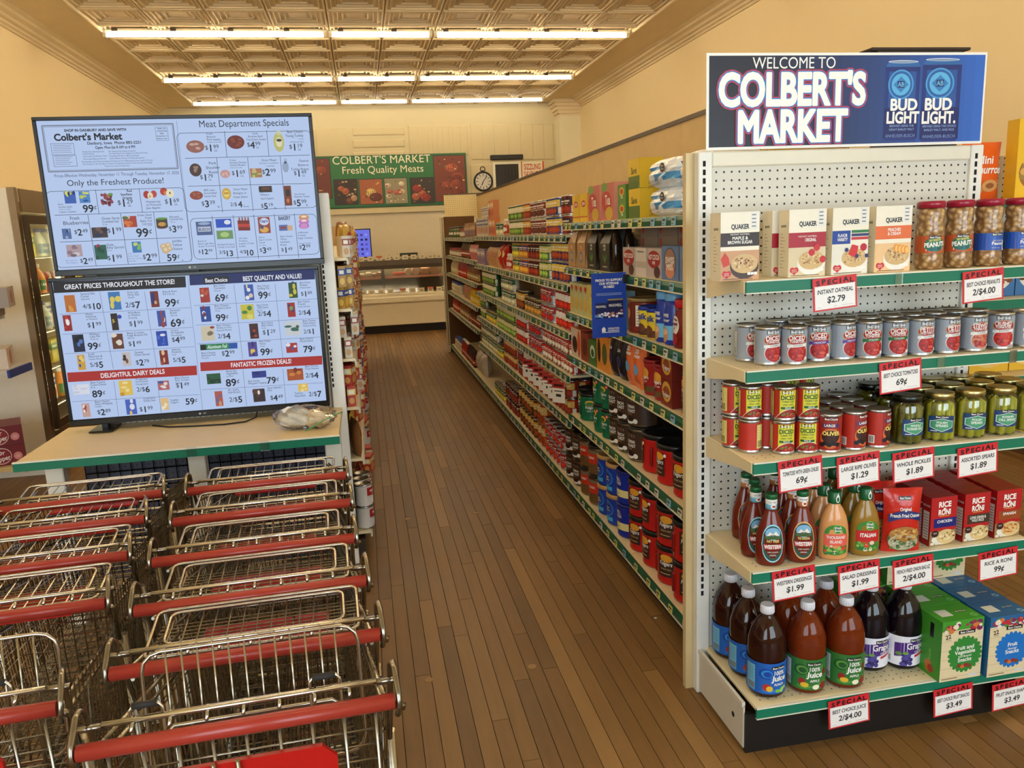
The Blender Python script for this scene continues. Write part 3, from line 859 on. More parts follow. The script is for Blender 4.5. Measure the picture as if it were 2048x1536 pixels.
        for x in (-.135, .115):
            mb = MB('metal', (226, 222, 208)); mb.tube([(x-.022, .045, .84), (x-.022, .05, .942), (x-.017, .05, .948), (x+.017, .05, .948), (x+.022, .05, .942), (x+.022, .045, .84)], .0026, 6)
            sub2 = MB('rubber', (34, 30, 28)); sub2.tube([(x-.018, .05, .948), (x+.016, .05, .948)], .005, 8)
            P.append(('hinge_loop', mb.mesh('hinge_loop'), [('sleeve', sub2.mesh('sleeve'))]))
    mb = MB('metal', (176, 168, 150))
    for s in (-1, 1):
        mb.tube([(s*.205, .11, .80), (s*.205, .14, .30), (s*.20, .10, .14), (s*.16, .85, .14)], .010, 7)
        mb.tube([(s*.16, .78, .14), (s*.15, .70, .46)], .008, 6)
    mb.tube([(-.2, .10, .14), (.2, .10, .14)], .009, 6); mb.tube([(-.16, .85, .14), (.16, .85, .14)], .009, 6)
    P.append(('chassis', mb.mesh('chassis')))
    for x, y in ((-.19, .10), (.19, .10), (-.15, .82), (.15, .82)):
        mb = MB('rubber', (40, 38, 36)); mb.lathe([(.03, -.012), (.055, -.011), (.06, 0), (.055, .011), (.03, .012)], 14)
        mb.v = [(zz+x, xx+y, yy+.061) for xx, yy, zz in mb.v]
        f2 = MB('metal', (150, 144, 132)); f2.box(x-.02, x-.015, y-.015, y+.015, .06, .135); f2.box(x+.015, x+.02, y-.015, y+.015, .06, .135); f2.box(x-.02, x+.02, y-.02, y+.02, .13, .14)
        P.append(('caster', mb.mesh('caster'), [('caster_fork', f2.mesh('caster_fork'))]))
    return P
CN = ('shopping_cart', cart_parts(True)); CO = ('shopping_cart', cart_parts(False))
rowR = [(-.217, 1.055), (-.234, 1.260), (-.256, 1.485), (-.281, 1.720), (-.294, 1.973), (-.309, 2.22)]
rowL = [(-.712, 1.16), (-.750, 1.518), (-.775, 1.76), (-.800, 2.0), (-.807, 2.21)]
ordn = ['nearest', 'second', 'third', 'fourth', 'fifth', 'farthest']
for k, (x, y) in enumerate(rowR):
    place(CO if k == 0 else CN, (x, y, 0), R(2.2), 'red-handled wire shopping cart, %s of the right-hand nested row' % ordn[k], 'shopping cart', 'nested shopping carts')
for k, (x, y) in enumerate(rowL):
    place(CO if k == 0 else CN, (x, y, 0), R(3.2), 'red-handled wire shopping cart, %s of the left-hand nested row' % (ordn[k] if k < 4 else 'farthest'), 'shopping cart', 'nested shopping carts')
# ============================================================ TV STAND (end of the left gondola)
GREEN = (14, 112, 84); CREAM = (232, 222, 196)
t = thing('display_gondola', (-.76, 3.75, 0), 0, 'shelf gondola end with tan top carrying two stacked flyer screens', 'shelf unit')
def slots(mb, x, y, z0, z1, w=.008, pitch=.0254, h=.0165, axis='y'):
    z = z0
    while z < z1:
        if axis == 'y': mb.box(x-w/2, x+w/2, y-.0008, y+.001, z, z+h, (14, 14, 14))
        else: mb.box(y-.0008, y+.001, x-w/2, x+w/2, z, z+h, (14, 14, 14))
        z += pitch
for s in (-.42, .60):
    mb = MB('paint', (238, 234, 224)); mb.bbox(s-.03, s+.03, 0, .06, .80 if s < 0 else 0, 1.795, .003)
    sl = MB('matte', (14, 14, 14)); slots(sl, s-.022, 0, .9, 1.76)
    u = mb.build('upright', t); sl.build('slot_row', u)
MB('peg', CREAM).box(-.40, .57, .03, .045, .80, 1.78).build('back_panel', t); MB('peg_shade').box(-.57, .57, .03, .045, .05, .774).build('lower_panel', t)
mb = MB('metal', (20, 20, 24))
for k in range(9): mb.tube([(-.56, .01, .10+.08*k), (.57, .01, .10+.08*k)], .003, 5)
for k in range(24): mb.tube([(-.56+.049*k, .014, .06), (-.56+.049*k, .014, .76)], .002, 4)
mb.build('wire_grid', t)
sh = MB('paint', (226, 200, 150)).bbox(-.61, .61, -.55, .03, .775, .80, .003).build('top_shelf', t)
MB('paint', GREEN).box(-.612, .612, -.560, -.55, .765, .798).build('price_rail', sh)
MB('paint', (232, 226, 206)).box(-.612, .612, -.563, -.55, .798, .803).build('rail_lip', sh)
for x in (.02, .30): MB('clear').box(x, x+.035, -.566, -.562, .765, .805).build('clear_clip', sh)
for x in (-.56, .0, .57): MB('paint', (226, 220, 204)).bbox(x-.035, x+.035, -.33, -.27, 0, .774, .004).build('leg', t)
for x in (-.56, .0, .57): MB('paint', (214, 206, 188)).box(x-.012, x+.012, -.28, .03, .70, .774).build('bracket', t)

def tv(name, z0, w, h, y, x, label, tilt=0.):
    o = thing(name, (x, y, z0), 0, label, 'television', 'stacked flyer screens')
    MB('plastic', (16, 14, 14)).bbox(-w/2, w/2, 0, .05, 0, h, .006).build('housing', o)
    mb = MB('plastic', (14, 12, 12)); b = .014
    for a in ((-w/2-.001, w/2+.001, h-b, h+.001), (-w/2-.001, w/2+.001, -.001, .024), (-w/2-.001, -w/2+b, .0242, h-b-.0002), (w/2-b, w/2+.001, .0242, h-b-.0002)): mb.bbox(a[0], a[1], -.008, .001, a[2], a[3], .002)
    bz = mb.build('bezel', o)
    pr = PR('print'); pr.ell(-.014, .012, .005, .005, (170, 170, 172), 10); pr.text('LG', .006, .009, .007, (170, 170, 172), 'c', 'bold')
    mb = MB('print'); pr.plane(mb, -.0082); mb.build('maker_mark', bz)
    return o
BL, INK, GY = (186, 207, 245), (22, 24, 34), (92, 100, 128)
WS, HS = 1.085, .605          # lit area
# ---- upper screen (photo crop 60,220 at 3.413x)
tv1 = tv('flyer_screen', 1.482, 1.113, .645, 3.66, -.727, 'upper black television showing meat and produce specials on pale blue')
H = homog([(70, 88), (1890, 75), (1960, 1020), (165, 1090)], WS, HS)
pr = PR('screen', .00006); PXH = HS/985.
ox, oz = -WS/2, .026
pr.rect(0, 0, WS, HS, BL)
def T(s, x, y, px_h, al='l', st='reg', maxpx=None, col=INK, sx=1., slant=0.):
    u, v = H(x, y); pr.text(s, u, v, px_h*PXH, col, al, st, sx, maxpx*PXH if maxpx else None, slant=slant)
def Ln(x0, y0, x1, y1, w=3, col=(40, 46, 70)): pr.line(H(x0, y0), H(x1, y1), w*PXH, col)
def Bx(x0, y0, x1, y1, col):
    a, b = H(x0, y1), H(x1, y0); pr.rect(a[0], a[1], b[0], b[1], col)
def El(x, y, rx, ry, col): u, v = H(x, y); pr.ell(u, v, rx*PXH, ry*PXH, col, 12)
def RR(x0, y0, x1, y1, r=36, w=3):
    a, b = H(x0, y1), H(x1, y0); pr.rring(a[0], a[1], b[0], b[1], r*PXH, w*PXH, (40, 46, 70))
def price(x, y, big, sup, h=40, pre='$', lb=None, al='l'):
    """dollar sign small, figure large, cents raised"""
    u, v = H(x, y); hh = h*PXH
    if pre: pr.text(pre, u, v+hh*.28, hh*.62, INK, 'l', 'reg'); u += pr.width(pre, hh*.62)
    pr.text(big, u, v, hh, INK, 'l', 'bold'); u += pr.width(big, hh)*1.03
    if sup: pr.text(sup, u, v+hh*.42, hh*.58, INK, 'l', 'reg')
    if lb: pr.text(lb, u+hh*.1, v-hh*.02, hh*.30, INK, 'l', 'reg')
u0, v0 = H(135, 425); u1, v1 = H(985, 112)
pr.frame(u0, v0, u1, v1, 7*PXH, (120, 128, 146)); pr.frame(u0+8*PXH, v0+8*PXH, u1-8*PXH, v1-8*PXH, 2*PXH, INK)
T('SHOP IN DANBURY AND SAVE WITH', 255, 160, 16, 'l', 'black', 435)
T("Colbert's Market", 185, 218, 42, 'l', 'black', 580)
T('Danbury, Iowa  Phone 883-2251', 405, 246, 18, 'l', 'bold', 352)
T('Open: Mon-Sat 8 AM to 6 PM', 458, 275, 18, 'l', 'bold', 255)
T('Weekly Dry Cleaning Service', 368, 298, 9, 'l', 'reg', 140); T('We Welcome Food Stamp Customers', 545, 296, 9, 'l', 'reg', 175)
T('Laundry Services', 370, 312, 9, 'l', 'reg', 74); T('We Take Pride In Our Quality Fresh Meats & Produce', 547, 311, 9, 'l', 'reg', 250)
T('Lotto Lottery & Western Union', 372, 328, 9, 'l', 'reg', 155); T('Everything We Sell Is 100% Guaranteed', 549, 327, 9, 'l', 'reg', 190)
T('We Accept Mastercard & Visa', 374, 346, 9, 'l', 'reg', 145); T('Home Delivery Service On Fridays & Saturdays', 551, 343, 9, 'l', 'reg', 225)
T('We Apologize, But Market Limitations Prevent Us From Offering Every Item Listed In This Ad.', 362, 364, 9, 'l', 'reg', 455)
T('We Continue To Do Our Best To Honor Or Substitute As Many Of The Ad Items As Possible', 368, 380, 9, 'l', 'reg', 445)
T('Thank You, Have A Great Day', 515, 394, 9, 'l', 'reg', 160)
pr.frame(*H(167, 312), *H(312, 236), 2*PXH, INK); pr.frame(*H(176, 390), *H(325, 316), 2*PXH, INK)
for k in range(5): Bx(174, 246+12*k, 300-8*(k % 2), 250+12*k, (96, 102, 120)); Bx(184, 324+12*k, 300-12*(k % 3), 328+12*k, (96, 102, 120))
pr.frame(*H(872, 224), *H(945, 134), 2*PXH, (90, 96, 112))
for k, s in enumerate(('PRSRT STD', 'U.S.POSTAGE', 'PAID', 'Permit No. 15', 'Danbury, Iowa')): T(s, 909, 148+16.5*k, 8, 'c', 'bold', 66)
Ln(1010, 95, 1080, 1040, 2, (96, 106, 140))
T('Prices Effective Wednesday, November 11 Through Tuesday, November 17, 2020', 172, 462, 20, 'l', 'reg', 800, (70, 78, 104))
T('Only the Freshest Produce!', 255, 520, 38, 'l', 'reg', 655)
RR(152, 535, 1045, 1075)
for a in ((160, 716, 1030, 693), (185, 898, 1050, 873), (445, 545, 462, 708), (740, 540, 757, 700), (385, 715, 425, 1065), (607, 706, 645, 1055), (832, 700, 862, 1048)): Ln(*a)
def pack(x0, y0, x1, y1, cs, n=5):
    Bx(x0, y0, x1, y1, cs[0])
    for k in range(n):
        El(rr.uniform(x0+8, x1-8), rr.uniform(y0+8, y1-8), (x1-x0)*rr.uniform(.10, .26), (y1-y0)*rr.uniform(.07, .2), rr.choice(cs[1:]))
pack(236, 558, 306, 638, ((58, 96, 178), (208, 206, 60), (28, 50, 110), (220, 220, 90))); pack(336, 555, 402, 635, ((76, 134, 198), (212, 214, 120), (190, 200, 90), (40, 80, 150)))
T('Dole', 186, 648, 11); T('Garden Salad', 188, 666, 11, maxpx=95); T('12 Oz. or 14 Oz.', 190, 681, 8, maxpx=80); T('Classic Coleslaw', 192, 700, 11, maxpx=120); price(355, 698, '99', '¢', 48, '')
for _ in range(28): El(rr.uniform(485, 555), rr.uniform(578, 655), 10, 10, rr.choice(((118, 40, 56), (146, 60, 70), (90, 26, 44), (172, 96, 96))))
El(545, 578, 16, 9, (96, 150, 60)); El(530, 590, 10, 8, (150, 120, 60))
for k, s in enumerate(('Red', 'Seedless', 'Grapes')): T(s, 692, 562+23*k, 15, 'r', 'bold')
price(592, 662, '1', '29', 48, lb='Lb.')
El(790, 582, 22, 26, (170, 48, 44)); El(838, 578, 20, 24, (186, 66, 52)); El(814, 590, 18, 24, (230, 222, 190)); El(812, 594, 6, 10, (190, 160, 110))
El(906, 562, 24, 26, (180, 58, 44)); El(918, 572, 14, 14, (206, 120, 66)); El(948, 575, 26, 28, (236, 226, 190)); El(948, 572, 5, 9, (120, 80, 50))
for k, s in enumerate(('Honeycrisp', 'or Premium', 'Jazz Apples')): T(s, 784, 637+21*k, 14, 'l', 'reg', 104)
price(912, 656, '1', '69', 46, lb='Lb.')
T('Fresh', 262, 748, 22, maxpx=62); T('Blueberries', 214, 782, 24, maxpx=166); pack(208, 806, 262, 878, ((80, 108, 160), (46, 62, 110), (150, 170, 205), (30, 44, 90))); price(288, 855, '2', '49', 42)
T('Ocean Spray', 478, 748, 16, maxpx=116); T('Cranberries', 480, 770, 16, maxpx=108); T('12 Oz.', 480, 786, 9); pack(410, 798, 510, 872, ((66, 50, 50), (36, 46, 82), (110, 80, 70), (40, 30, 34))); price(515, 848, '1', '99', 44)
for k, s in enumerate(('Green Giant', 'Fresh', 'Baby Cut', 'Carrots')): T(s, 820, 724+20*k, 14, 'r', maxpx=96)
T('16 Oz.', 820, 794, 8, 'r')
pack(628, 724, 712, 802, ((168, 60, 46), (214, 120, 52), (198, 96, 50), (70, 120, 60), (220, 190, 170)), 8); price(710, 868, '99', '¢', 56, '')
Bx(850, 745, 922, 805, (66, 60, 40)); El(886, 744, 38, 8, (96, 150, 62)); El(886, 782, 26, 14, (200, 150, 60)); El(886, 806, 32, 7, (90, 50, 30))
T('Marzetti', 938, 740, 13, maxpx=70); T('Caramel Dip', 938, 756, 13, maxpx=90); T('13.5 oz.', 940, 772, 8); price(932, 838, '3', '99', 44)
pack(232, 915, 330, 1000, ((176, 156, 164), (206, 198, 206), (146, 116, 130), (120, 100, 110))); T('Best Choice', 218, 1030, 10, col=(120, 140, 190)); T('Mini Peppers', 220, 1046, 10, col=(120, 140, 190)); price(318, 1050, '2', '49', 40)
pack(425, 918, 498, 1020, ((38, 96, 76), (30, 70, 56), (90, 170, 120), (150, 60, 80))); T('Dole', 503, 928, 16); T('Baby Spinach', 503, 946, 15, maxpx=118); T('8.5 Oz.', 504, 962, 8); price(506, 1036, '1', '99', 46)
pack(680, 898, 735, 975, ((60, 120, 180), (120, 180, 90), (40, 86, 150), (190, 210, 120)))
for k, s in enumerate(('Dole', 'Family Caesar', 'Ranch or Country', 'Salad Kits')): T(s, 645, 985+17*k, 9, maxpx=96, col=(96, 116, 170))
price(747, 1030, '2', '99', 46)
for x, y, r_ in ((890, 935, 22), (922, 925, 20), (905, 958, 26), (932, 950, 18)): El(x, y, r_, r_, (206, 178, 134)); El(x, y-4, r_*.5, r_*.5, (228, 206, 170))
for k, s in enumerate(('Jumbo', 'Yellow', 'Onions')): T(s, 952, 905+27*k, 17, maxpx=66)
price(912, 1034, '59', '¢', 46, ''); T('lb', 1012, 1034, 11)
# meat side
T('Meat Department Specials', 1158, 138, 44, 'l', 'reg', 605)
RR(1048, 165, 1905, 702); RR(1098, 720, 1935, 1026)
for a in ((1058, 342, 1895, 328), (1072, 528, 1905, 516), (1328, 165, 1340, 338), (1610, 160, 1622, 332), (1270, 340, 1300, 705), (1478, 338, 1508, 700), (1697, 333, 1727, 692)): Ln(*a)
for x in (1227, 1370, 1510, 1650, 1785): Ln(x, 728-(x-1227)*.02, x+26, 1026-(x-1227)*.018)
def steak(x, y, rx, ry, c, c2):
    El(x, y, rx, ry, c)
    for k in range(5): El(x+rr.uniform(-.5, .5)*rx, y+rr.uniform(-.5, .5)*ry, rx*.25, ry*.2, c2)
steak(1130, 265, 60, 42, (150, 96, 84), (196, 160, 146)); T('Fresh', 1206, 187, 13); T('Bone-In', 1208, 207, 13); T('Pork Steaks', 1208, 226, 13, maxpx=92); T('Product of the USA', 1212, 241, 8, maxpx=96); price(1196, 298, '1', '99', 44, lb='Lb.')
steak(1402, 238, 58, 46, (110, 42, 28), (136, 62, 42)); T('Fresh', 1514, 188, 12); T('Boneless Beef', 1484, 207, 12, maxpx=112); T('Top Sirloin Steaks', 1472, 228, 13, maxpx=134); price(1478, 280, '4', '99', 44, lb='Lb.')
El(1690, 240, 36, 66, (190, 188, 110)); El(1690, 180, 18, 16, (206, 206, 160)); El(1692, 240, 22, 34, (226, 220, 180)); El(1692, 228, 18, 10, (66, 60, 52))
T('Best Choice', 1852, 180, 17, 'r', maxpx=108); T('Young Turkey', 1856, 206, 18, 'r', maxpx=124); T('Frozen', 1856, 224, 8, 'r'); T('with Pop-Up Timer', 1858, 243, 9, 'r', maxpx=96); price(1760, 296, '1', '19', 44, lb='Lb.')
steak(1126, 420, 40, 44, (74, 50, 42), (150, 120, 108))
for k, s in enumerate(('Pork', 'Shoulder', 'Roast')): T(s, 1216-20*(k == 1), 384+30*k, 18, 'l')
price(1156, 492, '1', '79', 42, lb='Lb')
steak(1325, 448, 34, 28, (196, 150, 146), (216, 176, 170)); T('Frozen', 1356, 362, 11); T('Boneless Skinless', 1358, 379, 11, maxpx=116); T('Chicken Breasts', 1358, 396, 12, maxpx=106); T('Product of the USA', 1360, 411, 7, maxpx=80); price(1370, 468, '1', '69', 44, lb='Lb.')
pack(1496, 412, 1570, 474, ((170, 120, 80), (190, 190, 110), (120, 150, 70), (210, 170, 130))); T('Oscar Mayer', 1570, 366, 14, maxpx=106); T('Deli Fresh or Carving Board', 1556, 384, 9, maxpx=132); T('Lunchmeat', 1602, 402, 9, maxpx=56); price(1574, 462, '2', '99', 46)
El(1732, 405, 22, 38, (150, 168, 196)); El(1732, 360, 12, 14, (170, 186, 212)); El(1732, 375, 9, 9, (70, 80, 104))
for k, s in enumerate(('Festive', 'Bone-in', 'Turkey Breast')): T(s, 1888, 372+27*k, 16, 'r', maxpx=124)
price(1788, 470, '1', '49', 42, lb='Lb.')
steak(1126, 590, 44, 30, (142, 66, 46), (166, 92, 66)); T('80% Lean', 1178, 562, 13); T('Ground Beef', 1178, 582, 13, maxpx=86); T('Family Pack', 1180, 602, 12, maxpx=80); price(1160, 670, '3', '39', 44); T('lb', 1268, 674, 14)
El(1330, 580, 30, 40, (206, 166, 60)); El(1330, 582, 20, 24, (230, 206, 110)); Bx(1314, 570, 1346, 584, (196, 150, 40))
for k, s in enumerate(('Oscar Mayer', 'Bologna or', 'Cotto Salami')): T(s, 1376, 558+26*k, 14, maxpx=98)
price(1432, 672, '', '', 40, ''); T('2/$', 1354, 664, 24); T('4', 1408, 672, 40, 'l', 'bold'); T('16 oz', 1440, 672, 12)
Bx(1552, 530, 1636, 574, (62, 46, 36)); El(1556, 552, 8, 22, (40, 30, 26)); Bx(1570, 540, 1620, 556, (100, 60, 50)); T("Wilson's", 1558, 597, 15, maxpx=62); T('Hard Salami', 1560, 622, 14, maxpx=90); price(1562, 686, '5', '19', 40); T('lb', 1650, 686, 14)
Bx(1726, 530, 1764, 664, (120, 60, 34)); Bx(1732, 556, 1756, 600, (48, 36, 34)); El(1745, 630, 10, 16, (200, 120, 60)); T('Krakusburger', 1788, 592, 10, maxpx=76); T('Muenster Cheese', 1788, 610, 12, maxpx=106); price(1782, 668, '5', '99', 44); T('lb', 1866, 668, 14)
Bx(1122, 765, 1222, 860, (72, 92, 140)); Bx(1130, 800, 1214, 836, (190, 200, 216)); T('BUSCH', 1172, 828, 18, 'c', 'bold', 76, (40, 60, 120)); El(1172, 780, 40, 10, (150, 170, 206))
for k, s in enumerate(('Busch or', 'Busch Light Beer', '18 pack 12 oz Cans')): T(s, 1126, 905+18*k, 11, maxpx=114)
price(1128, 990, '12', '99', 34)
Bx(1254, 748, 1356, 810, (40, 80, 190)); El(1330, 772, 22, 16, (220, 226, 240)); Bx(1258, 826, 1364, 888, (110, 150, 96)); El(1310, 856, 30, 18, (170, 200, 120))
for k, s in enumerate(('All Pepsi Products', '12 Pack 12 oz Cans')): T(s, 1258, 930+18*k, 11, maxpx=120)
T('3/$', 1268, 988, 24); T('13', 1312, 1004, 38, 'l', 'bold')
for k in range(4): Bx(1404+20*k, 760, 1420+20*k, 830, (120, 40, 30)); Bx(1408+20*k, 740, 1416+20*k, 762, (150, 70, 50)); Bx(1404+20*k, 784, 1420+20*k, 806, (196, 60, 46))
for k, s in enumerate(('All Coke', 'Products', '6 packs 1/2 liter', 'bottles')): T(s, 1406, 888+18*k, 11, maxpx=104)
T('4/$', 1410, 986, 24); T('10', 1450, 1000, 38, 'l', 'bold')
Bx(1544, 738, 1616, 850, (150, 70, 50)); El(1580, 770, 32, 26, (206, 214, 236)); T("Cap'n", 1580, 774, 16, 'c', 'black', 54, (40, 60, 160)); El(1580, 825, 30, 20, (220, 170, 80)); El(1566, 808, 10, 14, (60, 76, 140))
for k, s in enumerate(('Life or', "Cap'n Crunch", 'Cereal', '13.1-18 oz')): T(s, 1540, 882+18*k, 11 if k < 3 else 8, maxpx=104)
price(1546, 986, '3', '49', 40)
T('BAKERY', 1718, 760, 26, 'c', 'bold', 84); Bx(1682, 792, 1738, 834, (86, 110, 170)); Bx(1738, 796, 1770, 832, (206, 170, 130)); Bx(1690, 804, 1726, 820, (150, 60, 60))
for k, s in enumerate(('Best Choice', 'White', 'Sandwich', 'Bread')): T(s, 1688, 878+19*k, 12, maxpx=86)
price(1694, 984, '1', '49', 38)
for k in range(3): El(1850, 745+28*k, 36, 22, ((206, 150, 90), (200, 120, 190), (180, 110, 200))[k]); El(1850, 738+28*k, 20, 8, (240, 220, 190))
El(1850, 805, 26, 18, (210, 140, 200))
for k, s in enumerate(('Lofthouse', 'Frosted', 'Sugar Cookies')): T(s, 1808, 852+19*k, 12, maxpx=112)
T('Selected Varieties', 1814, 924, 8, maxpx=84); price(1816, 966, '2', '99', 38)
mb = MB('screen'); pr.plane(mb, -.0012, ox, oz); mb.build('screen', tv1)

# ---- lower screen (photo crop 60,520 at 2.926x)
tv2 = tv('flyer_screen', .832, 1.113, .642, 3.655, -.757, 'lower black television showing grocery, dairy and frozen prices')
H = homog([(205, 118), (1692, 55), (1735, 822), (240, 922)], WS, HS)
pr = PR('screen', .00006); PXH = HS/800.
pr.rect(0, 0, WS, HS, BL)
def bar(x0, x1, y, h, c=(172, 44, 38), k=-.045): pr.poly([H(x0, y+h), H(x1, y+k*(x1-x0)+h), H(x1, y+k*(x1-x0)), H(x0, y)], c)
bar(208, 956, 122, 62, (30, 24, 28), -.037); T('GREAT PRICES THROUGHOUT THE STORE!', 585, 150, 26, 'c', 'bold', 590, (238, 240, 250))
bar(978, 1692, 88, 58, (28, 38, 96), -.042); T('BEST QUALITY AND VALUE!', 1450, 116, 26, 'c', 'bold', 335, (238, 240, 250))
Bx(1060, 92, 1200, 138, (30, 30, 36)); T('Best Choice', 1130, 128, 22, 'c', 'bold', 124, (238, 240, 250))
def rbar(x0, x1, y, h, s, cx):
    bar(x0, x1, y, h); T(s, cx, y-.045*(cx-x0)+h*.70, 26, 'c', 'bold', 350, (240, 240, 248))
rbar(234, 984, 640, 56, 'DELIGHTFUL DAIRY DEALS', 612); rbar(1006, 1718, 588, 52, 'FANTASTIC FROZEN DEALS!', 1362)
Ln(968, 88, 1002, 880, 2, (110, 120, 160))
LC = (100, 110, 150)
for y in (305, 418, 530, 812): Ln(218+y*.03, y, 965+y*.03, y-34, 2, LC)
for y in (260, 372, 480, 750): Ln(985+y*.03, y, 1695+y*.03, y-34, 2, LC)
for x in (466, 718): Ln(x, 178, x+36, 620, 2, LC); Ln(x+32, 690, x+40, 900, 2, LC)
for x in (1228, 1462): Ln(x, 140, x+26, 570, 2, LC); Ln(x+24, 630, x+34, 850, 2, LC)
def item(x, y, w, h, cs, lines, lx, ly, lw, pxx, pxy, pr_, ph=34, small=True):
    """picture box, caption lines and price"""
    if cs: pack(x, y, x+w, y+h, cs, 4)
    for k, s in enumerate(lines): T(s, lx, ly+14*k, 11 if k < 2 else 9, maxpx=lw)
    pre, big, sup = pr_
    u, v = H(pxx, pxy); hh = ph*PXH
    if pre: pr.text(pre, u, v+hh*.22, hh*.72, INK, 'l'); u += pr.width(pre, hh*.72)
    pr.text(big, u, v, hh, INK, 'l', 'bold'); u += pr.width(big, hh)*1.03
    if sup: pr.text(sup, u, v+hh*.4, hh*.6, INK, 'l')
OR = ((188, 110, 44), (214, 150, 70), (150, 60, 40)); BLU = ((60, 120, 180), (30, 70, 130), (220, 200, 90)); RED = ((120, 40, 34), (40, 46, 110), (200, 170, 120))
item(266, 195, 56, 98, OR, ('General Mills', 'Cereal', 'Selected'), 356, 196, 76, 362, 280, ('4/$', '10', ''))
item(515, 178, 62, 104, BLU, ('Frito Lay', 'Party Size', 'Snacks'), 622, 188, 62, 604, 276, ('2/$', '7', ''), 38)
item(752, 176, 42, 92, RED, ('Rice A Roni', '4.3-7.2 oz'), 820, 186, 88, 830, 266, ('', '99', '¢'), 42)
item(246, 308, 42, 92, ((150, 40, 40), (236, 236, 236), (190, 60, 50)), ('Heinz', 'Ketchup', 'or Mustard'), 374, 310, 62, 378, 386, ('$', '1', '99'), 34)
item(518, 300, 34, 98, ((50, 34, 26), (30, 24, 20), (190, 160, 80)), ('Wish-Bone', 'or Western', 'Dressing'), 614, 304, 66, 616, 380, ('$', '1', '99'), 34); El(564, 320, 12, 12, (50, 70, 170))
item(782, 286, 44, 92, ((60, 80, 160), (226, 220, 200), (150, 60, 50)), ('Swanson', 'Broth', '14.5 oz'), 854, 292, 56, 852, 380, ('', '69', '¢'), 42)
item(288, 418, 60, 104, ((34, 40, 66), (80, 120, 190), (20, 20, 26)), ('Pillsbury', 'Cake Mix', '15.25 oz'), 384, 424, 56, 368, 508, ('', '99', '¢'), 38)
item(512, 416, 60, 90, ((100, 56, 40), (226, 214, 200), (60, 34, 28)), ('Betty Crocker', 'Fudge Brownie Mix', '18.3 oz'), 598, 420, 112, 602, 494, ('$', '1', '49'), 32)
item(768, 402, 58, 90, ((40, 70, 170), (226, 226, 236), (60, 100, 200)), ('Crisco', 'All Vegetable', 'Shortening'), 850, 406, 72, 852, 474, ('$', '4', '99'), 34)
item(302, 536, 40, 90, ((206, 160, 60), (50, 80, 170), (230, 200, 110)), ('Kraft', 'Macaroni &', 'Cheese Dinner'), 366, 540, 74, 370, 616, ('5/$', '5', ''), 34)
item(560, 524, 46, 82, ((196, 190, 190), (60, 40, 36), (120, 80, 60)), ('Quaker', 'Instant Oatmeal'), 632, 532, 82, 634, 604, ('$', '2', '79'), 34)
item(778, 514, 44, 86, ((130, 40, 34), (220, 190, 140), (160, 70, 50)), ('Idahoan', 'Potatoes', '4 oz'), 846, 518, 54, 850, 592, ('5/$', '5', ''), 34)
item(258, 708, 92, 64, ((220, 224, 236), (40, 60, 130), (200, 206, 226)), ('Best Choice', 'Cream Cheese', '8 oz'), 362, 706, 84, 366, 788, ('', '89', '¢'), 38)
item(528, 688, 72, 92, ((226, 190, 80), (240, 220, 150), (206, 150, 40)), ('Tropicana', 'Pure Premium', 'Orange Juice'), 624, 690, 68, 626, 764, ('2/$', '6', ''), 34)
item(754, 692, 62, 58, ((180, 100, 100), (226, 220, 216), (60, 80, 150)), ('Best Choice', 'Sour Cream', '16 oz'), 852, 684, 80, 856, 742, ('$', '1', '49'), 34)
item(300, 822, 42, 84, ((200, 160, 150), (236, 226, 220), (170, 80, 80)), ('Best Choice', 'Heavy Whipping', 'Cream'), 376, 820, 94, 384, 896, ('$', '2', '89'), 34)
item(556, 800, 58, 94, ((70, 100, 190), (226, 190, 110), (220, 224, 240)), ('Crystal Farms', 'Shredded Cheese'), 660, 804, 66, 632, 882, ('$', '1', '99'), 34)
item(762, 796, 42, 72, ((226, 190, 130), (190, 90, 60), (240, 230, 200)), ('Yoplait', 'Yogurt'), 816, 816, 60, 904, 838, ('', '59', '¢'), 36)
item(1034, 158, 50, 86, ((160, 50, 40), (220, 210, 200), (190, 90, 60)), ('Best Choice', 'Tomatoes', '14.5 oz'), 1112, 154, 64, 1116, 238, ('', '69', '¢'), 40)
item(1288, 142, 48, 92, ((60, 90, 170), (220, 200, 170), (230, 230, 236)), ('Best Choice', 'Stuffing Mix', '6 oz'), 1360, 158, 70, 1364, 224, ('', '99', '¢'), 38)
item(1542, 132, 44, 90, ((50, 80, 40), (206, 190, 60), (30, 60, 110)), ('Best Choice', 'Pickles', 'Whole Kosher'), 1604, 140, 62, 1608, 214, ('$', '1', '89'), 30)
item(1030, 264, 54, 90, ((40, 70, 150), (220, 226, 240), (130, 40, 50)), ('Best Choice', 'Cranberry Sauce', '14 oz'), 1110, 268, 92, 1114, 350, ('', '99', '¢'), 38)
item(1262, 254, 70, 88, ((200, 190, 60), (70, 130, 60), (220, 210, 110)), ('Best Choice', '100% Juice', '64 oz'), 1352, 266, 66, 1356, 330, ('2/$', '4', ''), 36)
item(1530, 246, 40, 84, ((160, 44, 36), (40, 50, 120), (120, 150, 90)), ('Best Choice', 'French', 'Fried Onions'), 1588, 248, 70, 1590, 324, ('2/$', '4', ''), 34)
item(1026, 376, 72, 88, ((206, 196, 170), (150, 60, 50), (120, 110, 90)), ('Best Choice', 'Honey or Dry', 'Roasted Peanuts'), 1114, 380, 84, 1118, 456, ('2/$', '4', ''), 34)
item(1306, 364, 46, 90, ((70, 40, 36), (40, 26, 24), (170, 60, 40)), ('Best Choice', 'Black Olives', '6 oz'), 1374, 368, 66, 1378, 436, ('$', '1', '29'), 34)
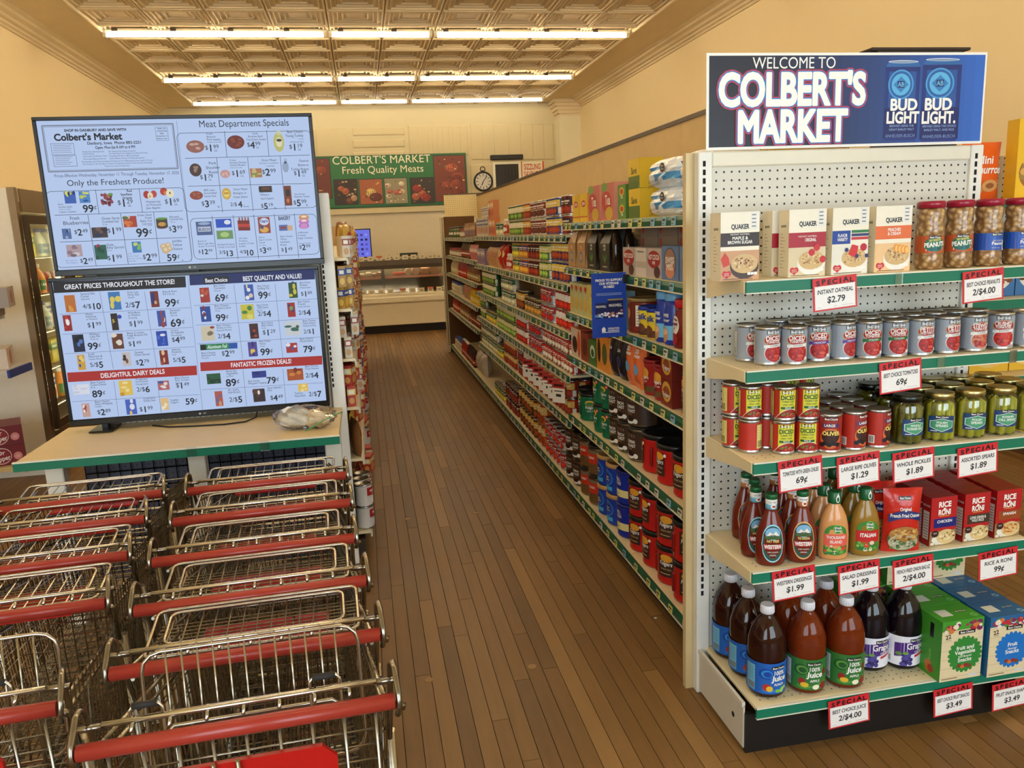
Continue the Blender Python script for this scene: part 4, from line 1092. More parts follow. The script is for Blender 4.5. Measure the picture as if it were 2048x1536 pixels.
item(1512, 352, 86, 86, ((200, 206, 210), (170, 40, 50), (60, 100, 90)), ('Best Choice', 'Gelatin Dessert', 'Pudding & Pie Filling'), 1612, 358, 76, 1616, 432, ('2/$', '1', ''), 32)
bar(1012, 1228, 484, 34, (40, 130, 80)); bar(1180, 1228, 477, 32, (40, 80, 170)); bar(1014, 1046, 486, 30, (24, 24, 28)); T('Aluminum Foil', 1110, 506, 20, 'c', 'bold', 110, (220, 240, 230), slant=.2)
item(0, 0, 0, 0, None, ('Best Choice', 'Aluminum Foil', '75 sq ft'), 1016, 540, 80, 1134, 556, ('$', '2', '99'), 34)
item(1292, 470, 48, 88, ((80, 70, 150), (226, 190, 80), (60, 50, 110)), ('Best Choice', 'Yams', '15 oz'), 1356, 474, 64, 1360, 550, ('', '99', '¢'), 38)
item(1512, 478, 62, 60, ((170, 50, 46), (230, 226, 230), (60, 90, 170)), ('Best Choice', 'Marshmallows'), 1592, 462, 78, 1610, 536, ('', '79', '¢'), 38)
item(1040, 652, 78, 66, ((40, 90, 56), (70, 140, 70), (30, 60, 40)), ('Birds Eye', 'Vegetables', 'or Rice'), 1154, 648, 66, 1148, 732, ('', '89', '¢'), 42)
item(1304, 640, 82, 44, ((50, 60, 140), (190, 200, 230), (40, 46, 110)), (), 0, 0, 0, 1388, 718, ('', '79', '¢'), 38); T('Best Choice', 1278, 708, 11, maxpx=66); T('Whipped Topping', 1278, 722, 11, maxpx=106)
item(1512, 628, 90, 74, ((170, 84, 40), (206, 130, 60), (120, 50, 30)), ('Best Choice', 'Frozen Potatoes'), 1616, 624, 80, 1618, 692, ('2/$', '4', ''), 36)
item(1082, 758, 40, 92, ((180, 90, 70), (60, 110, 180), (206, 150, 110)), ("Mr. Dell's", 'Hash Browns'), 1158, 760, 70, 1162, 832, ('2/$', '5', ''), 36)
item(1306, 746, 66, 82, ((60, 46, 46), (226, 220, 216), (90, 60, 50)), ("Marie Callender's", 'Pies'), 1390, 750, 86, 1404, 822, ('$', '4', '49'), 34)
item(1572, 718, 56, 50, ((226, 190, 90), (240, 220, 150), (190, 80, 50)), (), 0, 0, 0, 1632, 804, ('2/$', '7', ''), 36); T("Totino's", 1548, 784, 12, maxpx=50); T('Pizza Rolls', 1550, 800, 12, maxpx=62)
mb = MB('screen'); pr.plane(mb, -.0012, ox, oz); mb.build('screen', tv2)
for x in (-.42, .42):
    mb = MB('plastic', (16, 14, 14)); mb.box(x-.012, x+.012, .005, .045, -.026, .002); mb.bbox(x-.05, x+.05, -.06, .08, -.0275, -.020, .003); mb.build('foot', tv2)
mb = MB('plastic', (24, 22, 20)); mb.box(-.04, .04, .058, .09, .1, 1.2); mb.build('mount', tv2)
mb = MB('rubber', (26, 24, 22)); mb.tube([(-.98, 3.66, .804), (-.9, 3.60, .8045), (-.78, 3.575, .8045), (-.66, 3.56, .8045), (-.57, 3.58, .8045), (-.53, 3.63, .81), (-.52, 3.70, .86)], .0035, 6)
mb.build('power_cable', label='thin black cable lying below the lower television', cat='cable')

# ---- zip bag with crumpled white things in it
t = thing('zip_bag', (-.30, 3.375, .8035), R(-12), 'clear zip bag of crumpled white wrappers on the tan shelf', 'bag')
def blob(mb, cx, cy, cz, rx, ry, rz_, col, mat, seed, rough=.25, nu=14, nv=9):
    r0 = random.Random(seed); V = []; Fc = []
    for j in range(nv+1):
        th = math.pi*j/nv
        for i in range(nu):
            ph = 2*math.pi*i/nu; k = 1+rough*(r0.random()-.5)*(1 if 0 < j < nv else 0)
            V.append((cx+rx*k*math.sin(th)*math.cos(ph), cy+ry*k*math.sin(th)*math.sin(ph), max(.0005, cz+rz_*k*math.cos(th))))
    for j in range(nv):
        for i in range(nu): i2 = (i+1) % nu; Fc.append((j*nu+i, (j+1)*nu+i, (j+1)*nu+i2, j*nu+i2))
    mb.idx(V, Fc, col, mat, False)
mb = MB('matte', (226, 222, 214)); blob(mb, -.03, 0, .045, .075, .05, .045, (228, 224, 218), 'matte', 1, .5); mb.build('crumpled_wrapper', t)
mb = MB('matte', (226, 210, 184)); blob(mb, .05, .005, .035, .05, .045, .04, (226, 206, 176), 'matte', 2, .5); mb.build('crumpled_wrapper', t)
mb = MB('clear'); blob(mb, .01, 0, .045, .135, .075, .052, None, 'clear', 3, .22, 18, 10); mb.build('bag_film', t)
mb = MB('plastic', (60, 160, 96)); mb.tube([(.03, -.085, .004), (.08, -.06, .03), (.14, -.02, .055), (.17, .0, .062)], .0022, 5); mb.build('zip_strip', t)
# ============================================================ PRODUCT SHAPES
def nuts_material():
    m, nt, b = new_mat('roasted_peanuts'); L = nt.links.new
    tc = node(nt, 'ShaderNodeTexCoord'); vo = node(nt, 'ShaderNodeTexVoronoi', in_Scale=62.)
    L(tc.outputs['Object'], vo.inputs['Vector'])
    rp = node(nt, 'ShaderNodeValToRGB'); e = rp.color_ramp.elements
    e[0].color = lin((226, 186, 126)); e[1].color = lin((134, 92, 50)); e[1].position = .62
    L(vo.outputs['Distance'], rp.inputs[0]); L(rp.outputs[0], b.inputs['Base Color'])
    bp = node(nt, 'ShaderNodeBump', in_Strength=1., in_Distance=.004, invert=True); L(vo.outputs['Distance'], bp.inputs['Height']); L(bp.outputs[0], b.inputs['Normal'])
    b.inputs['Roughness'].default_value = .4; b.inputs['Coat Weight'].default_value = .8; b.inputs['Coat Roughness'].default_value = .06
    return m
MT['nuts'] = nuts_material()
TINC = (196, 196, 196)
def can_tpl(name, r, h, base, draw, n=22, tin=TINC, onepiece=False, back=None):
    b = MB('tin', tin)
    b.lathe([(r*.95, 0), (r, .002), (r, .006), (r*.975, .008), (r*.975, h-.008), (r, h-.006), (r, h-.001), (r*.95, h), (r*.93, h-.004), (r*.4, h-.005), (.0001, h-.005)], n, capt=False)
    lb = b if onepiece else MB('print', base)
    rl = r*.98
    if not onepiece or base: lb.lathe([(rl, .009), (rl, h-.009)], n, col=base, mat='print', capb=False, capt=False)
    if draw:
        pr = PR('print', .00015); draw(pr, rl, h)
        pr.wrap(lb, rl, 0, .0008 if n >= 20 else .0012)
    if onepiece: return (name, b.mesh(name))
    return (name, [('tin_body', b.mesh('tin_body')), ('paper_label', lb.mesh('paper_label'))])
def box_tpl(name, w, d, h, cols, front=None, side=None, top=None, onepiece=False):
    """carton with its front towards -y, standing on z 0, front face at y 0"""
    b = MB('print', cols[0]); c = list(cols)+[cols[-1]]*6
    b.box(-w/2, w/2, 0, d, 0, h, cols=[c[0], c[1], c[0], c[1], c[2], c[2]])
    f = b if onepiece else MB('print')
    def pf(fn, how):
        if fn: pr = PR('print', .00015); fn(pr); how(pr)
    pf(front, lambda p: p.plane(f, -.0002))
    pf(side, lambda p: p.side(f, -w/2-.0002, d, 0, -1))
    pf(top, lambda p: p.into(f, lambda u, v, l: np.column_stack([u, v, h+.0002+l])))
    if onepiece or not f.f: return (name, b.mesh(name))
    return (name, [('carton', b.mesh('carton')), ('printed_panel', f.mesh('printed_panel'))])
def prof_r(prof, z):
    for (r0, z0), (r1, z1) in zip(prof, prof[1:]):
        if z0 <= z <= z1: return r0 + (r1-r0)*(z-z0)/max(1e-9, z1-z0)
    return prof[-1][0]
def wrap_prof(pr, mb, prof, sy=1., lift=.0009):
    def fn(u, v, l):
        r = np.array([prof_r(prof, z) for z in v]); a = u/np.maximum(r, .005); q = r+l+lift
        return np.column_stack([q*np.sin(a), -q*np.cos(a)*sy, v])
    return pr.into(mb, fn)
def bag_mesh(name, w, h, d, col, draw=None, mat='foil', crimp=True, lean=0., seed=0):
    """pillow pack standing up: puffed in the middle, flat at the seals; front towards -y"""
    mb = MB(mat, col); nu, nv = 8, 10; r0 = random.Random(seed)
    def th(s, t): return d/2*(max(0, 1-abs(s)**2.6)**.6)*(max(0, math.sin(math.pi*min(1, (t*.96)+.04)))**.5)
    def wd(t): return w/2*(1-.08*math.sin(math.pi*t))
    for sg in (-1, 1):
        V = []; Fc = []
        for j in range(nv+1):
            t = j/nv
            for i in range(nu+1):
                s = -1+2*i/nu
                V.append((wd(t)*s, sg*(th(s, t)*(1+.12*(r0.random()-.5)))+d/2+lean*t, h*t))
        for j in range(nv):
            for i in range(nu):
                a = j*(nu+1)+i; q = (a, a+1, a+nu+2, a+nu+1); Fc.append(q if sg < 0 else q[::-1])
        mb.idx(V, Fc, col, mat, True)
    if draw:
        pr = PR('print', .0002); draw(pr)
        def fn(u, v, l):
            t = np.clip(v/h, 0, 1); yy = np.array([-th(min(1, max(-1, a/(w/2))), b_) for a, b_ in zip(u, t)])
            return np.column_stack([u, yy+d/2-l-.0016+lean*t, v])
        pr.into(mb, fn)
    return mb.mesh(name)
def spot(px_, py_, z, r):
    q = at(px_, py_, 2, z); k = math.hypot(q.x, q.y); q = Vector((q.x+q.x/k*r, q.y+q.y/k*r, z))
    m_ = {1.17: 2.05, .912: 2.0, .58: 1.995, .165: 1.955}.get(z, 0)+r+.004          # keep it on the shelf
    return q if q.y >= m_ else Vector((q.x*m_/q.y, m_, z))
WHITE, BLACK = (240, 236, 228), (20, 18, 20)
def bc(pr, u, v, w, h=.0095, col=BLACK):
    """black house-brand plate"""
    pr.rect(u-w/2, v, u+w/2, v+h, col, 4); pr.text('Best Choice', u, v+h*.24, h*.55, WHITE, maxw=w*.9, st='bold')
def speck(pr, u0, v0, u1, v1, tones, n, s, seed=1):
    r0 = random.Random(seed)
    for _ in range(n):
        k = s*r0.uniform(.6, 1.3); pr.ell(r0.uniform(u0, u1), r0.uniform(v0, v1), k, k*.8, r0.choice(tones), 6); pr.layer -= 1
    pr.layer += 1

# ============================================================ END-CAP SHELVING
ES = {1: (1.425, 2.06), 2: (1.17, 2.05), 3: (.912, 2.00), 4: (.58, 1.995), 5: (.165, 1.955)}
EX0, EX1 = 1.05, 1.975
t = thing('end_cap_gondola', (1.5, 2.31, 0), 0, 'cream pegboard end-cap shelving with green price rails at the aisle corner', 'shelf unit')
X = lambda x: x-1.5
Yy = lambda y: y-2.31
for x in (1.018, 1.955):
    mb = MB('paint', (228, 224, 214)); mb.bbox(X(x), X(x+.045), -.005, .03, 0, 1.80, .003)
    u = mb.build('upright', t); sl = MB('matte', BLACK); slots(sl, X(x+.018), -.005, .36, 1.77, .009); sl.build('slot_row', u)
mb = MB('peg', CREAM); mb.box(X(1.063), X(1.955), .008, .02, .14, 1.78); mb.build('back_panel', t)
MB('paint', (226, 218, 198)).bbox(X(1.063), X(1.955), -.002, .02, 1.755, 1.80, .004).build('top_trim', t)
MB('paint', (206, 182, 134)).box(X(.992), X(1.99), .03, .055, 0, 1.80).build('end_board', t)
for k, (z, yf) in ES.items():
    s = MB('paint', (232, 214, 172)); s.bbox(X(EX0), X(EX1), Yy(yf), .006, z-.012, z, .002)
    if k < 5: s.box(X(EX0), X(EX1), Yy(yf), Yy(yf)+.004, z-.035, z-.010)
    sh = s.build('shelf', t)
    pk = MB('matte', (30, 24, 18))
    for i in range(34):
        for j in range(2 if k != 5 else 3):
            xx = EX0+.03+i*.0265; yy = yf+.03+j*.022
            pk.face([(X(xx)+.0025*math.cos(a), Yy(yy)+.0025*math.sin(a), z+.0003) for a in [q*math.pi/3 for q in range(6)]])
    pk.build('punched_holes', sh)
    MB('paint', GREEN).box(X(EX0), X(EX1), Yy(yf)-.008, Yy(yf), z-.034, z-.004).build('price_rail', sh)
    lp = MB('paint', (226, 218, 196)); lp.box(X(EX0), X(EX1), Yy(yf)-.010, Yy(yf), z-.004, z); lp.box(X(EX0), X(EX1), Yy(yf)-.010, Yy(yf), z-.037, z-.034); lp.build('rail_lip', sh)
    if k < 5:
        for x in (EX0-.004, EX1): MB('paint', (224, 206, 164)).prism([(0.004, z-.002), (0.004, z-.068), (Yy(yf)+.06, z-.036), (Yy(yf), z-.034), (Yy(yf), z-.002)], 0, X(x), X(x+.004)).build('bracket', sh)
for (px_, py_, k) in ((1682, 562, 1), (1793, 553, 1), (1877, 725, 2), (2020, 713, 2)):
    z, yf = ES[k]; q = at(px_, py_, 1, yf); MB('clear').box(X(q.x)-.012, X(q.x)+.012, Yy(yf)-.013, Yy(yf)-.0105, z-.037, z+.001).build('clear_clip', t)
MB('paint', (22, 18, 16)).box(X(1.03), X(1.965), Yy(1.975), Yy(1.99), 0, .13).build('kick_plate', t)
for x in (1.026, 1.965):
    mb = MB('paint', (206, 198, 180)); mb.bbox(X(x), X(x+.006), Yy(1.985), 0, .012, .155, .001)
    u = mb.build('base_side', t)
    h = MB('matte', BLACK); h.lathe([(.009, 0), (.009, .001)], 12); h.v = [(X(x)-.001+zz*.5, Yy(2.05)+xx, .085+yy) for xx, yy, zz in h.v]; h.build('bolt_hole', u)
MB('paint', (214, 206, 190)).box(X(1.022), X(1.032), Yy(1.985), 0, .150, .165).build('base_flange', t)

# ---- welcome sign (photo crop 1370,60 at 3.02x)
SW, SH = .942, .276
t = thing('welcome_sign', (1.038, 2.296, 1.803), 0, 'blue printed welcome sign with two beer cans standing on top of the end-cap', 'sign')
MB('print', (238, 234, 226)).box(0, SW, 0, .004, 0, SH).build('board', t)
H = homog([(115, 145), (1773, 108), (1803, 665), (150, 740)], SW, SH)
pr = PR('print', .00004); PXH = SW/1655.
b = 14*PXH
for i in range(28):
    g = max(0, i/27-.12)/.88
    c = (int(20+26*g), int(16+84*g), int(34+156*g))
    pr.rect(b+(SW-2*b)*i/28, b, b+(SW-2*b)*(i+1)/28+.0005, SH-b, c); pr.layer -= 1
pr.layer += 1
u, v = H(640, 228); pr.text('WELCOME TO', u, v, 56*PXH, WHITE, maxw=480*PXH)
for s, xc, y, hh, w in (("COLBERT'S", 647, 448, 156, 850), ('MARKET', 660, 674, 156, 640)):
    u, v = H(xc, y)
    for d_, n_, c in ((17, 14, (178, 52, 78)), (10, 12, (34, 120, 190)), (4.5, 8, (244, 240, 232))):
        for a in range(n_): pr.text(s, u+d_*PXH*math.cos(a*2*math.pi/n_), v+d_*PXH*math.sin(a*2*math.pi/n_), hh*PXH, c, st='bold', sx=.78, maxw=w*PXH)
def beer(xc, yt, yb, w):
    u, vt = H(xc, yt); _, vb = H(xc, yb); w *= PXH; h = vt-vb
    c0 = (26, 44, 112); c1 = (20, 34, 96)
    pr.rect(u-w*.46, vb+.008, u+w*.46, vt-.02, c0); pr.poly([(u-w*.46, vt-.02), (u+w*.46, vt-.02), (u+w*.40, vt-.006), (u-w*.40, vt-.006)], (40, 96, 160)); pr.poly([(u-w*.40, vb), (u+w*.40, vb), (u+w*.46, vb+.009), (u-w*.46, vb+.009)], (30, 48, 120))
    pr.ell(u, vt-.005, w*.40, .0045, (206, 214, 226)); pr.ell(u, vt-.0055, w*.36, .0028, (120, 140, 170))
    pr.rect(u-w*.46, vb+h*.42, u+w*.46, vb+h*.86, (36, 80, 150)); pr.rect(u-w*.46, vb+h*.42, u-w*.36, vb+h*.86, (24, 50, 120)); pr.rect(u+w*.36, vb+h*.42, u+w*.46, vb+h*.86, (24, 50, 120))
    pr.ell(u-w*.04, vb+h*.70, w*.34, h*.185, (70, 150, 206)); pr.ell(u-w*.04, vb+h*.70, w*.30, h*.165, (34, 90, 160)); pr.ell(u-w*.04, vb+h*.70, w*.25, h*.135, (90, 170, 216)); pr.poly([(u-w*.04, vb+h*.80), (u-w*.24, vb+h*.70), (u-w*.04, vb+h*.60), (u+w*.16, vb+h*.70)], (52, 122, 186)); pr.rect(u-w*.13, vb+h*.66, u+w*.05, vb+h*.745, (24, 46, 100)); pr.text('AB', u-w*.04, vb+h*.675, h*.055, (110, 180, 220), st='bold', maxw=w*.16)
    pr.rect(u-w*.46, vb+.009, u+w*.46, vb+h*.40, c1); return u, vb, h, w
u, vb, h, w = beer(1280, 165, 660, 228); d = w*.44
pr.text('BUD', u+.008, vb+h*.385, h*.135, WHITE, st='black', maxw=w*.80); pr.text('LIGHT', u+.006, vb+h*.225, h*.135, WHITE, st='black', maxw=w*.88); pr.text('BREWED USING THE', u+.004, vb+h*.175, h*.026, (150, 176, 220), maxw=w*.72); pr.text('GREAT BARLEY MALT', u+.004, vb+h*.13, h*.026, (150, 176, 220), maxw=w*.72); pr.text('ANHEUSER-BUSCH', u, vb+h*.045, h*.038, (120, 146, 200), maxw=w*.8)
u, vb, h, w = beer(1512, 148, 660, 262)
pr.text('BUD', u-.008, vb+h*.385, h*.135, WHITE, st='black', maxw=w*.66); pr.text('LIGHT.', u-.004, vb+h*.225, h*.135, WHITE, st='black', maxw=w*.82); pr.text('BREWED USING THE CHOICE', u, vb+h*.175, h*.026, (150, 176, 220), maxw=w*.8); pr.text('BARLEY MALT, AND RICE', u, vb+h*.13, h*.026, (150, 176, 220), maxw=w*.76); pr.text('ANHEUSER-BUSCH', u, vb+h*.045, h*.038, (120, 146, 200), maxw=w*.8)
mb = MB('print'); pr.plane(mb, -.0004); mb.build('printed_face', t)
t = thing('dark_tray', (1.778, 2.335, 2.094), 0, 'flat dark brown board lying behind the top of the welcome sign', 'board')
MB('matte', (58, 44, 34)).bbox(-.175, .175, 0, .18, 0, .009, .002).build('board', t)
MB('matte', (70, 54, 40)).box(-.15, .15, .007, .027, -.2935, 0).build('stand', t)

# ---- SPECIAL tags
def special(px_, py_, k, lines, price_, rot=R(-4), small=1.):
    z, yf = ES[k]; q = at(px_, py_, 1, yf-.014)
    W, Hh = .138, .094
    t = thing('price_sign', (q.x, yf-.0145, q.z-Hh/2), 0, 'red-bordered SPECIAL price sign reading "%s %s"' % (lines, price_), 'price sign', 'special price signs')
    t.rotation_euler = (0, rot, 0)
    MB('print', (206, 40, 48)).box(-W/2, W/2, 0, .0012, 0, Hh).build('card', t)
    pr = PR('print', .0001)
    u0, v0, u1, v1 = -W/2+.007, .006, W/2-.007, Hh-.024
    pr.rect(u0, v0, u1, v1, (238, 232, 228))
    for i in range(25):
        uu = u0+(u1-u0)*i/24
        for v in (v0, v1): pr.ell(uu, v, .0022, .0022, (238, 232, 228), 6); pr.layer -= 1
    for i in range(13):
        vv = v0+(v1-v0)*i/12
        for u in (u0, u1): pr.ell(u, vv, .0022, .0022, (238, 232, 228), 6); pr.layer -= 1
    pr.layer += 1
    for i, ch in enumerate('SPECIAL'): pr.text(ch, -.0525+.0175*i, Hh-.0195+.001*abs(i-3)*(1 if i % 2 else -.3), .0135, (28, 12, 14), st='black', sx=1.2)
    pr.text(lines, 0, .049, .0118, (34, 28, 30), st='bold', maxw=W*.82*small, slant=.08)
    pr.text(price_, .002, .022, .0172, (28, 24, 26), st='bold', sx=1.0, slant=.08)
    pr.rect(-.058, .0105, -.045, .0113, (150, 140, 140)); pr.rect(.02, .0105, .055, .0113, (150, 140, 140)); pr.rect(-.004, .0105, .004, .0115, (150, 140, 140))
    mb = MB('print'); pr.plane(mb, -.0003); mb.build('lettering', t)
for a in ((1672, 586, 1, 'INSTANT OATMEAL', '$2.79'), (1968, 571, 1, 'BEST CHOICE PEANUTS', '2/$4.00'), (1803, 752, 2, 'BEST CHOICE TOMATOES', '69¢'), (1603, 948, 3, 'TOMATOES WITH GREEN CHILIES', '69¢'),
          (1719, 939, 3, 'LARGE RIPE OLIVES', '$1.29'), (1829, 930, 3, 'WHOLE PICKLES', '$1.89'), (1957, 920, 3, 'ASSORTED SPEARS', '$1.89'), (1590, 1166, 4, 'WESTERN DRESSINGS', '$1.99'),
          (1720, 1154, 4, 'SALAD DRESSING', '$1.99'), (1828, 1143, 4, 'FRENCH FRIED ONION BAG 6Z', '2/$4.00'), (1998, 1127, 4, 'RICE A RONI', '99¢'), (1700, 1422, 5, 'BEST CHOICE JUICE', '2/$4.00'), (1908, 1399, 5, 'BEST CHOICE FRUIT SNACKS', '$3.49'), (2024, 1388, 5, 'FRUIT SNACK SHAPES', '$3.49')):
    special(*a)

# ---- shelf 1: oatmeal cartons and peanut jars
Z1 = ES[1][0]
def oat_front(style):
    def f(pr):
        w, h = .118, .19
        top = (236, 226, 206); pr.rect(-w/2, 0, w/2, h, top)
        bandc = {'maple': (52, 36, 34), 'orig': (166, 34, 52), 'flav': (34, 70, 150), 'peach': (222, 108, 62)}[style]
        if style == 'maple': pr.rect(-w/2, h*.50, w/2, h*.70, bandc)
        elif style == 'flav':
            pr.rect(-w/2, h*.46, 0, h*.66, bandc)
            for i, c in enumerate(((50, 120, 70), (50, 60, 110), (190, 60, 70))): pr.rect(.003, h*(.62-.052*i), w/2, h*(.662-.052*i), c)
        else: pr.rect(-w/2, h*.44 if style == 'orig' else h*.50, w/2, h*.66 if style == 'orig' else h*.70, bandc)
        bg = {'maple': (200, 150, 110), 'orig': (214, 196, 160), 'flav': (226, 220, 206), 'peach': (232, 190, 140)}[style]
        pr.rect(-w/2, 0, w/2, h*.44, bg)
        pr.text('QUAKER', 0, h*.755, .0125, (24, 34, 52), st='black', maxw=w*.46)
        if style == 'maple': pr.text('INSTANT OATMEAL', 0, h*.665, .0045, WHITE, maxw=w*.6); pr.text('MAPLE &', 0, h*.60, .0085, WHITE, st='bold', maxw=w*.42); pr.text('BROWN SUGAR', 0, h*.54, .0085, WHITE, st='bold', maxw=w*.64)
        elif style == 'orig': pr.text('INSTANT OATMEAL', 0, h*.59, .0045, WHITE, maxw=w*.58); pr.text('ORIGINAL', .01, h*.525, .009, WHITE, st='bold', maxw=w*.3)
        elif style == 'flav': pr.text('FLAVOR', -w*.22, h*.565, .0085, WHITE, st='bold', maxw=w*.26); pr.text('VARIETY', -w*.22, h*.505, .0085, WHITE, st='bold', maxw=w*.28)
        else: pr.text('PEACHES', .002, h*.62, .0085, WHITE, st='bold', maxw=w*.36); pr.text('& CREAM', .002, h*.56, .0085, WHITE, st='bold', maxw=w*.36)
        pr.ell(.014, h*.20, .044, .034, (70, 52, 44) if style == 'maple' else (232, 226, 216)); pr.ell(.014, h*.245, .041, .027, (206, 172, 120))
        speck(pr, -.016, h*.18, .044, h*.33, [(226, 198, 150), (184, 140, 92), (214, 180, 128), (160, 112, 70)], 60, .0032, sum(map(ord, style)))
        if style == 'orig':
            for a, b_ in ((.014, .36), (.030, .43), (.05, .25)): pr.ell(a, h*b_, .010, .010, (196, 44, 56))
        if style == 'flav':
            pr.poly([(-.006, h*.30), (.02, h*.24), (.026, h*.42), (.006, h*.45)], (206, 50, 54)); pr.ell(.044, h*.40, .011, .011, (190, 40, 54))
            for a, b_ in ((-.012, .37), (.022, .27), (.055, .27)): pr.ell(a, h*b_, .006, .006, (46, 56, 106))
        if style == 'peach':
            for i in range(4): pr.ell(.010+.011*i, h*.36-.002*i, .008, .012, (232, 150, 70)); pr.ell(.012+.011*i, h*.355-.002*i, .005, .009, (240, 190, 110))
        if style == 'maple':
            pr.poly([(-.058, h*.32), (-.046, h*.42), (-.034, h*.34), (-.03, h*.24), (-.05, h*.20)], (196, 60, 40))
            speck(pr, .0, h*.25, .03, h*.33, [(110, 60, 34)], 12, .0025, 3)
        pr.ell(-.046, h*.105, .0075, .008, (196, 40, 46)); pr.ell(-.034, h*.105, .0075, .008, (196, 40, 46)); pr.poly([(-.053, h*.095), (-.027, h*.095), (-.040, h*.03)], (196, 40, 46)); pr.text('HEART', -.040, h*.098, .0035, WHITE, maxw=.016); pr.text('HEALTHY', -.040, h*.072, .0035, WHITE, maxw=.017)
        for i in range(3): pr.rect(.024+.010*i, h*.075, .033+.010*i, h*.115, (236, 232, 226))
        pr.rect(w*.27, h*.74, w*.44, h*.99, (226, 222, 216))
        for i in range(4): pr.rect(w*.30, h*(.78+.055*i), w*.41, h*(.795+.055*i), (110, 110, 116))
        pr.rect(-.05, h*.018, .04, h*.028, (90, 70, 50))
    return f
def oat_side(pr):
    pr.rect(0, 0, .052, .19, (230, 216, 184)); pr.text('QUAKER', .026, .142, .006, (60, 54, 50), maxw=.026, st='bold')
    for i in range(11): pr.rect(.010, .122-.0095*i, .022+.012*((i*7) % 3)/2, .1235-.0095*i, (150, 132, 100))
oat = {s: box_tpl('oatmeal_carton', .118, .052, .19, ((234, 224, 200), (228, 214, 182), (236, 228, 208)), oat_front(s), oat_side) for s in ('maple', 'orig', 'flav', 'peach')}
def put_box(tpl, pxl, py_, z, w, d, rz, lab, cat, group=None, yoff=0.):
    q = at(pxl, py_, 1, 2.085); place(tpl, (q.x+w/2+yoff*.05, 2.085+yoff, z+.0006), rz, lab, cat, group)
g = 'oatmeal cartons on the top end-cap shelf'
put_box(oat['maple'], 1440, 556, Z1, .118, .052, R(1), 'oatmeal carton with dark brown maple band, leftmost on the top end-cap shelf', 'carton', g)
put_box(oat['orig'], 1452, 552, Z1, .118, .052, R(0), 'oatmeal carton with red band tucked behind the brown-banded one', 'carton', g, .058)
put_box(oat['orig'], 1575, 551, Z1, .118, .052, R(1.5), 'oatmeal carton with red original band and raspberries, second from left', 'carton', g)
put_box(oat['orig'], 1562, 548, Z1, .118, .052, R(.5), 'oatmeal carton with red band directly behind the raspberry one', 'carton', g, .062)
put_box(oat['flav'], 1661, 549, Z1, .118, .052, R(2), 'oatmeal carton with blue flavor variety panel and strawberries', 'carton', g)
put_box(oat['peach'], 1747, 544, Z1, .118, .052, R(1), 'oatmeal carton with orange peaches band beside the peanut jars', 'carton', g)
def nut_jar(style):
    prof = [(.030, 0), (.037, .004), (.038, .04), (.036, .045), (.036, .100), (.038, .106), (.0375, .125), (.033, .14), (.0375, .158), (.037, .172), (.033, .178)]
    b = MB('nuts'); b.lathe(prof, 24)
    lid = MB('plastic', (150, 22, 48)); lid.lathe([(.035, .1785), (.0375, .1795), (.0375, .196), (.035, .199)], 24)
    lb = MB('print'); pr = PR('print', .00015)
    if style == 'or':
        pr.rect(-.11, .048, .11, .098, (190, 84, 40), 24); pr.ell(0, .073, .030, .021, (32, 110, 86)); pr.text('DRY ROASTED', 0, .083, .006, (240, 220, 90), maxw=.034, st='bold', rot=.1); pr.text('PEANUTS', 0, .067, .0125, WHITE, maxw=.058, st='black', rot=.08); pr.poly([(-.024, .054), (.024, .058), (.024, .065), (-.024, .061)], (230, 226, 226)); pr.text('UNSALTED', 0, .0575, .0045, (40, 60, 140), maxw=.032, rot=.08)
    else:
        pr.rect(-.11, .048, .11, .098, (36, 84, 176), 24); pr.poly([(-.014, .048), (.05, .048), (.05, .080), (-.014, .080)], (214, 114, 62)); pr.text('DRY ROASTED', .016, .073, .0045, (240, 220, 190), maxw=.032); pr.text('Peanuts', .018, .063, .009, WHITE, maxw=.042, st='bold'); pr.text('NET WT 16 OZ', .010, .053, .003, (240, 220, 190), maxw=.024); pr.rect(.036, .052, .044, .058, WHITE)
    bc(pr, 0 if style == 'or' else .014, .089, .034, .0095)
    pr.wrap(lb, .0362, 0, .0009)
    return ('peanut_jar', [('jar', b.mesh('jar')), ('lid', lid.mesh('lid')), ('paper_label', lb.mesh('paper_label'))])
nj = {s: nut_jar(s) for s in ('or', 'bl')}
g = 'peanut jars on the top end-cap shelf'
for k, (px_, py_, s, lab) in enumerate(((1856, 541, 'or', 'peanut jar with orange and green label, red lid, next to the peach oatmeal'), (1913, 541, 'or', 'second peanut jar with orange and green label and red lid'), (1972, 536, 'bl', 'peanut jar with blue and orange label under the right upright'), (2030, 534, 'bl', 'peanut jar with blue and orange label at the photo right edge'))):
    q = at(px_, py_, 1, 2.115); place(nj[s], (q.x, 2.115, Z1+.0006), R((-14, -20, -22, -26)[k]), lab, 'jar', g)
for px_ in (1884, 1945, 2003):
    q = at(px_, 541, 1, 2.115); place(nj['or'], (q.x+.012, 2.197, Z1+.0006), 0, 'peanut jar standing in the back row behind the front peanut jars', 'jar', 'back row of peanut jars')

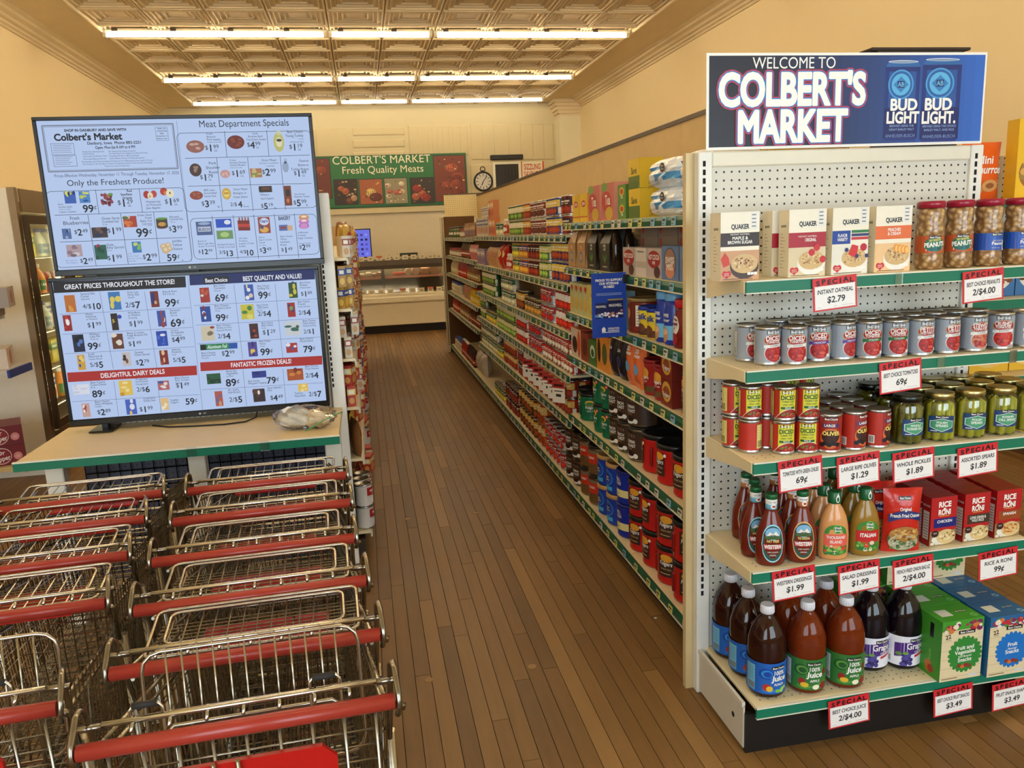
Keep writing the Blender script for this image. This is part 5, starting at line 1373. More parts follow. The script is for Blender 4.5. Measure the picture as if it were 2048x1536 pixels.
# ---- shelf 2: tomato cans
Z2 = ES[2][0]
def tom_label(l1, l2, bc_, btxt, photo=(170, 34, 34)):
    def f(pr, r, h):
        pr.rect(-.045, .010, .045, h-.010, (150, 156, 166), 16)
        pr.ell(.004, h*.33, .031, h*.24, (226, 222, 220), 16); pr.ell(.004, h*.32, .029, h*.225, photo, 16)
        speck(pr, -.018, h*.16, .026, h*.44, [(196, 60, 52), (140, 26, 30), (206, 84, 70), (160, 40, 40)], 34, .0042, 5)
        pr.ell(.002, h*.66, .030, h*.145, (206, 160, 60), 16); pr.ell(.002, h*.66, .0285, h*.135, (158, 26, 32), 16)
        pr.strip(-.028, .030, lambda u: h*.475+.06*u, lambda u: h*.555+.06*u, bc_, 8)
        pr.text(l1, 0, h*.655, .0125, WHITE, st='bold', maxw=.046); pr.text(l2, 0, h*.585, .0068, WHITE, st='bold', maxw=.042)
        pr.text(btxt, .002, h*.498, .0050, WHITE if bc_[0] < 200 else (60, 50, 50), maxw=.034, rot=.06)
        bc(pr, 0, h*.815, .040, .0115)
        pr.rect(.022, .016, .032, .024, WHITE); pr.rect(.0615, .022, .0615+.014, h-.02, (226, 220, 190), 3); pr.rect(.064, .025, .074, .045, WHITE, 2)
        pr.rect(-.085, .02, -.062, h-.022, (222, 214, 184), 4)
        for i in range(6): pr.rect(-.082, .05+.008*i, -.066, .052+.008*i, (110, 100, 80), 2)
        for i in range(5): pr.rect(-.081+.0034*i, .024, -.0794+.0034*i, .044, (40, 40, 40))
    return f
GR_, PU, WB = (40, 104, 56), (96, 58, 140), (228, 224, 220)
toms = {k: can_tpl('tomato_can', .0372, .113, (150, 156, 166), tom_label(*a)) for k, a in dict(
    dc=('DICED', 'TOMATOES', WB, 'CLASSIC'), dm=('DICED', 'TOMATOES', PU, 'MEXICAN'), di=('DICED', 'TOMATOES', GR_, 'ITALIAN'), pc=('PETITE', 'DICED TOMATOES', WB, 'CLASSIC'),
    st=('STEWED', 'TOMATOES', WB, 'CLASSIC', (196, 120, 92)), cr=('CRUSHED', 'TOMATOES', WB, 'CLASSIC', (196, 40, 34)), wh=('WHOLE', 'TOMATOES', WB, 'CLASSIC')).items()}
c2x = lambda v: 1380+v/3.066
c2y = lambda v: 600+v/3.066
front = [(470, 405, 'dc', 2, 'front left diced tomato can with white classic band'), (632, 403, 'dc', -14, 'second front diced tomato can with white classic band'), (775, 383, 'dm', -22, 'diced tomato can with purple Mexican band beside the front pair'), (927, 372, 'dm', 14, 'diced tomato can with purple Mexican band turned to the right'),
         (1088, 366, 'di', -14, 'diced tomato can with green Italian band, left one'), (1248, 356, 'di', -18, 'diced tomato can with green Italian band, right one'), (1404, 348, 'pc', -4, 'petite diced tomato can, left one'), (1560, 340, 'pc', 4, 'petite diced tomato can, right one'),
         (1726, 330, 'st', -6, 'stewed tomato can with noodle-coloured picture'), (1890, 322, 'cr', -28, 'crushed tomato can with bright red picture'), (2048, 312, 'wh', -10, 'whole tomato can at the photo right edge')]
g = 'tomato cans on the second end-cap shelf'
done = []
def free(x, y, r): return all((x-a)**2+(y-b)**2 > (r+c)**2*.98 for a, b, c in done)
for x, y, k, rz, lab in front:
    q = spot(c2x(x), c2y(y), Z2, .0372); q.z += .0006; done.append((q.x, q.y, .0372)); place(toms[k], q, R(rz), lab+' on the second end-cap shelf', 'can', g)
for x, y, rz in ((352, 382, 10), (290, 364, 20), (240, 348, 58)):
    q = spot(c2x(x), c2y(y), Z2, .0372); q.z += .0006
    k = 0
    while not free(q.x, q.y, .0372) and k < 40: q.y += .004; q.x -= .001; k += 1
    if q.y < 2.268: done.append((q.x, q.y, .0372)); place(toms['dc'], q, R(rz), 'diced tomato can %s, far left of the second shelf' % {352: 'first behind the front can', 290: 'second behind the front can', 240: 'showing its barcode'}[x], 'can', g)
for j in range(3):
    for i in range(14):
        x = 1.115+.0765*i+.038*(j % 2); y = 2.265-.067*j
        if x < 1.95 and i > 1 and free(x, y, .0372) and y > done[0][1]-.02:
            done.append((x, y, .0372)); place(toms[('dc', 'dm', 'di', 'pc', 'pc', 'st', 'cr')[min(6, i//2)]], (x, y, Z2+.0006), R(-10), 'silver-lidded tomato can in the back rows of the second end-cap shelf', 'can', 'back rows of tomato cans')

# ---- shelf 3: tomatoes with chilies, olives, pickles
Z3 = ES[3][0]
c3x = lambda v: 1380+v/3.066
c3y = lambda v: 730+v/3.066
def chili(pr, r, h):
    pr.rect(-.024, .010, .026, h-.010, (214, 206, 60), 10)
    pr.strip(-.035, .028, .010, lambda u: .016+.022*(1-((u-.006)/.036)**2) if abs(u-.006) < .036 else .011, (226, 220, 190), 12)
    pr.strip(-.033, .028, .010, lambda u: .014+.021*(1-((u-.006)/.036)**2) if abs(u-.006) < .035 else .011, (150, 34, 30), 12)
    speck(pr, -.018, .012, .024, .026, [(196, 70, 50), (120, 26, 24), (220, 110, 80), (96, 120, 50)], 26, .0034, 8)
    pr.rect(-.020, .036, .020, .043, (40, 96, 50), 6); pr.text('MILD', 0, .0375, .0045, WHITE, st='bold', ls=.12)
    pr.text('GREEN CHILIES', 0, .047, .0046, (80, 110, 40), maxw=.032, st='bold'); pr.text('TOMATOES', 0, .055, .0060, (70, 100, 40), maxw=.036, st='bold'); pr.text('DICED', 0, .064, .0120, (30, 84, 40), maxw=.042, st='black')
    bc(pr, 0, .080, .036, .010)
    pr.rect(-.075, .014, -.045, h-.014, (214, 200, 120), 5)
    for i in range(6): pr.rect(-.072, .045+.008*i, -.05, .047+.008*i, (90, 80, 40), 2)
    for i in range(6): pr.rect(-.071+.0034*i, .018, -.0694+.0034*i, .038, (40, 40, 40))
def olive(pr, r, h):
    pr.rect(-.030, .010, .030, h-.010, (150, 40, 30), 10); pr.ell(0, .045, .030, .030, (206, 100, 44), 14); pr.ell(0, .05, .026, .02, (60, 30, 26), 12)
    pr.rect(-.026, h*.66, .026, h*.77, (60, 44, 100), 6); pr.text('LARGE', -.004, h*.685, .0075, WHITE, st='bold', maxw=.03)
    pr.text('PITTED RIPE', 0, h*.58, .005, (230, 160, 90), maxw=.03); pr.text('OLIVES', .0, h*.47, .0105, (244, 214, 110), st='black', maxw=.046)
    for a, b_ in ((-.016, .030), (-.004, .026), (.009, .030), (.019, .027), (-.024, .026)): pr.ell(a, b_, .0075, .0065, (26, 22, 28))
    bc(pr, 0, h*.835, .040, .0105); pr.rect(-.07, .016, -.052, .04, WHITE, 3)
    for i in range(4): pr.rect(-.068+.0036*i, .018, -.066+.0036*i, .038, (40, 40, 40))
cc = can_tpl('chili_tomato_can', .0335, .1005, (184, 48, 34), chili); oc = can_tpl('olive_can', .0352, .117, (178, 46, 32), olive)
g = 'cans of tomatoes with green chilies'
W3 = ('bottom', 'top')
cols_ = [(365, 545, 4, -4, 'second'), (568, 553, 2, -2, 'third'), (712, 547, -2, -16, 'fourth')]
c3done = []
for x, y, rt, rb, nm in cols_:
    q = spot(c3x(x), c3y(y), Z3, .0335); c3done.append((q.x, q.y, .0335))
    for lv in (0, 1):
        rz = (150 if (nm == 'second' and lv == 0) else (rb if lv == 0 else rt))
        place(cc, (q.x, q.y, Z3+.0006+.1012*lv), R(-10+rz), 'red and yellow chili tomato can, %s stack from the left, %s can' % (nm, W3[lv]), 'can', g)
for (x, y, nm) in ((262, 515, 'first'), (468, 520, 'tucked-in')):
    q = spot(c3x(x), c3y(y), Z3, .0335)
    k = 0
    while any((q.x-a)**2+(q.y-b)**2 < (.0672)**2 for a, b, c in c3done) and k < 40: q.y += .004; k += 1
    c3done.append((q.x, q.y, .0335))
    for lv in (0, 1): place(cc, (q.x, q.y, Z3+.0006+.1012*lv), R(20 if nm == 'first' else 120), 'red and yellow chili tomato can, %s stack behind the front ones, %s can' % (nm, W3[lv]), 'can', g)
for i in range(4):
    x, y = 1.15+.069*i, 2.262
    if all((x-a)**2+(y-b)**2 > .0672**2 for a, b, c in c3done):
        c3done.append((x, y, .0335))
        for lv in (0, 1): place(cc, (x, y, Z3+.0006+.1012*lv), R(30), 'red and yellow chili tomato can in the back row against the pegboard', 'can', 'back row of chili tomato cans')
g = 'cans of ripe olives'
for x, y, rz, nm in ((848, 545, -24, 'left can showing its olives'), (996, 535, 22, 'middle can turned away'), (1142, 527, 40, 'right can beside the pickles')):
    q = spot(c3x(x), c3y(y), Z3, .0352); c3done.append((q.x, q.y, .0352)); place(oc, (q.x, q.y, Z3+.0006), R(rz), 'dark red can of ripe olives, '+nm, 'can', g)
for j in range(1, 4):
    for x, y in ((848, 545), (996, 535), (1142, 527)):
        q = spot(c3x(x), c3y(y), Z3, .0352); X_, Y_ = q.x+.004*j, q.y+.0715*j
        if Y_ < 2.27 and all((X_-a)**2+(Y_-b)**2 > (.0352+c)**2*.97 for a, b, c in c3done): c3done.append((X_, Y_, .0352)); place(oc, (X_, Y_, Z3+.0006), R(20), 'dark red olive can in the rows behind the front olive cans', 'can', 'back rows of olive cans')
def pickle_jar(kind):
    prof = [(.030, 0), (.044, .005), (.046, .012), (.046, .112), (.043, .124), (.037, .131)]
    gl = MB('brine'); gl.lathe(prof, 24, capt=False)
    liq = MB('sauce', (136, 138, 44) if kind != 'whole' else (74, 80, 26)); liq.lathe([(.02, .003), (.034, .006), (.036, .012), (.036, .108), (.03, .118)], 16)
    r0 = random.Random(len(kind))
    for i in range(9):
        a = 2*math.pi*i/9+.2; c = (r0.choice([(214, 206, 88), (196, 194, 78), (226, 216, 128), (176, 178, 68)]) if kind != 'whole' else r0.choice([(112, 112, 42), (134, 130, 52), (96, 100, 38)]))
        x, y = .0345*math.cos(a), .0345*math.sin(a); tw = r0.uniform(-.25, .25)
        liq.tube([(x, y, .006), (x*1.04, y*1.04, .012), (.0345*math.cos(a+tw*.5)*1.05, .0345*math.sin(a+tw*.5)*1.05, .06), (.0345*math.cos(a+tw), .0345*math.sin(a+tw), .108), (.02*math.cos(a+tw), .02*math.sin(a+tw), .115)], .0098, 7, c, 'sauce')
    dark = kind == 'whole'
    lid = MB('tin', (60, 62, 60) if dark else (190, 176, 120)); lid.lathe([(.037, .128), (.0405, .130), (.0405, .144), (.039, .147), (.02, .1455), (.0001, .1455)], 24, capt=False)
    lb = MB('print'); pr = PR('print', .00015)
    B_ = (26, 62, 112); G_ = (70, 150, 112)
    pr.rect(-.038, .030, .038, .080, B_, 10)
    pr.strip(-.033, .033, lambda u: .045-max(0, .012-.36*max(0, abs(u)-.0)), lambda u: .066+max(0, .008-.3*abs(u)), (220, 230, 220), 10)
    pr.strip(-.031, .031, lambda u: .0465-max(0, .012-.38*abs(u)), lambda u: .0645+max(0, .008-.3*abs(u)), G_, 10)
    a, b_ = {'whole': ('WHOLE', 'KOSHER DILLS'), 'polish': ('POLISH', 'SPEARS'), 'kosher': ('KOSHER', 'DILL SPEARS'), 'dill': ('DILL', 'SPEARS')}[kind]
    pr.text(a, 0, .058, .0062, WHITE, st='bold', maxw=.036); pr.text(b_, 0, .048, .0072, WHITE, st='bold', maxw=.05); pr.rect(-.03, .034, -.012, .036, WHITE, 2)
    bc(pr, 0, .0735, .038, .009); pr.wrap(lb, .0463, 0, .0006)
    return ('pickle_jar', [('glass', gl.mesh('glass')), ('pickles', liq.mesh('pickles')), ('lid', lid.mesh('lid')), ('paper_label', lb.mesh('paper_label'))])
pj = {k: pickle_jar(k) for k in ('whole', 'polish', 'kosher', 'dill')}
g = 'pickle jars on the third end-cap shelf'
pjs = []
for x, y, k, rz, lab in ((1316, 510, 'whole', -2, 'dark-lidded jar of whole pickles beside the olive cans'), (1512, 490, 'polish', -26, 'gold-lidded jar of pickle spears, left of the two Polish ones'), (1698, 476, 'polish', -12, 'gold-lidded jar of pickle spears, right of the two Polish ones'), (1884, 462, 'kosher', -12, 'gold-lidded jar of dill spears, second from the photo edge'), (2066, 448, 'dill', -10, 'gold-lidded jar of dill spears at the photo right edge')):
    q = spot(c3x(x), c3y(y), Z3, .046); pjs.append((q.x, q.y, k)); place(pj[k], (q.x, q.y, Z3+.0006), R(rz), lab, 'jar', g)
for j in (1, 2):
    for x, y, k in pjs:
        if y+.0945*j < 2.262: place(pj[k], (x+.006*j, y+.0945*j, Z3+.0006), R(-10), ('dark-lidded' if k == 'whole' else 'gold-lidded')+' pickle jar in the back rows of the third shelf', 'jar', 'back rows of %s pickle jars' % ('dark-lidded' if k == 'whole' else 'gold-lidded'))

# ---- shelf 4: dressings, fried onions, rice cartons
Z4 = ES[4][0]
c4x = lambda v: 1380+v/3.066
c4y = lambda v: 920+v/3.066
def dressing(kind):
    prof = [(.034, 0), (.040, .005), (.0425, .02), (.0425, .05), (.0395, .085), (.030, .115), (.0195, .138), (.0155, .150), (.0155, .156)]
    west = kind in ('fat', 'orig')
    if not west: prof = [(.036, 0), (.0415, .005), (.043, .03), (.0425, .065), (.040, .09), (.034, .115), (.024, .135), (.0165, .145), (.0165, .150)]
    body = MB('sauce', {'fat': (106, 34, 20), 'orig': (112, 36, 20), 'thou': (216, 150, 92), 'ital': (150, 112, 42)}[kind]); body.lathe(prof, 24); body.v = [(x, y*.66, z) for x, y, z in body.v]
    lb = MB('print'); pr = PR('print', .00015)
    if west:
        edge = (150, 206, 226) if kind == 'fat' else (226, 168, 110)
        def oval(sc): return (lambda u: .062-(.050*sc)*math.sqrt(max(0, 1-(u/(.033*sc))**2)), lambda u: .062+(.050*sc)*math.sqrt(max(0, 1-(u/(.033*sc))**2))**1.0)
        for sc, c in ((1., edge), (.92, (36, 76, 62))): lo, hi = oval(sc); pr.strip(-.033*sc, .033*sc, lo, hi, c, 14)
        pr.ell(0, .088, .021, .016, (120, 170, 206)); pr.poly([(-.018, .082), (-.008, .093), (0, .087), (.008, .095), (.018, .082)], (236, 226, 206)); pr.rect(-.022, .074, .022, .083, (60, 90, 44), 4)
        pr.text('FAT FREE' if kind == 'fat' else 'THE ORIGINAL', 0, .066, .0062, (236, 214, 130), maxw=.034, st='bold'); pr.strip(-.027, .027, lambda u: .047+.05*u*u/.03, lambda u: .060+.05*u*u/.03, (176, 34, 40), 6); pr.text('WESTERN', 0, .0495, .0095, WHITE, st='black', maxw=.048); pr.text('SWEET & SMOOTH', 0, .038, .0036, WHITE, maxw=.03); pr.text('DRESSING', 0, .030, .0036, WHITE, maxw=.018)
    else:
        pr.strip(-.036, .036, lambda u: .014+.006*(u/.036)**2, lambda u: .066+.030*(1-(u/.036)**2)**.5, (60, 130, 50), 14)
        band = (224, 92, 74) if kind == 'thou' else (190, 34, 34)
        pr.strip(-.0355, .0355, .040, .071, band, 10); pr.ell(.004, .084, .012, .012, (120, 190, 70)); pr.ell(.004, .084, .010, .010, (30, 100, 50)); pr.text('Wish', .004, .085, .0058, WHITE, st='bold'); pr.text('Bone', .004, .078, .0058, WHITE, st='bold')
        if kind == 'thou': pr.text('THOUSAND', 0, .059, .0075, WHITE, st='bold', maxw=.054); pr.text('ISLAND', 0, .047, .0075, WHITE, st='bold', maxw=.034)
        else: pr.text('ITALIAN', 0, .054, .0095, WHITE, st='black', maxw=.046)
        speck(pr, -.030, .018, .030, .040, [(214, 60, 44), (150, 190, 90), (60, 120, 50), (226, 200, 170), (110, 160, 70)], 22, .0058, 4 if kind == 'thou' else 6)
        for i in range(4): pr.rect(-.024+.007*i, .019, -.0185+.007*i, .024, (40, 120, 60))
    wrap_prof(pr, lb, prof, .66)
    cap = MB('plastic', (24, 96, 52))
    if west:
        cap.lathe([(.0165, .176), (.0165, .188), (.0145, .190)], 18)
        nk = MB('print', WHITE); nk.lathe([(.0163, .150), (.0163, .163), (.0163, .176)], 18, cols=[(120, 190, 216) if kind == 'fat' else (206, 130, 80), WHITE], capt=False)
        p2 = PR('print'); p2.ell(.002, .158, .0075, .0058, WHITE); p2.ell(.003, .158, .005, .003, (170, 60, 40)); p2.text('FAT FREE' if kind == 'fat' else 'WESTERN', 0, .1665, .0048, (90, 90, 100), maxw=.022); p2.wrap(nk, .0164, 0, .0005)
    else:
        cap.lathe([(.0185, .150), (.0185, .156), (.0175, .178), (.015, .181)], 18)
        p2 = PR('plastic'); w_ = MB('plastic'); p2.ell(.004, .163, .0055, .010, WHITE); p2.ell(.004, .162, .0032, .0065, (24, 96, 52)); p2.poly([(.0005, .170), (.0075, .170), (.004, .179)], WHITE); p2.wrap(w_, .0186, 0, .0004)
    for m_ in [body, lb, cap, nk if west else w_]: m_.v = [(x*1.04, y*1.04, z*1.16) for x, y, z in m_.v]
    if west: extra = [('neck_band', nk.mesh('neck_band'))]
    else: extra = [('drop_mark', w_.mesh('drop_mark'))]
    return ('dressing_bottle', [('bottle', body.mesh('bottle')), ('paper_label', lb.mesh('paper_label')), ('cap', cap.mesh('cap'))]+extra)
dr = {k: dressing(k) for k in ('fat', 'orig', 'thou', 'ital')}
g = 'salad dressing bottles on the fourth end-cap shelf'
d4 = []
for x, y, k, rz, lab in ((490, 655, 'fat', -14, 'brown western dressing bottle with pale blue oval label, frontmost'), (678, 635, 'orig', -16, 'brown western dressing bottle with orange oval label, front'), (872, 617, 'thou', -16, 'creamy orange thousand island dressing bottle'), (1062, 603, 'ital', -12, 'clear yellow Italian dressing bottle with red band')):
    q = spot(c4x(x), c4y(y), Z4, .027); d4.append((q, k)); place(dr[k], (q.x, q.y, Z4+.0006), R(rz), lab, 'bottle', g)
q = spot(c4x(400), c4y(612), Z4, .027); place(dr['fat'], (q.x+.004, q.y+.012, Z4+.0006), R(-6), 'brown western dressing bottle with pale blue label, behind the frontmost one', 'bottle', g)
for j in range(1, 4):
    for q, k in d4:
        Y_ = q.y+.068*j
        if Y_ < 2.265 and not (k == 'fat' and j == 1): place(dr['orig' if k == 'fat' else k], (q.x+.008*j, Y_, Z4+.0006), R(-10), '%s dressing bottle in the back rows behind the front bottles' % {'fat': 'western', 'orig': 'western', 'thou': 'thousand island', 'ital': 'Italian'}[k], 'bottle', 'back rows of %s dressing' % {'fat': 'western', 'orig': 'western', 'thou': 'thousand island', 'ital': 'Italian'}[k])
def onion(pr):
    bc(pr, -.0, .168, .036, .011)
    pr.ell(0, .045, .047, .042, (70, 92, 50)); pr.ell(0, .06, .044, .026, (176, 120, 60)); pr.ell(0, .035, .044, .028, (190, 180, 150))
    speck(pr, -.036, .046, .036, .076, [(196, 140, 74), (150, 92, 44), (214, 170, 100)], 40, .0048, 2); speck(pr, -.036, .014, .036, .044, [(90, 120, 70), (160, 170, 130), (206, 200, 176), (70, 100, 56)], 44, .0048, 3)
    pr.strip(-.047, .047, lambda u: .112-6*u*u, lambda u: .136-6*u*u, (30, 38, 104), 8); pr.text('Original', 0, .136, .0095, WHITE, maxw=.034, st='bold'); pr.text('French Fried Onions', 0, .116, .0105, WHITE, maxw=.086, st='bold')
ob = ('fried_onion_pouch', bag_mesh('fried_onion_pouch', .118, .20, .055, (196, 40, 28), onion, seed=4))
q = at(c4x(1310), c4y(575), 2, Z4); place(ob, (q.x, q.y, Z4+.0006), R(-12), 'red pouch of French fried onions with bean casserole picture, front', 'pouch', 'pouches of fried onions')
place(ob, (q.x-.03, q.y+.075, Z4+.0006), R(-8), 'red pouch of French fried onions behind the front pouch', 'pouch', 'pouches of fried onions')
def rice(kind):
    def f(pr):
        w, h = .092, .156
        pr.rect(-w/2, 0, w/2, h, (176, 26, 28)); pr.text('RICE', .002, h*.795, .0165, WHITE, st='black', maxw=.045); pr.ell(.002, h*.752, .0038, .0038, WHITE); pr.text('RONI', .002, h*.635, .0165, WHITE, st='black', maxw=.045); pr.rect(-.016, h*.60, .02, h*.615, (206, 150, 60))
        c = {'chicken': (24, 30, 110), 'wild': (64, 46, 34), 'spanish': (150, 70, 30)}[kind]
        pr.rect(-.034, h*.37, w/2, h*.56, c); pr.text({'chicken': 'CHICKEN', 'wild': 'LONG GRAIN &', 'spanish': 'SPANISH'}[kind], .004, h*.47, .0085, WHITE, st='bold', maxw=.058)
        if kind == 'wild': pr.text('WILD RICE', .004, h*.41, .0075, WHITE, st='bold', maxw=.044)
        pr.rect(-w/2, 0, w/2, h*.30, (150, 120, 80)); pr.ell(.003, h*.13, .042, .018, (226, 220, 206)); pr.ell(.012, h*.17, .034, .024, (214, 186, 130))
        speck(pr, -.014, h*.09, .04, h*.27, [(230, 206, 150), (196, 160, 100), (236, 222, 184), (120, 84, 50)] if kind != 'spanish' else [(206, 130, 60), (226, 160, 90), (176, 96, 44)], 46, .0034, 7)
        pr.ell(-.028, h*.25, .013, .011, (60, 26, 24)); pr.text('RICE', -.028, h*.25, .004, WHITE, maxw=.016)
        for i in range(2): pr.rect(-.042+.016*i, .003, -.029+.016*i, .011, (220, 210, 196))
    return f
def rice_side(pr):
    pr.rect(0, 0, .036, .156, (160, 24, 26)); pr.text('RICE A RONI', .018, .125, .006, WHITE, maxw=.028); pr.rect(.006, .02, .03, .11, (214, 200, 186))
    for i in range(9): pr.rect(.008, .026+.009*i, .028, .028+.009*i, (90, 60, 56))
rt = {k: box_tpl('rice_carton', .092, .036, .156, ((176, 26, 28), (160, 24, 26), (150, 24, 26)), rice(k), rice_side) for k in ('chicken', 'wild', 'spanish')}
g = 'boxed rice mixes on the fourth end-cap shelf'
for x, y, k, nm in ((1515, 560, 'chicken', 'with blue chicken panel'), (1745, 545, 'wild', 'with brown wild rice panel'), (1946, 522, 'spanish', 'with orange-brown Spanish panel')):
    q = at(c4x(x), c4y(y), 2, Z4); q.y = max(q.y, 2.012)
    for j in range(6):
        Y_ = q.y+.0385*j
        if Y_+.036 > 2.30: break
        place(rt[k], (q.x+.046+.004*j, Y_, Z4+.0006), R(2), ('red boxed rice mix %s, front of its row' % nm) if j == 0 else 'red rice box %s behind the front one' % nm, 'carton', g if j == 0 else 'rows of boxed rice mix '+nm)

# ---- base shelf: juice and fruit snacks
Z5 = ES[5][0]
c5x = lambda v: 1380+v/3.066
c5y = lambda v: 1120+v/3.066
def juice(kind):
    prof = [(.040, 0), (.053, .006), (.056, .016), (.056, .118), (.0565, .125), (.0575, .150), (.0555, .180), (.046, .212), (.030, .240), (.0185, .254), (.0165, .262)]
    body = MB('liquid' if kind == 'apple' else 'dark_liquid', {'apple': (150, 60, 22), 'punch': (44, 16, 10), 'grape': (18, 8, 16)}[kind]); body.lathe(prof, 28, sq=.12)
    cap = MB('plastic', (226, 224, 230)); cap.lathe([(.0205, .260), (.0205, .283), (.019, .286)], 20)
    for i in range(20):
        a = 2*math.pi*i/20; cap.box(.0203*math.cos(a)-.0008, .0203*math.cos(a)+.0008, .0203*math.sin(a)-.0008, .0203*math.sin(a)+.0008, .262, .280)
    lb = MB('print'); pr = PR('print', .0002); r_ = .0572; hw = math.pi*r_
    base = {'apple': (50, 112, 50), 'punch': (30, 92, 176), 'grape': (226, 222, 230)}[kind]
    pr.rect(-hw, .020, hw, .120, base, 40)
    if kind == 'grape':
        pr.strip(-.055, .055, lambda u: .060+.2*u, lambda u: .102+.1*u, (74, 36, 120), 10); pr.text('Grape', .010, .078, .020, WHITE, st='bold', maxw=.06); pr.text('100% JUICE', .022, .066, .0065, WHITE, maxw=.036, rot=.1); pr.strip(.006, .052, lambda u: .048+.2*u, lambda u: .056+.2*u, (190, 44, 60), 4)
        r0 = random.Random(3)
        for i in range(16): pr.ell(-.030+.030*r0.random()-.004, .026+.034*r0.random(), .007, .007, r0.choice([(60, 50, 120), (80, 70, 150), (46, 36, 96)]))
        pr.ell(-.042, .062, .010, .006, (96, 130, 60)); pr.ell(-.022, .064, .009, .005, (110, 150, 70))
        bc(pr, .012, .101, .044, .011)
    else:
        lt = (90, 150, 60) if kind == 'apple' else (40, 130, 210); dk = (30, 84, 40) if kind == 'apple' else (22, 66, 150)
        pr.ell(-.030, .086, .022, .018, dk); pr.ell(-.028, .086, .017, .013, lt); pr.ell(-.026, .085, .012, .009, dk)
        pr.strip(-.040, .050, lambda u: .024+.25*abs(u+.02), lambda u: .030+.25*abs(u+.02), lt, 8)
        pr.poly([(-.020, .096), (.036, .100), (.030, .058), (-.014, .056)], lt); pr.text('100%', .008, .083, .0125, WHITE, st='bold', maxw=.036, slant=.1); pr.text('Juice', .010, .0635, .0165, WHITE, st='black', maxw=.050, slant=.1)
        pr.text('APPLE' if kind == 'apple' else 'PUNCH', .010, .047, .0075, WHITE, st='bold', maxw=.032)
        if kind == 'apple':
            pr.ell(-.028, .048, .010, .011, (150, 34, 34)); pr.ell(.040, .032, .012, .012, (140, 30, 34)); pr.ell(.014, .030, .011, .008, (236, 230, 200)); pr.ell(-.020, .038, .012, .008, (220, 176, 50)); pr.ell(.042, .078, .008, .010, (120, 40, 40))
        else:
            pr.ell(-.028, .042, .013, .012, (170, 50, 40)); pr.ell(-.020, .038, .010, .009, (226, 176, 50)); r0 = random.Random(2)
            for i in range(9): pr.ell(.0+.034*r0.random(), .026+.012*r0.random(), .006, .005, r0.choice([(120, 180, 60), (150, 200, 80)]))
        bc(pr, .008, .100, .044, .0105)
    pr.rect(-.098, .026, -.064, .108, (110, 176, 206) if kind == 'punch' else (206, 206, 214), 5)
    for i in range(8): pr.rect(-.092+.0034*i, .030, -.090+.0034*i, .050, (120, 96, 70))
    for i in range(5): pr.rect(-.092, .060+.009*i, -.070, .062+.009*i, (60, 110, 140), 2)
    pr.wrap(lb, r_*1.012, 0, .0012)
    for m_ in (body, lb, cap): m_.v = [(x*.985, y*.985, z) for x, y, z in m_.v]
    return ('juice_bottle', [('bottle', body.mesh('bottle')), ('paper_label', lb.mesh('paper_label')), ('cap', cap.mesh('cap'))])
ju = {k: juice(k) for k in ('apple', 'punch', 'grape')}
g = 'big juice bottles on the base shelf'
j5 = []
for x, y, k, rz, lab in ((462, 858, 'punch', 2, 'large dark punch juice bottle with blue label, frontmost'), (704, 832, 'apple', -14, 'large amber apple juice bottle with green label, left one'), (936, 818, 'apple', -12, 'large amber apple juice bottle with green label, right one'), (1086, 692, 'grape', -4, 'large dark grape juice bottle half hidden behind the apple juice'), (1285, 680, 'grape', -2, 'large dark grape juice bottle with full purple label')):
    q = spot(c5x(x), c5y(y), Z5, .056); j5.append((q, k)); place(ju[k], (q.x, q.y, Z5+.0006), R(rz), lab, 'bottle', g)
q0 = j5[0][0]
for j in (1, 2): place(ju['punch'], (q0.x-.004*j, q0.y+.114*j, Z5+.0006), R(2), 'large dark punch juice bottle with blue label, %s behind the frontmost one' % ('first', 'second')[j-1], 'bottle', g)
for q, k in j5[1:3]: place(ju['apple'], (q.x+.006, q.y+.117, Z5+.0006), R(-10), 'large amber apple juice bottle behind the %s front one' % ('left' if q.x < 1.4 else 'right'), 'bottle', g)
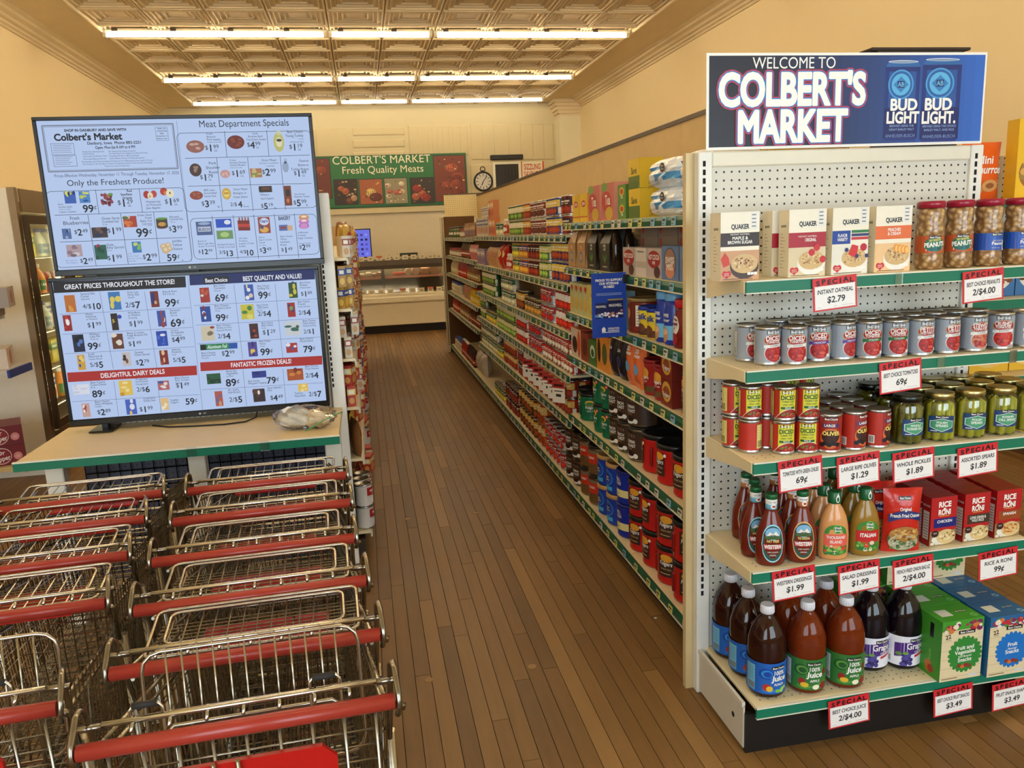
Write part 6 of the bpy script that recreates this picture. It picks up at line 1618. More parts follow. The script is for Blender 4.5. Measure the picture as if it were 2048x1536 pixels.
def snack(kind):
    gcol = (66, 150, 44) if kind == 'veg' else (30, 96, 150); disc = (48, 130, 52) if kind == 'veg' else (24, 110, 190)
    w, d, h = .146, .10, .20
    def f(pr):
        pr.rect(-w/2, 0, w/2, h, (222, 202, 162))
        for i in range(6): pr.rect(-w/2, .03*i+.012, w/2, .03*i+.0132, (190, 166, 122))
        pr.rect(-w/2, h*.84, w/2, h, gcol); speck(pr, -w/2+.012, h*.83, w/2-.01, h*.95, [(196, 40, 50), (230, 214, 190), (120, 40, 90), (206, 120, 60), (150, 50, 70), (90, 130, 50)], 30, .009, 4 if kind == 'veg' else 9)
        pr.ell(.012, h*.42, .055, .055, disc, 22)
        for i in range(22): a = 2*math.pi*i/22; pr.ell(.012+.055*math.cos(a), h*.42+.055*math.sin(a), .0062, .0062, disc, 8); pr.layer -= 1
        pr.layer += 1
        L_ = [('fruit and', .505), ('Vegetable', .43), ('fruit flavored', .375), ('Snacks', .30)] if kind == 'veg' else [('Fruit', .48), ('Flavored', .425), ('Snacks', .36)]
        for s, f_ in L_: pr.text(s, .012, h*f_, .006 if 'flav' in s.lower() else .0125, WHITE, st='bold', maxw=.072, rot=.03)
        for i, c in enumerate([(130, 60, 40), (196, 110, 50), (150, 40, 50), (120, 70, 40)]): pr.ell(-.006+.012*i, h*.235-.004*(i % 2), .008, .0065, c)
        pr.text('22', -.050, h*.715, .0135, (30, 30, 30), st='bold', rot=.15); pr.rect(-.058, h*.69, -.04, h*.695, (60, 60, 60)); bc(pr, .014, h*.765, .058, .012)
        pr.rect(-.066, h*.03, -.01, h*.045, (120, 100, 76)); pr.rect(.028, h*.04, .058, h*.07, (200, 206, 214))
    def sd(pr):
        pr.rect(0, 0, d, h, gcol); pr.rect(.05, h*.66, .066, h*.90, BLACK); pr.text('Snacks', .058, h*.36, .010, (130, 190, 90), st='bold', rot=R(90)); pr.ell(.05, h*.16, .016, .02, (196, 110, 50)); pr.ell(.06, h*.13, .012, .014, (160, 60, 40))
    def tp(pr):
        pr.rect(-.05, .03, -.01, .07, (214, 214, 206)); bc(pr, .03, .045, .04, .010, (40, 90, 30) if kind == 'veg' else (20, 60, 110))
        for i in range(6): a = math.pi*i/3; pr.ell(.052+.008*math.cos(a), .02+.008*math.sin(a), .004, .004, (120, 190, 110) if kind == 'veg' else (130, 180, 210), 6)
    return box_tpl('fruit_snack_carton', w, d, h, (gcol, gcol, gcol), f, sd, tp)
sn = {k: snack(k) for k in ('veg', 'fruit')}
g = 'fruit snack cartons on the base shelf'
qv = at(c5x(1525), c5y(752), 2, Z5); qb = at(c5x(1815), c5y(722), 2, Z5)
for j in range(3):
    for q, k, nm in ((qv, 'veg', 'green'), (qb, 'fruit', 'blue')):
        y = q.y+.104*j
        if y+.1 < 2.31: place(sn[k], (q.x+.073+.002*j, y, Z5+.0006), R(1), '%s fruit snack carton with round badge, %s' % (nm, ('frontmost', 'second in its row', 'farthest back')[j]), 'carton', g)
y = qv.y+.104*1
place(sn['veg'], (qv.x-.062, 2.205, Z5+.0006), 0, 'green fruit snack carton between the grape juice and the front green carton', 'carton', g)
for j in (0, 1): place(sn['veg'], (qv.x+.075+.15*j, 2.20, Z5+.2014), 0, 'green fruit snack carton stacked on top at the back, %s one' % ('left', 'right')[j], 'carton', g)
# ============================================================ RIGHT-HAND AISLE SHELVING
SX = 1.105
SEC = [2.37, 3.24, 4.26, 5.166, 6.071, 6.977, 7.883, 8.789, 9.694, 10.6]
ZN = [1.62, 1.385, 1.135, .895, .55, .115]
ZS = [1.555, 1.285, 1.015, .765, .50, .115]
ZF = [1.54, 1.312, 1.083, .845, .61, .115]
def shelf_heights(i): return ZN if i < 2 else (ZS if i < 6 else ZF)
ORD = ('top', 'second', 'third', 'fourth', 'fifth', 'bottom')
tagm = {}
for k, c in (('y', (214, 204, 110)), ('w', (214, 208, 186)), ('b', (130, 180, 196))):
    mb = MB('print', c); mb.box(-.0022, 0, -.019, .019, -.016, .014)
    pr = PR('print', .0002); pr.rect(-.014, .0, .014, .009, (70, 66, 60)); pr.rect(-.014, -.011, .004, -.006, (120, 112, 96)); pr.side(mb, -.0024, 0, 0, -1); tagm[k] = mb.mesh('price_tag')
rt_ = random.Random(11)
secname = ['nearest', 'second', 'third', 'fourth', 'fifth', 'sixth', 'seventh', 'eighth', 'farthest']
for i in range(9):
    y0, y1 = SEC[i], SEC[i+1]
    t = thing('gondola_section', (SX, y0, 0), 0, '%s cream shelf section along the right side of the aisle' % secname[i], 'shelf unit', 'right aisle shelf sections')
    L = y1-y0
    MB('peg_aisle', CREAM).box(.395, .41, 0, L, .10, 1.80 if i < 2 else 1.62).build('back_panel', t)
    MB('paint', (60, 46, 34)).box(.03, .40, 0, L, 0, .085).build('kick_plate', t)
    for j, z in enumerate(shelf_heights(i)):
        dz = 0.
        x0 = .0
        if 2 <= i < 6 or i >= 6: dz = 0.
        s = MB('paint', (222, 204, 164)); s.box(x0, .395, .002, L-.002, z-.012, z); s.box(x0, x0+.004, .002, L-.002, z-.036, z-.01)
        sh = s.build('shelf', t)
        g = MB('paint', (22, 84, 56)); g.prism([(x0-.012, z-.034), (x0-.014, z-.016), (x0-.008, z-.002), (x0, z-.002), (x0, z-.036)], 1, .002, L-.002)
        g.build('price_rail', sh)
        MB('paint', (224, 214, 186)).box(x0-.015, x0, .002, L-.002, z-.040, z-.035).build('rail_lip', sh)
        if i < 6:
            y = .05
            while y < L-.04:
                k = rt_.choice('yywwb' if i < 2 else 'wwwy')
                o = link('price_tag', tagm[k], sh, (x0-.0135, y, z-.018)); o.rotation_euler = (0, R(4), 0)
                y += rt_.uniform(.075, .16)
        else:
            mb = MB('print', (206, 200, 176)); y = .04
            while y < L-.05: mb.box(x0-.017, x0-.0145, y, y+.034, z-.032, z-.006); y += rt_.uniform(.07, .14)
            mb.build('price_tag_strip', sh, kind='stuff')
# backer board rising behind the shelves
t = thing('backer_board', (1.55, 2.37, 0), 0, 'tall tan backer board with dark top edge behind the right aisle shelves', 'board')
ys = [0, 1.35, 2.6, 4.1, 5.5, 7.0, 8.23]
for a, b in zip(ys, ys[1:]): MB('matte', (208, 180, 130)).box(0, .012, a+.0015, b-.0015, .1, 2.065).build('panel', t)
mb = MB('paint', (70, 50, 30)); mb.box(-.008, .02, 0, 8.23, 2.065, 2.085); mb.build('top_trim', t)
# far end frame with small pegboard
t = thing('gondola_end', (1.1, 10.605, 0), 0, 'cream slotted end frame with small pegboard at the far end of the right shelves', 'shelf unit')
u = MB('paint', (206, 192, 158)).bbox(-.055, -.01, 0, .04, 0, 1.81, .003).build('upright', t)
sl = MB('matte', BLACK); slots(sl, -.03, 0, .1, 1.78, .010); sl.build('slot_row', u)
mb = MB('peg_small'); mb.box(.01, .53, .0, .012, 1.81, 2.09); mb.build('pegboard', t)
MB('paint', (92, 70, 44)).box(-.06, .55, -.005, .02, 2.09, 2.105).build('top_trim', t)
MB('matte', (96, 66, 36)).box(-.01, .40, .0, .014, 0, 1.81).build('brown_panel', t)

# ---------------------------------------------------------------- shelf stock
FR = R(-90)                      # faces the aisle
XF = 1.118
def onshelf(tpl, y, z, r, label, cat, group=None, rz=0., x=XF, lift=0., sc=1.):
    o = place(tpl, (x+r, y, z+.0008+lift), FR+rz, label, cat, group); o.scale = (sc, sc, sc); return o
def canister(name, r, h, body, lid, draw=None, mat='plastic', lidh=.016, grip=True, sq=0., rings=None, over=.004):
    b = MB(mat, body)
    b.lathe([(r*.92, 0), (r*.99, .004), (r, .012), (r*.985, .02), (r*.985, h-lidh-.012), (r, h-lidh-.006), (r*.97, h-lidh)], 24, sq=sq, cols=rings)
    ps = [(('canister' if mat != 'tin' else 'tin_body'), None), ]
    sub = []
    if grip:
        for sg in (-1, 1):
            gp = MB(mat, tuple(int(c*.72) for c in body))
            a = math.pi*1.5+sg*1.05
            cx, cy = r*.985*math.cos(a), r*.985*math.sin(a)
            gp.tube([(cx*.985, cy*.985, h*.20), (cx*1.004, cy*1.004, h*.26), (cx*1.004, cy*1.004, h*.62), (cx*.985, cy*.985, h*.68)], r*.11, 7)
            sub.append(('grip', gp.mesh('grip')))
    l = MB('plastic', lid); l.lathe([(r*1.0, h-lidh), (r+over, h-lidh+.001), (r+over, h-.004), (r+over-.003, h-.001), (r*.92, h), (r*.90, h-.004), (.0001, h-.004)], 24, sq=sq, capt=False)
    out = [('canister', b.mesh('canister'), sub), ('lid', l.mesh('lid'))]
    if draw:
        lb = MB('print'); pr = PR('print', .0002); draw(pr, r, h); pr.wrap(lb, r, 0, .0012 if not sq else .003); out.append(('paper_label', lb.mesh('paper_label')))
    return (name, out)
FRED = (186, 30, 26); LBK = (26, 25, 25)
def red_label(pr, r, h):
    pr.rect(-.040, h*.22, .034, h*.78, (60, 40, 34), 8); pr.ell(0, h*.70, .030, h*.10, (226, 160, 50)); pr.poly([(-.035, h*.60), (-.01, h*.70), (.012, h*.63), (.034, h*.70), (.034, h*.52), (-.035, h*.52)], (40, 30, 30))
    pr.text('Folgers', -.002, h*.52, .017, WHITE, st='bold', maxw=.062, slant=.15); pr.text('BLACK SILK', 0, h*.40, .0075, (220, 190, 120), maxw=.05); pr.rect(-.03, h*.29, .02, h*.31, (200, 170, 110), 4); pr.ell(.036, h*.74, .007, .007, (236, 226, 220))
    pr.rect(-.10, h*.14, -.082, h*.36, WHITE, 3)
    for i in range(4): pr.rect(-.098+.0036*i, h*.16, -.096+.0036*i, h*.34, (30, 30, 30))
CR_ = canister('coffee_canister', .078, .165, FRED, LBK, red_label); CRB_ = canister('coffee_canister', .083, .168, FRED, LBK, red_label, lidh=.022)
def green_label(pr, r, h):
    pr.rect(-.036, h*.2, .034, h*.78, (20, 96, 66), 8); pr.ell(-.004, h*.66, .026, h*.10, (226, 180, 60)); pr.ell(-.006, h*.64, .02, h*.07, (60, 120, 50)); pr.text('Folgers', 0, h*.46, .014, WHITE, st='bold', maxw=.056); pr.text('DECAF', 0, h*.34, .009, (210, 230, 210), maxw=.04); pr.ell(.028, h*.76, .010, .010, (196, 40, 36)); pr.ell(.028, h*.76, .004, .004, WHITE)
    pr.rect(-.098, h*.16, -.07, h*.38, WHITE, 4)
    for i in range(5): pr.rect(-.096+.005*i, h*.18, -.0935+.005*i, h*.36, (30, 30, 30))
CG = canister('coffee_canister', .064, .150, (16, 104, 66), LBK, green_label)
def brown_label(t1):
    def f(pr, r, h):
        pr.rect(-.12, .012, .12, h-.026, (62, 40, 26), 24); pr.rect(-.04, h*.70, .03, h*.78, (150, 130, 110), 4); pr.text('Best Choice', -.004, h*.72, .0065, BLACK, maxw=.05)
        pr.text(t1, 0, h*.53, .0135, WHITE, st='bold', maxw=.066); pr.text('ROAST', .008, h*.41, .0135, WHITE, st='bold', maxw=.056); pr.text('COFFEE', 0, h*.34, .006, (210, 160, 110), maxw=.04)
        pr.ell(.0, h*.19, .036, h*.11, (226, 222, 216)); pr.ell(0, h*.225, .033, h*.075, (36, 22, 16)); pr.ell(.036, h*.17, .012, h*.07, (226, 222, 216))
    return f
CB = canister('coffee_tin', .078, .160, (150, 142, 132), (24, 22, 22), brown_label('COLOMBIAN'), 'tin', .010, False, over=.001)
CF = canister('coffee_tin', .064, .150, (130, 122, 112), (24, 22, 22), brown_label('FRENCH'), 'tin', .010, False, over=.001)
def rb_label(pr, r, h):
    pr.rect(-.12, .012, .12, h*.40, (110, 78, 44), 24); pr.rect(-.12, h*.40, .12, h*.74, (196, 52, 26), 24); pr.rect(-.12, h*.74, .12, h-.024, (120, 104, 80), 24); pr.text('CLASSIC', .0, h*.56, .012, WHITE, st='bold', maxw=.06)
CRB = canister('coffee_tin', .078, .165, (150, 142, 132), (30, 28, 26), rb_label, 'tin', .014, False, over=.002)
def blue_label(pr, r, h):
    pr.ell(0, h*.52, .040, h*.24, (70, 150, 226)); pr.ell(0, h*.52, .036, h*.215, (30, 80, 180)); pr.ell(-.002, h*.54, .022, h*.12, (24, 40, 110)); pr.text('Best', 0, h*.53, .010, WHITE, st='bold', maxw=.03); pr.text('Choice', 0, h*.45, .009, WHITE, st='bold', maxw=.034); pr.rect(-.04, h*.13, .036, h*.26, (70, 170, 226), 6)
CBL = canister('coffee_canister', .071, .160, (28, 60, 160), (190, 148, 90), blue_label, lidh=.022)
def max_label(pr, r, h):
    pr.text('MAXWELL', 0, h*.70, .014, WHITE, st='bold', maxw=.088); pr.text('HOUSE', .02, h*.58, .014, WHITE, st='bold', maxw=.056); pr.ell(-.026, h*.625, .010, h*.065, WHITE); pr.rect(-.12, h*.22, .12, h*.44, (226, 216, 150), 24); pr.text('ORIGINAL ROAST', 0, h*.29, .008, (40, 50, 110), maxw=.07)
CM = canister('coffee_canister', .080, .166, (20, 44, 150), (24, 40, 120), max_label, grip=False)
def hb_label(pr, r, h):
    pr.rect(-.045, h*.20, .04, h*.80, (110, 40, 22), 8); pr.ell(-.01, h*.56, .022, h*.16, (206, 150, 110)); pr.rect(.045, h*.2, .085, h*.8, (226, 218, 200), 5)
    for i in range(6): pr.rect(.05, h*(.26+.08*i), .08, h*(.28+.08*i), (120, 100, 90), 3)
CH = canister('coffee_jar', .072, .150, (122, 34, 22), (150, 120, 70), hb_label, grip=False)
def nes_label(pr, r, h):
    pr.rect(-.12, h*.55, .12, h*.86, (226, 200, 40), 20); pr.rect(-.12, h*.05, .12, h*.28, (90, 50, 30), 20); pr.text('quik', 0, h*.58, .024, (30, 50, 140), st='black', maxw=.06); pr.ell(0, h*.3, .024, h*.14, (110, 62, 36))
CNQ = canister('cocoa_canister', .048, .125, (222, 190, 40), (30, 56, 150), nes_label, grip=False)
def bottle_tpl(name, prof, col, capc, cap_prof, draw, mat='plastic', sy=1., n=18):
    b = MB(mat, col); b.lathe(prof, n); c = MB('plastic', capc); c.lathe(cap_prof, n); out = [('bottle', b), ('cap', c)]
    if draw: lb = MB('print'); pr = PR('print', .0002); draw(pr); wrap_prof(pr, lb, prof, 1., .0012); out.append(('paper_label', lb))
    for _, m_ in out: m_.v = [(x, y*sy, z) for x, y, z in m_.v]
    return (name, [(a, m_.mesh(a)) for a, m_ in out])
def creamer(pr): pr.rect(-.05, .02, .05, .075, (110, 180, 220), 8); pr.ell(0, .04, .022, .03, (196, 140, 96)); pr.ell(0, .05, .02, .012, (226, 180, 130)); pr.text('COFFEE', 0, .108, .012, WHITE, st='bold', maxw=.05); pr.text('creamer', 0, .09, .012, WHITE, st='bold', maxw=.056)
BCB = bottle_tpl('creamer_bottle', [(.038, 0), (.042, .006), (.042, .12), (.036, .15), (.036, .17)], (30, 56, 150), (110, 170, 214), [(.038, .168), (.039, .170), (.039, .195), (.036, .198)], creamer)
def creamer2(pr): pr.ell(0, .085, .028, .036, (226, 214, 196)); pr.text('Coffee', 0, .095, .011, WHITE, st='bold', maxw=.05); pr.text('mate', 0, .078, .012, WHITE, st='bold', maxw=.046); pr.ell(0, .035, .022, .022, (160, 30, 30)); pr.ell(-.024, .06, .009, .009, (206, 40, 50))
BCR = bottle_tpl('creamer_bottle', [(.040, 0), (.044, .006), (.044, .10), (.034, .14), (.034, .15)], (120, 30, 26), (196, 30, 40), [(.037, .150), (.039, .152), (.039, .178), (.036, .182)], creamer2)
def creamer3(pr): pr.text('Coffee', 0, .115, .012, (190, 40, 44), st='bold', maxw=.05); pr.text('mate', 0, .095, .013, (190, 40, 44), st='bold', maxw=.048); pr.ell(-.03, .09, .010, .010, (206, 40, 50)); pr.ell(.004, .035, .026, .022, (170, 40, 34)); pr.ell(.004, .042, .022, .012, (226, 190, 150))
BCW = bottle_tpl('creamer_bottle', [(.046, 0), (.050, .006), (.050, .11), (.038, .155), (.036, .165)], (236, 214, 200), (206, 30, 44), [(.040, .162), (.042, .165), (.042, .192), (.038, .196)], creamer3)
def carton(name, w, d, h, cols, lines, fg=WHITE, blob=None, band=None):
    """carton with a name on its front: lines = [(text, v fraction, cap height, width fraction)]"""
    def f(pr):
        pr.rect(-w/2, 0, w/2, h, cols[0])
        if band: pr.rect(-w/2, h*band[0], w/2, h*band[1], band[2])
        for b_ in (blob or []): pr.ell(b_[0]*w, b_[1]*h, b_[2]*w, b_[3]*h, b_[4])
        for s, v, hh, wf in lines: pr.text(s, 0, h*v, hh, fg, st='bold', maxw=w*wf)
    def sd(pr):
        pr.rect(0, 0, d, h, cols[1])
        if band: pr.rect(0, h*band[0], d, h*band[1], band[2])
    return box_tpl(name, w, d, h, cols, f, sd)
def yrow(tpl, y, z, lab, cat='carton', grp=None, x=XF, lv=1, h=0., rz=0.):
    for k in range(lv): onshelf(tpl, y, z, x-XF, (lab if lv == 1 else lab+(', bottom one', ', upper one', ', topmost one')[k]), cat, grp, rz, XF, h*k)
Z = ZN
# top shelf
def lumpy(name, w, d, h, draw, seed):
    """soft wrapped pack, front towards -y"""
    mb = MB('foil', (214, 220, 226)); r0 = random.Random(seed); n, m_ = 22, 8; V = []; Fc = []
    for j in range(m_+1):
        zf = j/m_; k = 1-.30*abs(2*zf-1)**4
        for i in range(n):
            a = 2*math.pi*i/n; c, s_ = math.cos(a), math.sin(a); q = (abs(c)**5+abs(s_)**5)**-.2*k*(1+.09*(r0.random()-.5)); V.append((w/2*q*c, d/2*q*s_+d/2, h*zf))
    for j in range(m_):
        for i in range(n): i2 = (i+1) % n; mb.idx([V[j*n+i], V[j*n+i2], V[(j+1)*n+i2], V[(j+1)*n+i]], [(0, 1, 2, 3)], (70, 148, 204) if (j in (2, 3) and (i*5+j) % 9 > 1) or (j == 5 and 11 < i < 17) else (226, 230, 234), 'foil', False)
    mb.idx(V[m_*n:], [tuple(range(n))], (226, 230, 234), 'foil'); mb.idx(V[:n], [tuple(range(n))[::-1]], (226, 230, 234), 'foil')
    pr = PR('print', .0003); draw(pr); pr.plane(mb, -.004); return (name, mb.mesh(name))
def filt(pr): pr.ell(.03, .072, .024, .017, (24, 26, 34)); pr.text('Best', .03, .074, .009, WHITE, maxw=.026); pr.text('Choice', .03, .063, .008, WHITE, maxw=.03); pr.text('FITS MOST 8-12', -.05, .022, .011, (30, 50, 90), maxw=.11, rot=.1); pr.text('CUP COFFEE MAKERS', -.05, .008, .009, (30, 50, 90), maxw=.11, rot=.1)
ft = lumpy('coffee_filter_pack', .30, .20, .105, filt, 9)
nm = ('lower', 'upper')
for k, y in enumerate((2.57, 2.88)):
    for lv in (0, 1): onshelf(ft, y, Z[0], 0, 'blue and white coffee filter pack, %s %s of the stack near the end upright' % (('right', 'left')[k], nm[lv]), 'pack', 'coffee filter packs', .03*lv-.01, XF, .1055*lv)
save = carton('tea_carton', .135, .10, .118, ((222, 186, 40), (206, 170, 40), (228, 196, 60)), [('Save', .5, .026, .6)], (30, 60, 40), None, (0, .42, (84, 110, 40)))
for y in (2.50, 2.645, 2.79, 2.935):
    for lv in (0, 1): onshelf(save, y, Z[0], .215, 'yellow tea carton in the %s row behind the coffee filters' % nm[lv], 'carton', 'yellow tea cartons behind the filters', 0, XF, .119*lv)
for lv in (0, 1): onshelf(save, 3.17, Z[0], .0, 'yellow and green tea carton beside the coffee filters, %s of two' % nm[lv], 'carton', 'yellow and green tea cartons', 0, XF, .119*lv)
gt = carton('tea_carton', .105, .07, .072, ((96, 140, 60), (80, 120, 50), (110, 150, 70)), [('Tea', .2, .014, .4)], WHITE, [(0, .6, .3, .25, (206, 190, 60)), (0, .6, .2, .16, (190, 60, 40))])
for lv in (0, 1): onshelf(gt, 3.33, Z[0], .0, 'small green tea carton, %s of two beside the pink ones' % nm[lv], 'carton', 'small green tea cartons', 0, XF, .073*lv)
onshelf(carton('tea_carton', .105, .07, .05, ((214, 110, 50), (206, 100, 50), (220, 130, 60)), [('L', .2, .02, .3)]), 3.33, Z[0], .08, 'small orange tea carton peeking over the green ones', 'carton', None, 0, XF, .146)
onshelf(carton('tea_carton', .105, .07, .145, ((96, 140, 60), (80, 120, 50), (110, 150, 70)), []), 3.33, Z[0], .08, 'plain green tea carton under the small orange one', 'carton')
pk = carton('tea_carton', .185, .075, .165, ((196, 110, 100), (206, 140, 120), (150, 170, 100)), [('Tea', .42, .042, .42)], WHITE, [(-.1, .5, .4, .28, (190, 60, 60)), (.1, .18, .3, .18, (206, 170, 60)), (-.25, .9, .25, .12, (120, 160, 80))])
for k, y in enumerate((3.75, 3.53)): onshelf(pk, y, Z[0], 0, 'pink and green iced tea carton, %s of the pair' % ('left', 'right')[k], 'carton', 'pink tea cartons')
yt = carton('tea_carton', .135, .07, .140, ((226, 188, 50), (210, 170, 44), (232, 200, 80)), [('Lipton', .60, .018, .42)], WHITE, [(0, .64, .30, .12, (200, 50, 36))], (.16, .20, (206, 80, 40)))
for k, y in enumerate((4.08, 3.935)): onshelf(yt, y, Z[0], 0, 'plain yellow tea carton with red badge, %s of the pair' % ('left', 'right')[k], 'carton', 'yellow tea cartons with red badge')
# second shelf
hc = carton('cocoa_carton', .150, .07, .115, ((176, 160, 150), (190, 176, 164), (186, 172, 160)), [('HOT COCOA', .62, .018, .78), ('MIX', .46, .012, .25)], WHITE, [(0, .62, .46, .30, (156, 40, 36)), (.22, .2, .22, .2, (80, 44, 34))])
nu = carton('cocoa_carton', .125, .07, .115, ((206, 194, 180), (190, 176, 164), (186, 172, 160)), [('Nutrition Facts', .84, .008, .8)], (50, 40, 40), None, (.30, .52, (180, 166, 150)))
sw = carton('cocoa_carton', .165, .07, .125, ((96, 120, 156), (84, 106, 140), (120, 140, 170)), [('SWISS', .50, .022, .5), ('MISS', .30, .022, .42)], WHITE, [(0, .52, .36, .44, (60, 76, 110)), (0, .52, .32, .40, (150, 110, 90)), (0, .25, .26, .2, (206, 130, 90))])
for tp, y, lab in ((hc, 3.25, 'grey hot cocoa carton with red badge, left one'), (nu, 3.10, 'cocoa carton turned to show its nutrition panel'), (hc, 2.95, 'grey hot cocoa carton with red badge, right one'), (sw, 2.785, 'blue cocoa carton with round mountain picture, left one'), (sw, 2.61, 'blue cocoa carton with round mountain picture, nearest the upright')): onshelf(tp, y, Z[1], 0, lab, 'carton', 'cocoa cartons on the second shelf')
gb = carton('cocoa_carton', .20, .12, .053, ((128, 118, 112), (120, 112, 106), (136, 126, 120)), [], WHITE, [(-.38, .5, .07, .36, (160, 50, 40))], None)
for c, y in enumerate((3.24, 3.03, 2.82, 2.61)):
    for lv in range(4): onshelf(gb, y, Z[1], .09, 'flat grey cocoa carton stacked behind the front cocoa, %s column' % ('leftmost', 'second', 'third', 'rightmost')[c], 'carton', 'flat grey cocoa cartons, column %d' % (c+1), 0, XF, .0535*lv)
def sixpack(name, glassc, boxc, lines, leaf):
    parts = []
    for sx_ in (-.052, 0, .052):
        for dy in (.030, .085):
            m_ = MB('sauce', glassc); m_.lathe([(.022, 0), (.025, .004), (.025, .12), (.013, .155), (.013, .175)], 12, c=(sx_, dy, 0)); cp = MB('plastic', (60, 90, 130)); cp.lathe([(.015, .172), (.0155, .174), (.0155, .19), (.014, .192)], 12, c=(sx_, dy, 0)); parts.append(('bottle', m_.mesh('bottle'), [('cap', cp.mesh('cap'))]))
    w = MB('print', boxc); w.prism([(-.003, .002), (-.003, .115), (.02, .168), (.048, .178), (.067, .178), (.095, .168), (.118, .115), (.118, .002)], 0, -.066, .066)
    w.v = [(x*.62 if z > .12 else x, y, z) for x, y, z in w.v]
    pr = PR('print', .0003)
    for s, v, hh, wf in lines: pr.text(s, 0, v, hh, (220, 226, 210), st='bold', maxw=.132*wf)
    if leaf: pr.poly([(-.006, .034), (.0, .079), (.006, .034)], (90, 150, 60)); pr.poly([(-.026, .054), (-.022, .075), (.002, .035)], (70, 130, 50)); pr.poly([(.026, .054), (.022, .075), (-.002, .035)], (70, 130, 50))
    else: pr.ell(0, .05, .026, .026, (60, 120, 170)); pr.ell(0, .05, .016, .016, (196, 160, 100)); pr.rect(-.03, .082, .03, .105, (190, 120, 60))
    pr.plane(w, -.0032); parts.append(('carrier', w.mesh('carrier')))
    return (name, parts)
s1 = sixpack('tea_bottle_carrier', (40, 24, 14), (34, 36, 32), [('UNSWEETENED', .016, .006, .5), ('PURE', .100, .010, .34), ('LEAF', .086, .010, .34)], True)
s2 = sixpack('tea_bottle_carrier', (150, 104, 60), (176, 138, 92), [('TEA', .088, .013, .3)], False)
for k, (tp, y) in enumerate(((s2, 4.175), (s2, 3.99), (s1, 3.80), (s1, 3.58))): onshelf(tp, y, Z[1], 0, ('brown carrier of bottled tea, far left', 'brown carrier of bottled tea beside the black ones', 'black carrier of bottled tea with green leaf, left', 'black carrier of bottled tea with green leaf, right')[k], 'carrier', 'bottled tea carriers', sc=1.12)
# third shelf
onshelf(CH, 3.25, Z[2], .072, 'large brown-red coffee jar beside the hanging blue sign', 'jar', None)
onshelf(CNQ, 3.12, Z[2], .048, 'yellow chocolate powder canister, left one', 'canister', 'chocolate powder canisters', .2); onshelf(CNQ, 3.02, Z[2], .048, 'yellow chocolate powder canister, right one', 'canister', 'chocolate powder canisters', .1)
onshelf(BCB, 2.93, Z[2], .042, 'blue coffee creamer bottle, left one', 'bottle', 'coffee creamer bottles'); onshelf(BCB, 2.84, Z[2], .042, 'blue coffee creamer bottle, right one', 'bottle', 'coffee creamer bottles')
onshelf(BCR, 2.745, Z[2], .044, 'dark red coffee creamer bottle', 'bottle', 'coffee creamer bottles'); onshelf(BCW, 2.64, Z[2], .050, 'cream-coloured coffee creamer bottle with red cap nearest the upright', 'bottle', 'coffee creamer bottles')
lb_ = carton('tea_carton', .085, .06, .165, ((190, 190, 130), (120, 160, 180), (200, 200, 150)), [('Tea', .72, .014, .5)], (150, 40, 40), [(0, .35, .35, .22, (206, 170, 70)), (0, .85, .3, .08, (200, 60, 40))])
for k, y in enumerate((4.205, 4.115, 4.025, 3.935)): onshelf(lb_, y, Z[2], 0, 'tall pale blue and yellow tea carton left of the hanging blue sign', 'carton', 'pale blue tea cartons')
lb2 = carton('tea_carton', .13, .06, .085, ((196, 186, 90), (130, 170, 180), (206, 196, 110)), [('Tea', .3, .014, .4)], (150, 40, 40))
for k, y in enumerate((3.83, 3.69, 3.55, 3.41)):
    for lv in (0, 1): onshelf(lb2, y, Z[2], 0, 'small yellow and blue tea carton half hidden behind the blue sign, %s level' % nm[lv], 'carton', 'small tea cartons behind the blue sign, %s level' % nm[lv], 0, XF, .086*lv)
# fourth shelf
kc = [(4.15, .20, .155, ((206, 190, 170), (170, 60, 40), (214, 120, 60)), [(-.12, .42, .26, .30, (96, 54, 36)), (-.12, .48, .22, .2, (50, 30, 24)), (.3, .5, .16, .48, (200, 90, 50))], 'white and orange coffee pod carton at the left of the fourth shelf'),
      (3.975, .145, .15, ((132, 50, 34), (120, 44, 30), (140, 60, 40)), [(0, .5, .3, .3, (90, 34, 26))], 'brown-red coffee pod carton'), (3.83, .135, .13, ((58, 110, 44), (50, 96, 40), (70, 120, 50)), [(0, .55, .32, .26, (206, 214, 190)), (0, .5, .2, .16, (40, 90, 40))], 'green coffee pod carton'),
      (3.655, .20, .175, ((206, 130, 44), (214, 140, 50), (214, 150, 70)), [(-.3, .55, .14, .34, (50, 34, 24)), (.15, .5, .2, .3, (70, 90, 50))], 'large orange coffee pod carton')]
for y, w, h, c, bl, lab in kc: onshelf(carton('coffee_pod_carton', w, .12, h, c, [], WHITE, bl), y, Z[3], 0, lab, 'carton', 'coffee pod cartons')
def bkb(pr): pr.text('Life', 0, .13, .016, WHITE, maxw=.05, slant=.2); pr.ell(0, .085, .022, .024, (70, 60, 110)); pr.ell(0, .085, .014, .016, (30, 26, 50)); pr.rect(-.025, .02, .02, .03, (60, 70, 150))
bb = ('coffee_bag', bag_mesh('coffee_bag', .105, .205, .07, (28, 24, 30), bkb, seed=3)); onshelf(bb, 3.53, Z[3], 0, 'black foil coffee bag, left of two', 'bag', 'black coffee bags'); onshelf(bb, 3.41, Z[3], 0, 'black foil coffee bag, right of two', 'bag', 'black coffee bags', .08)
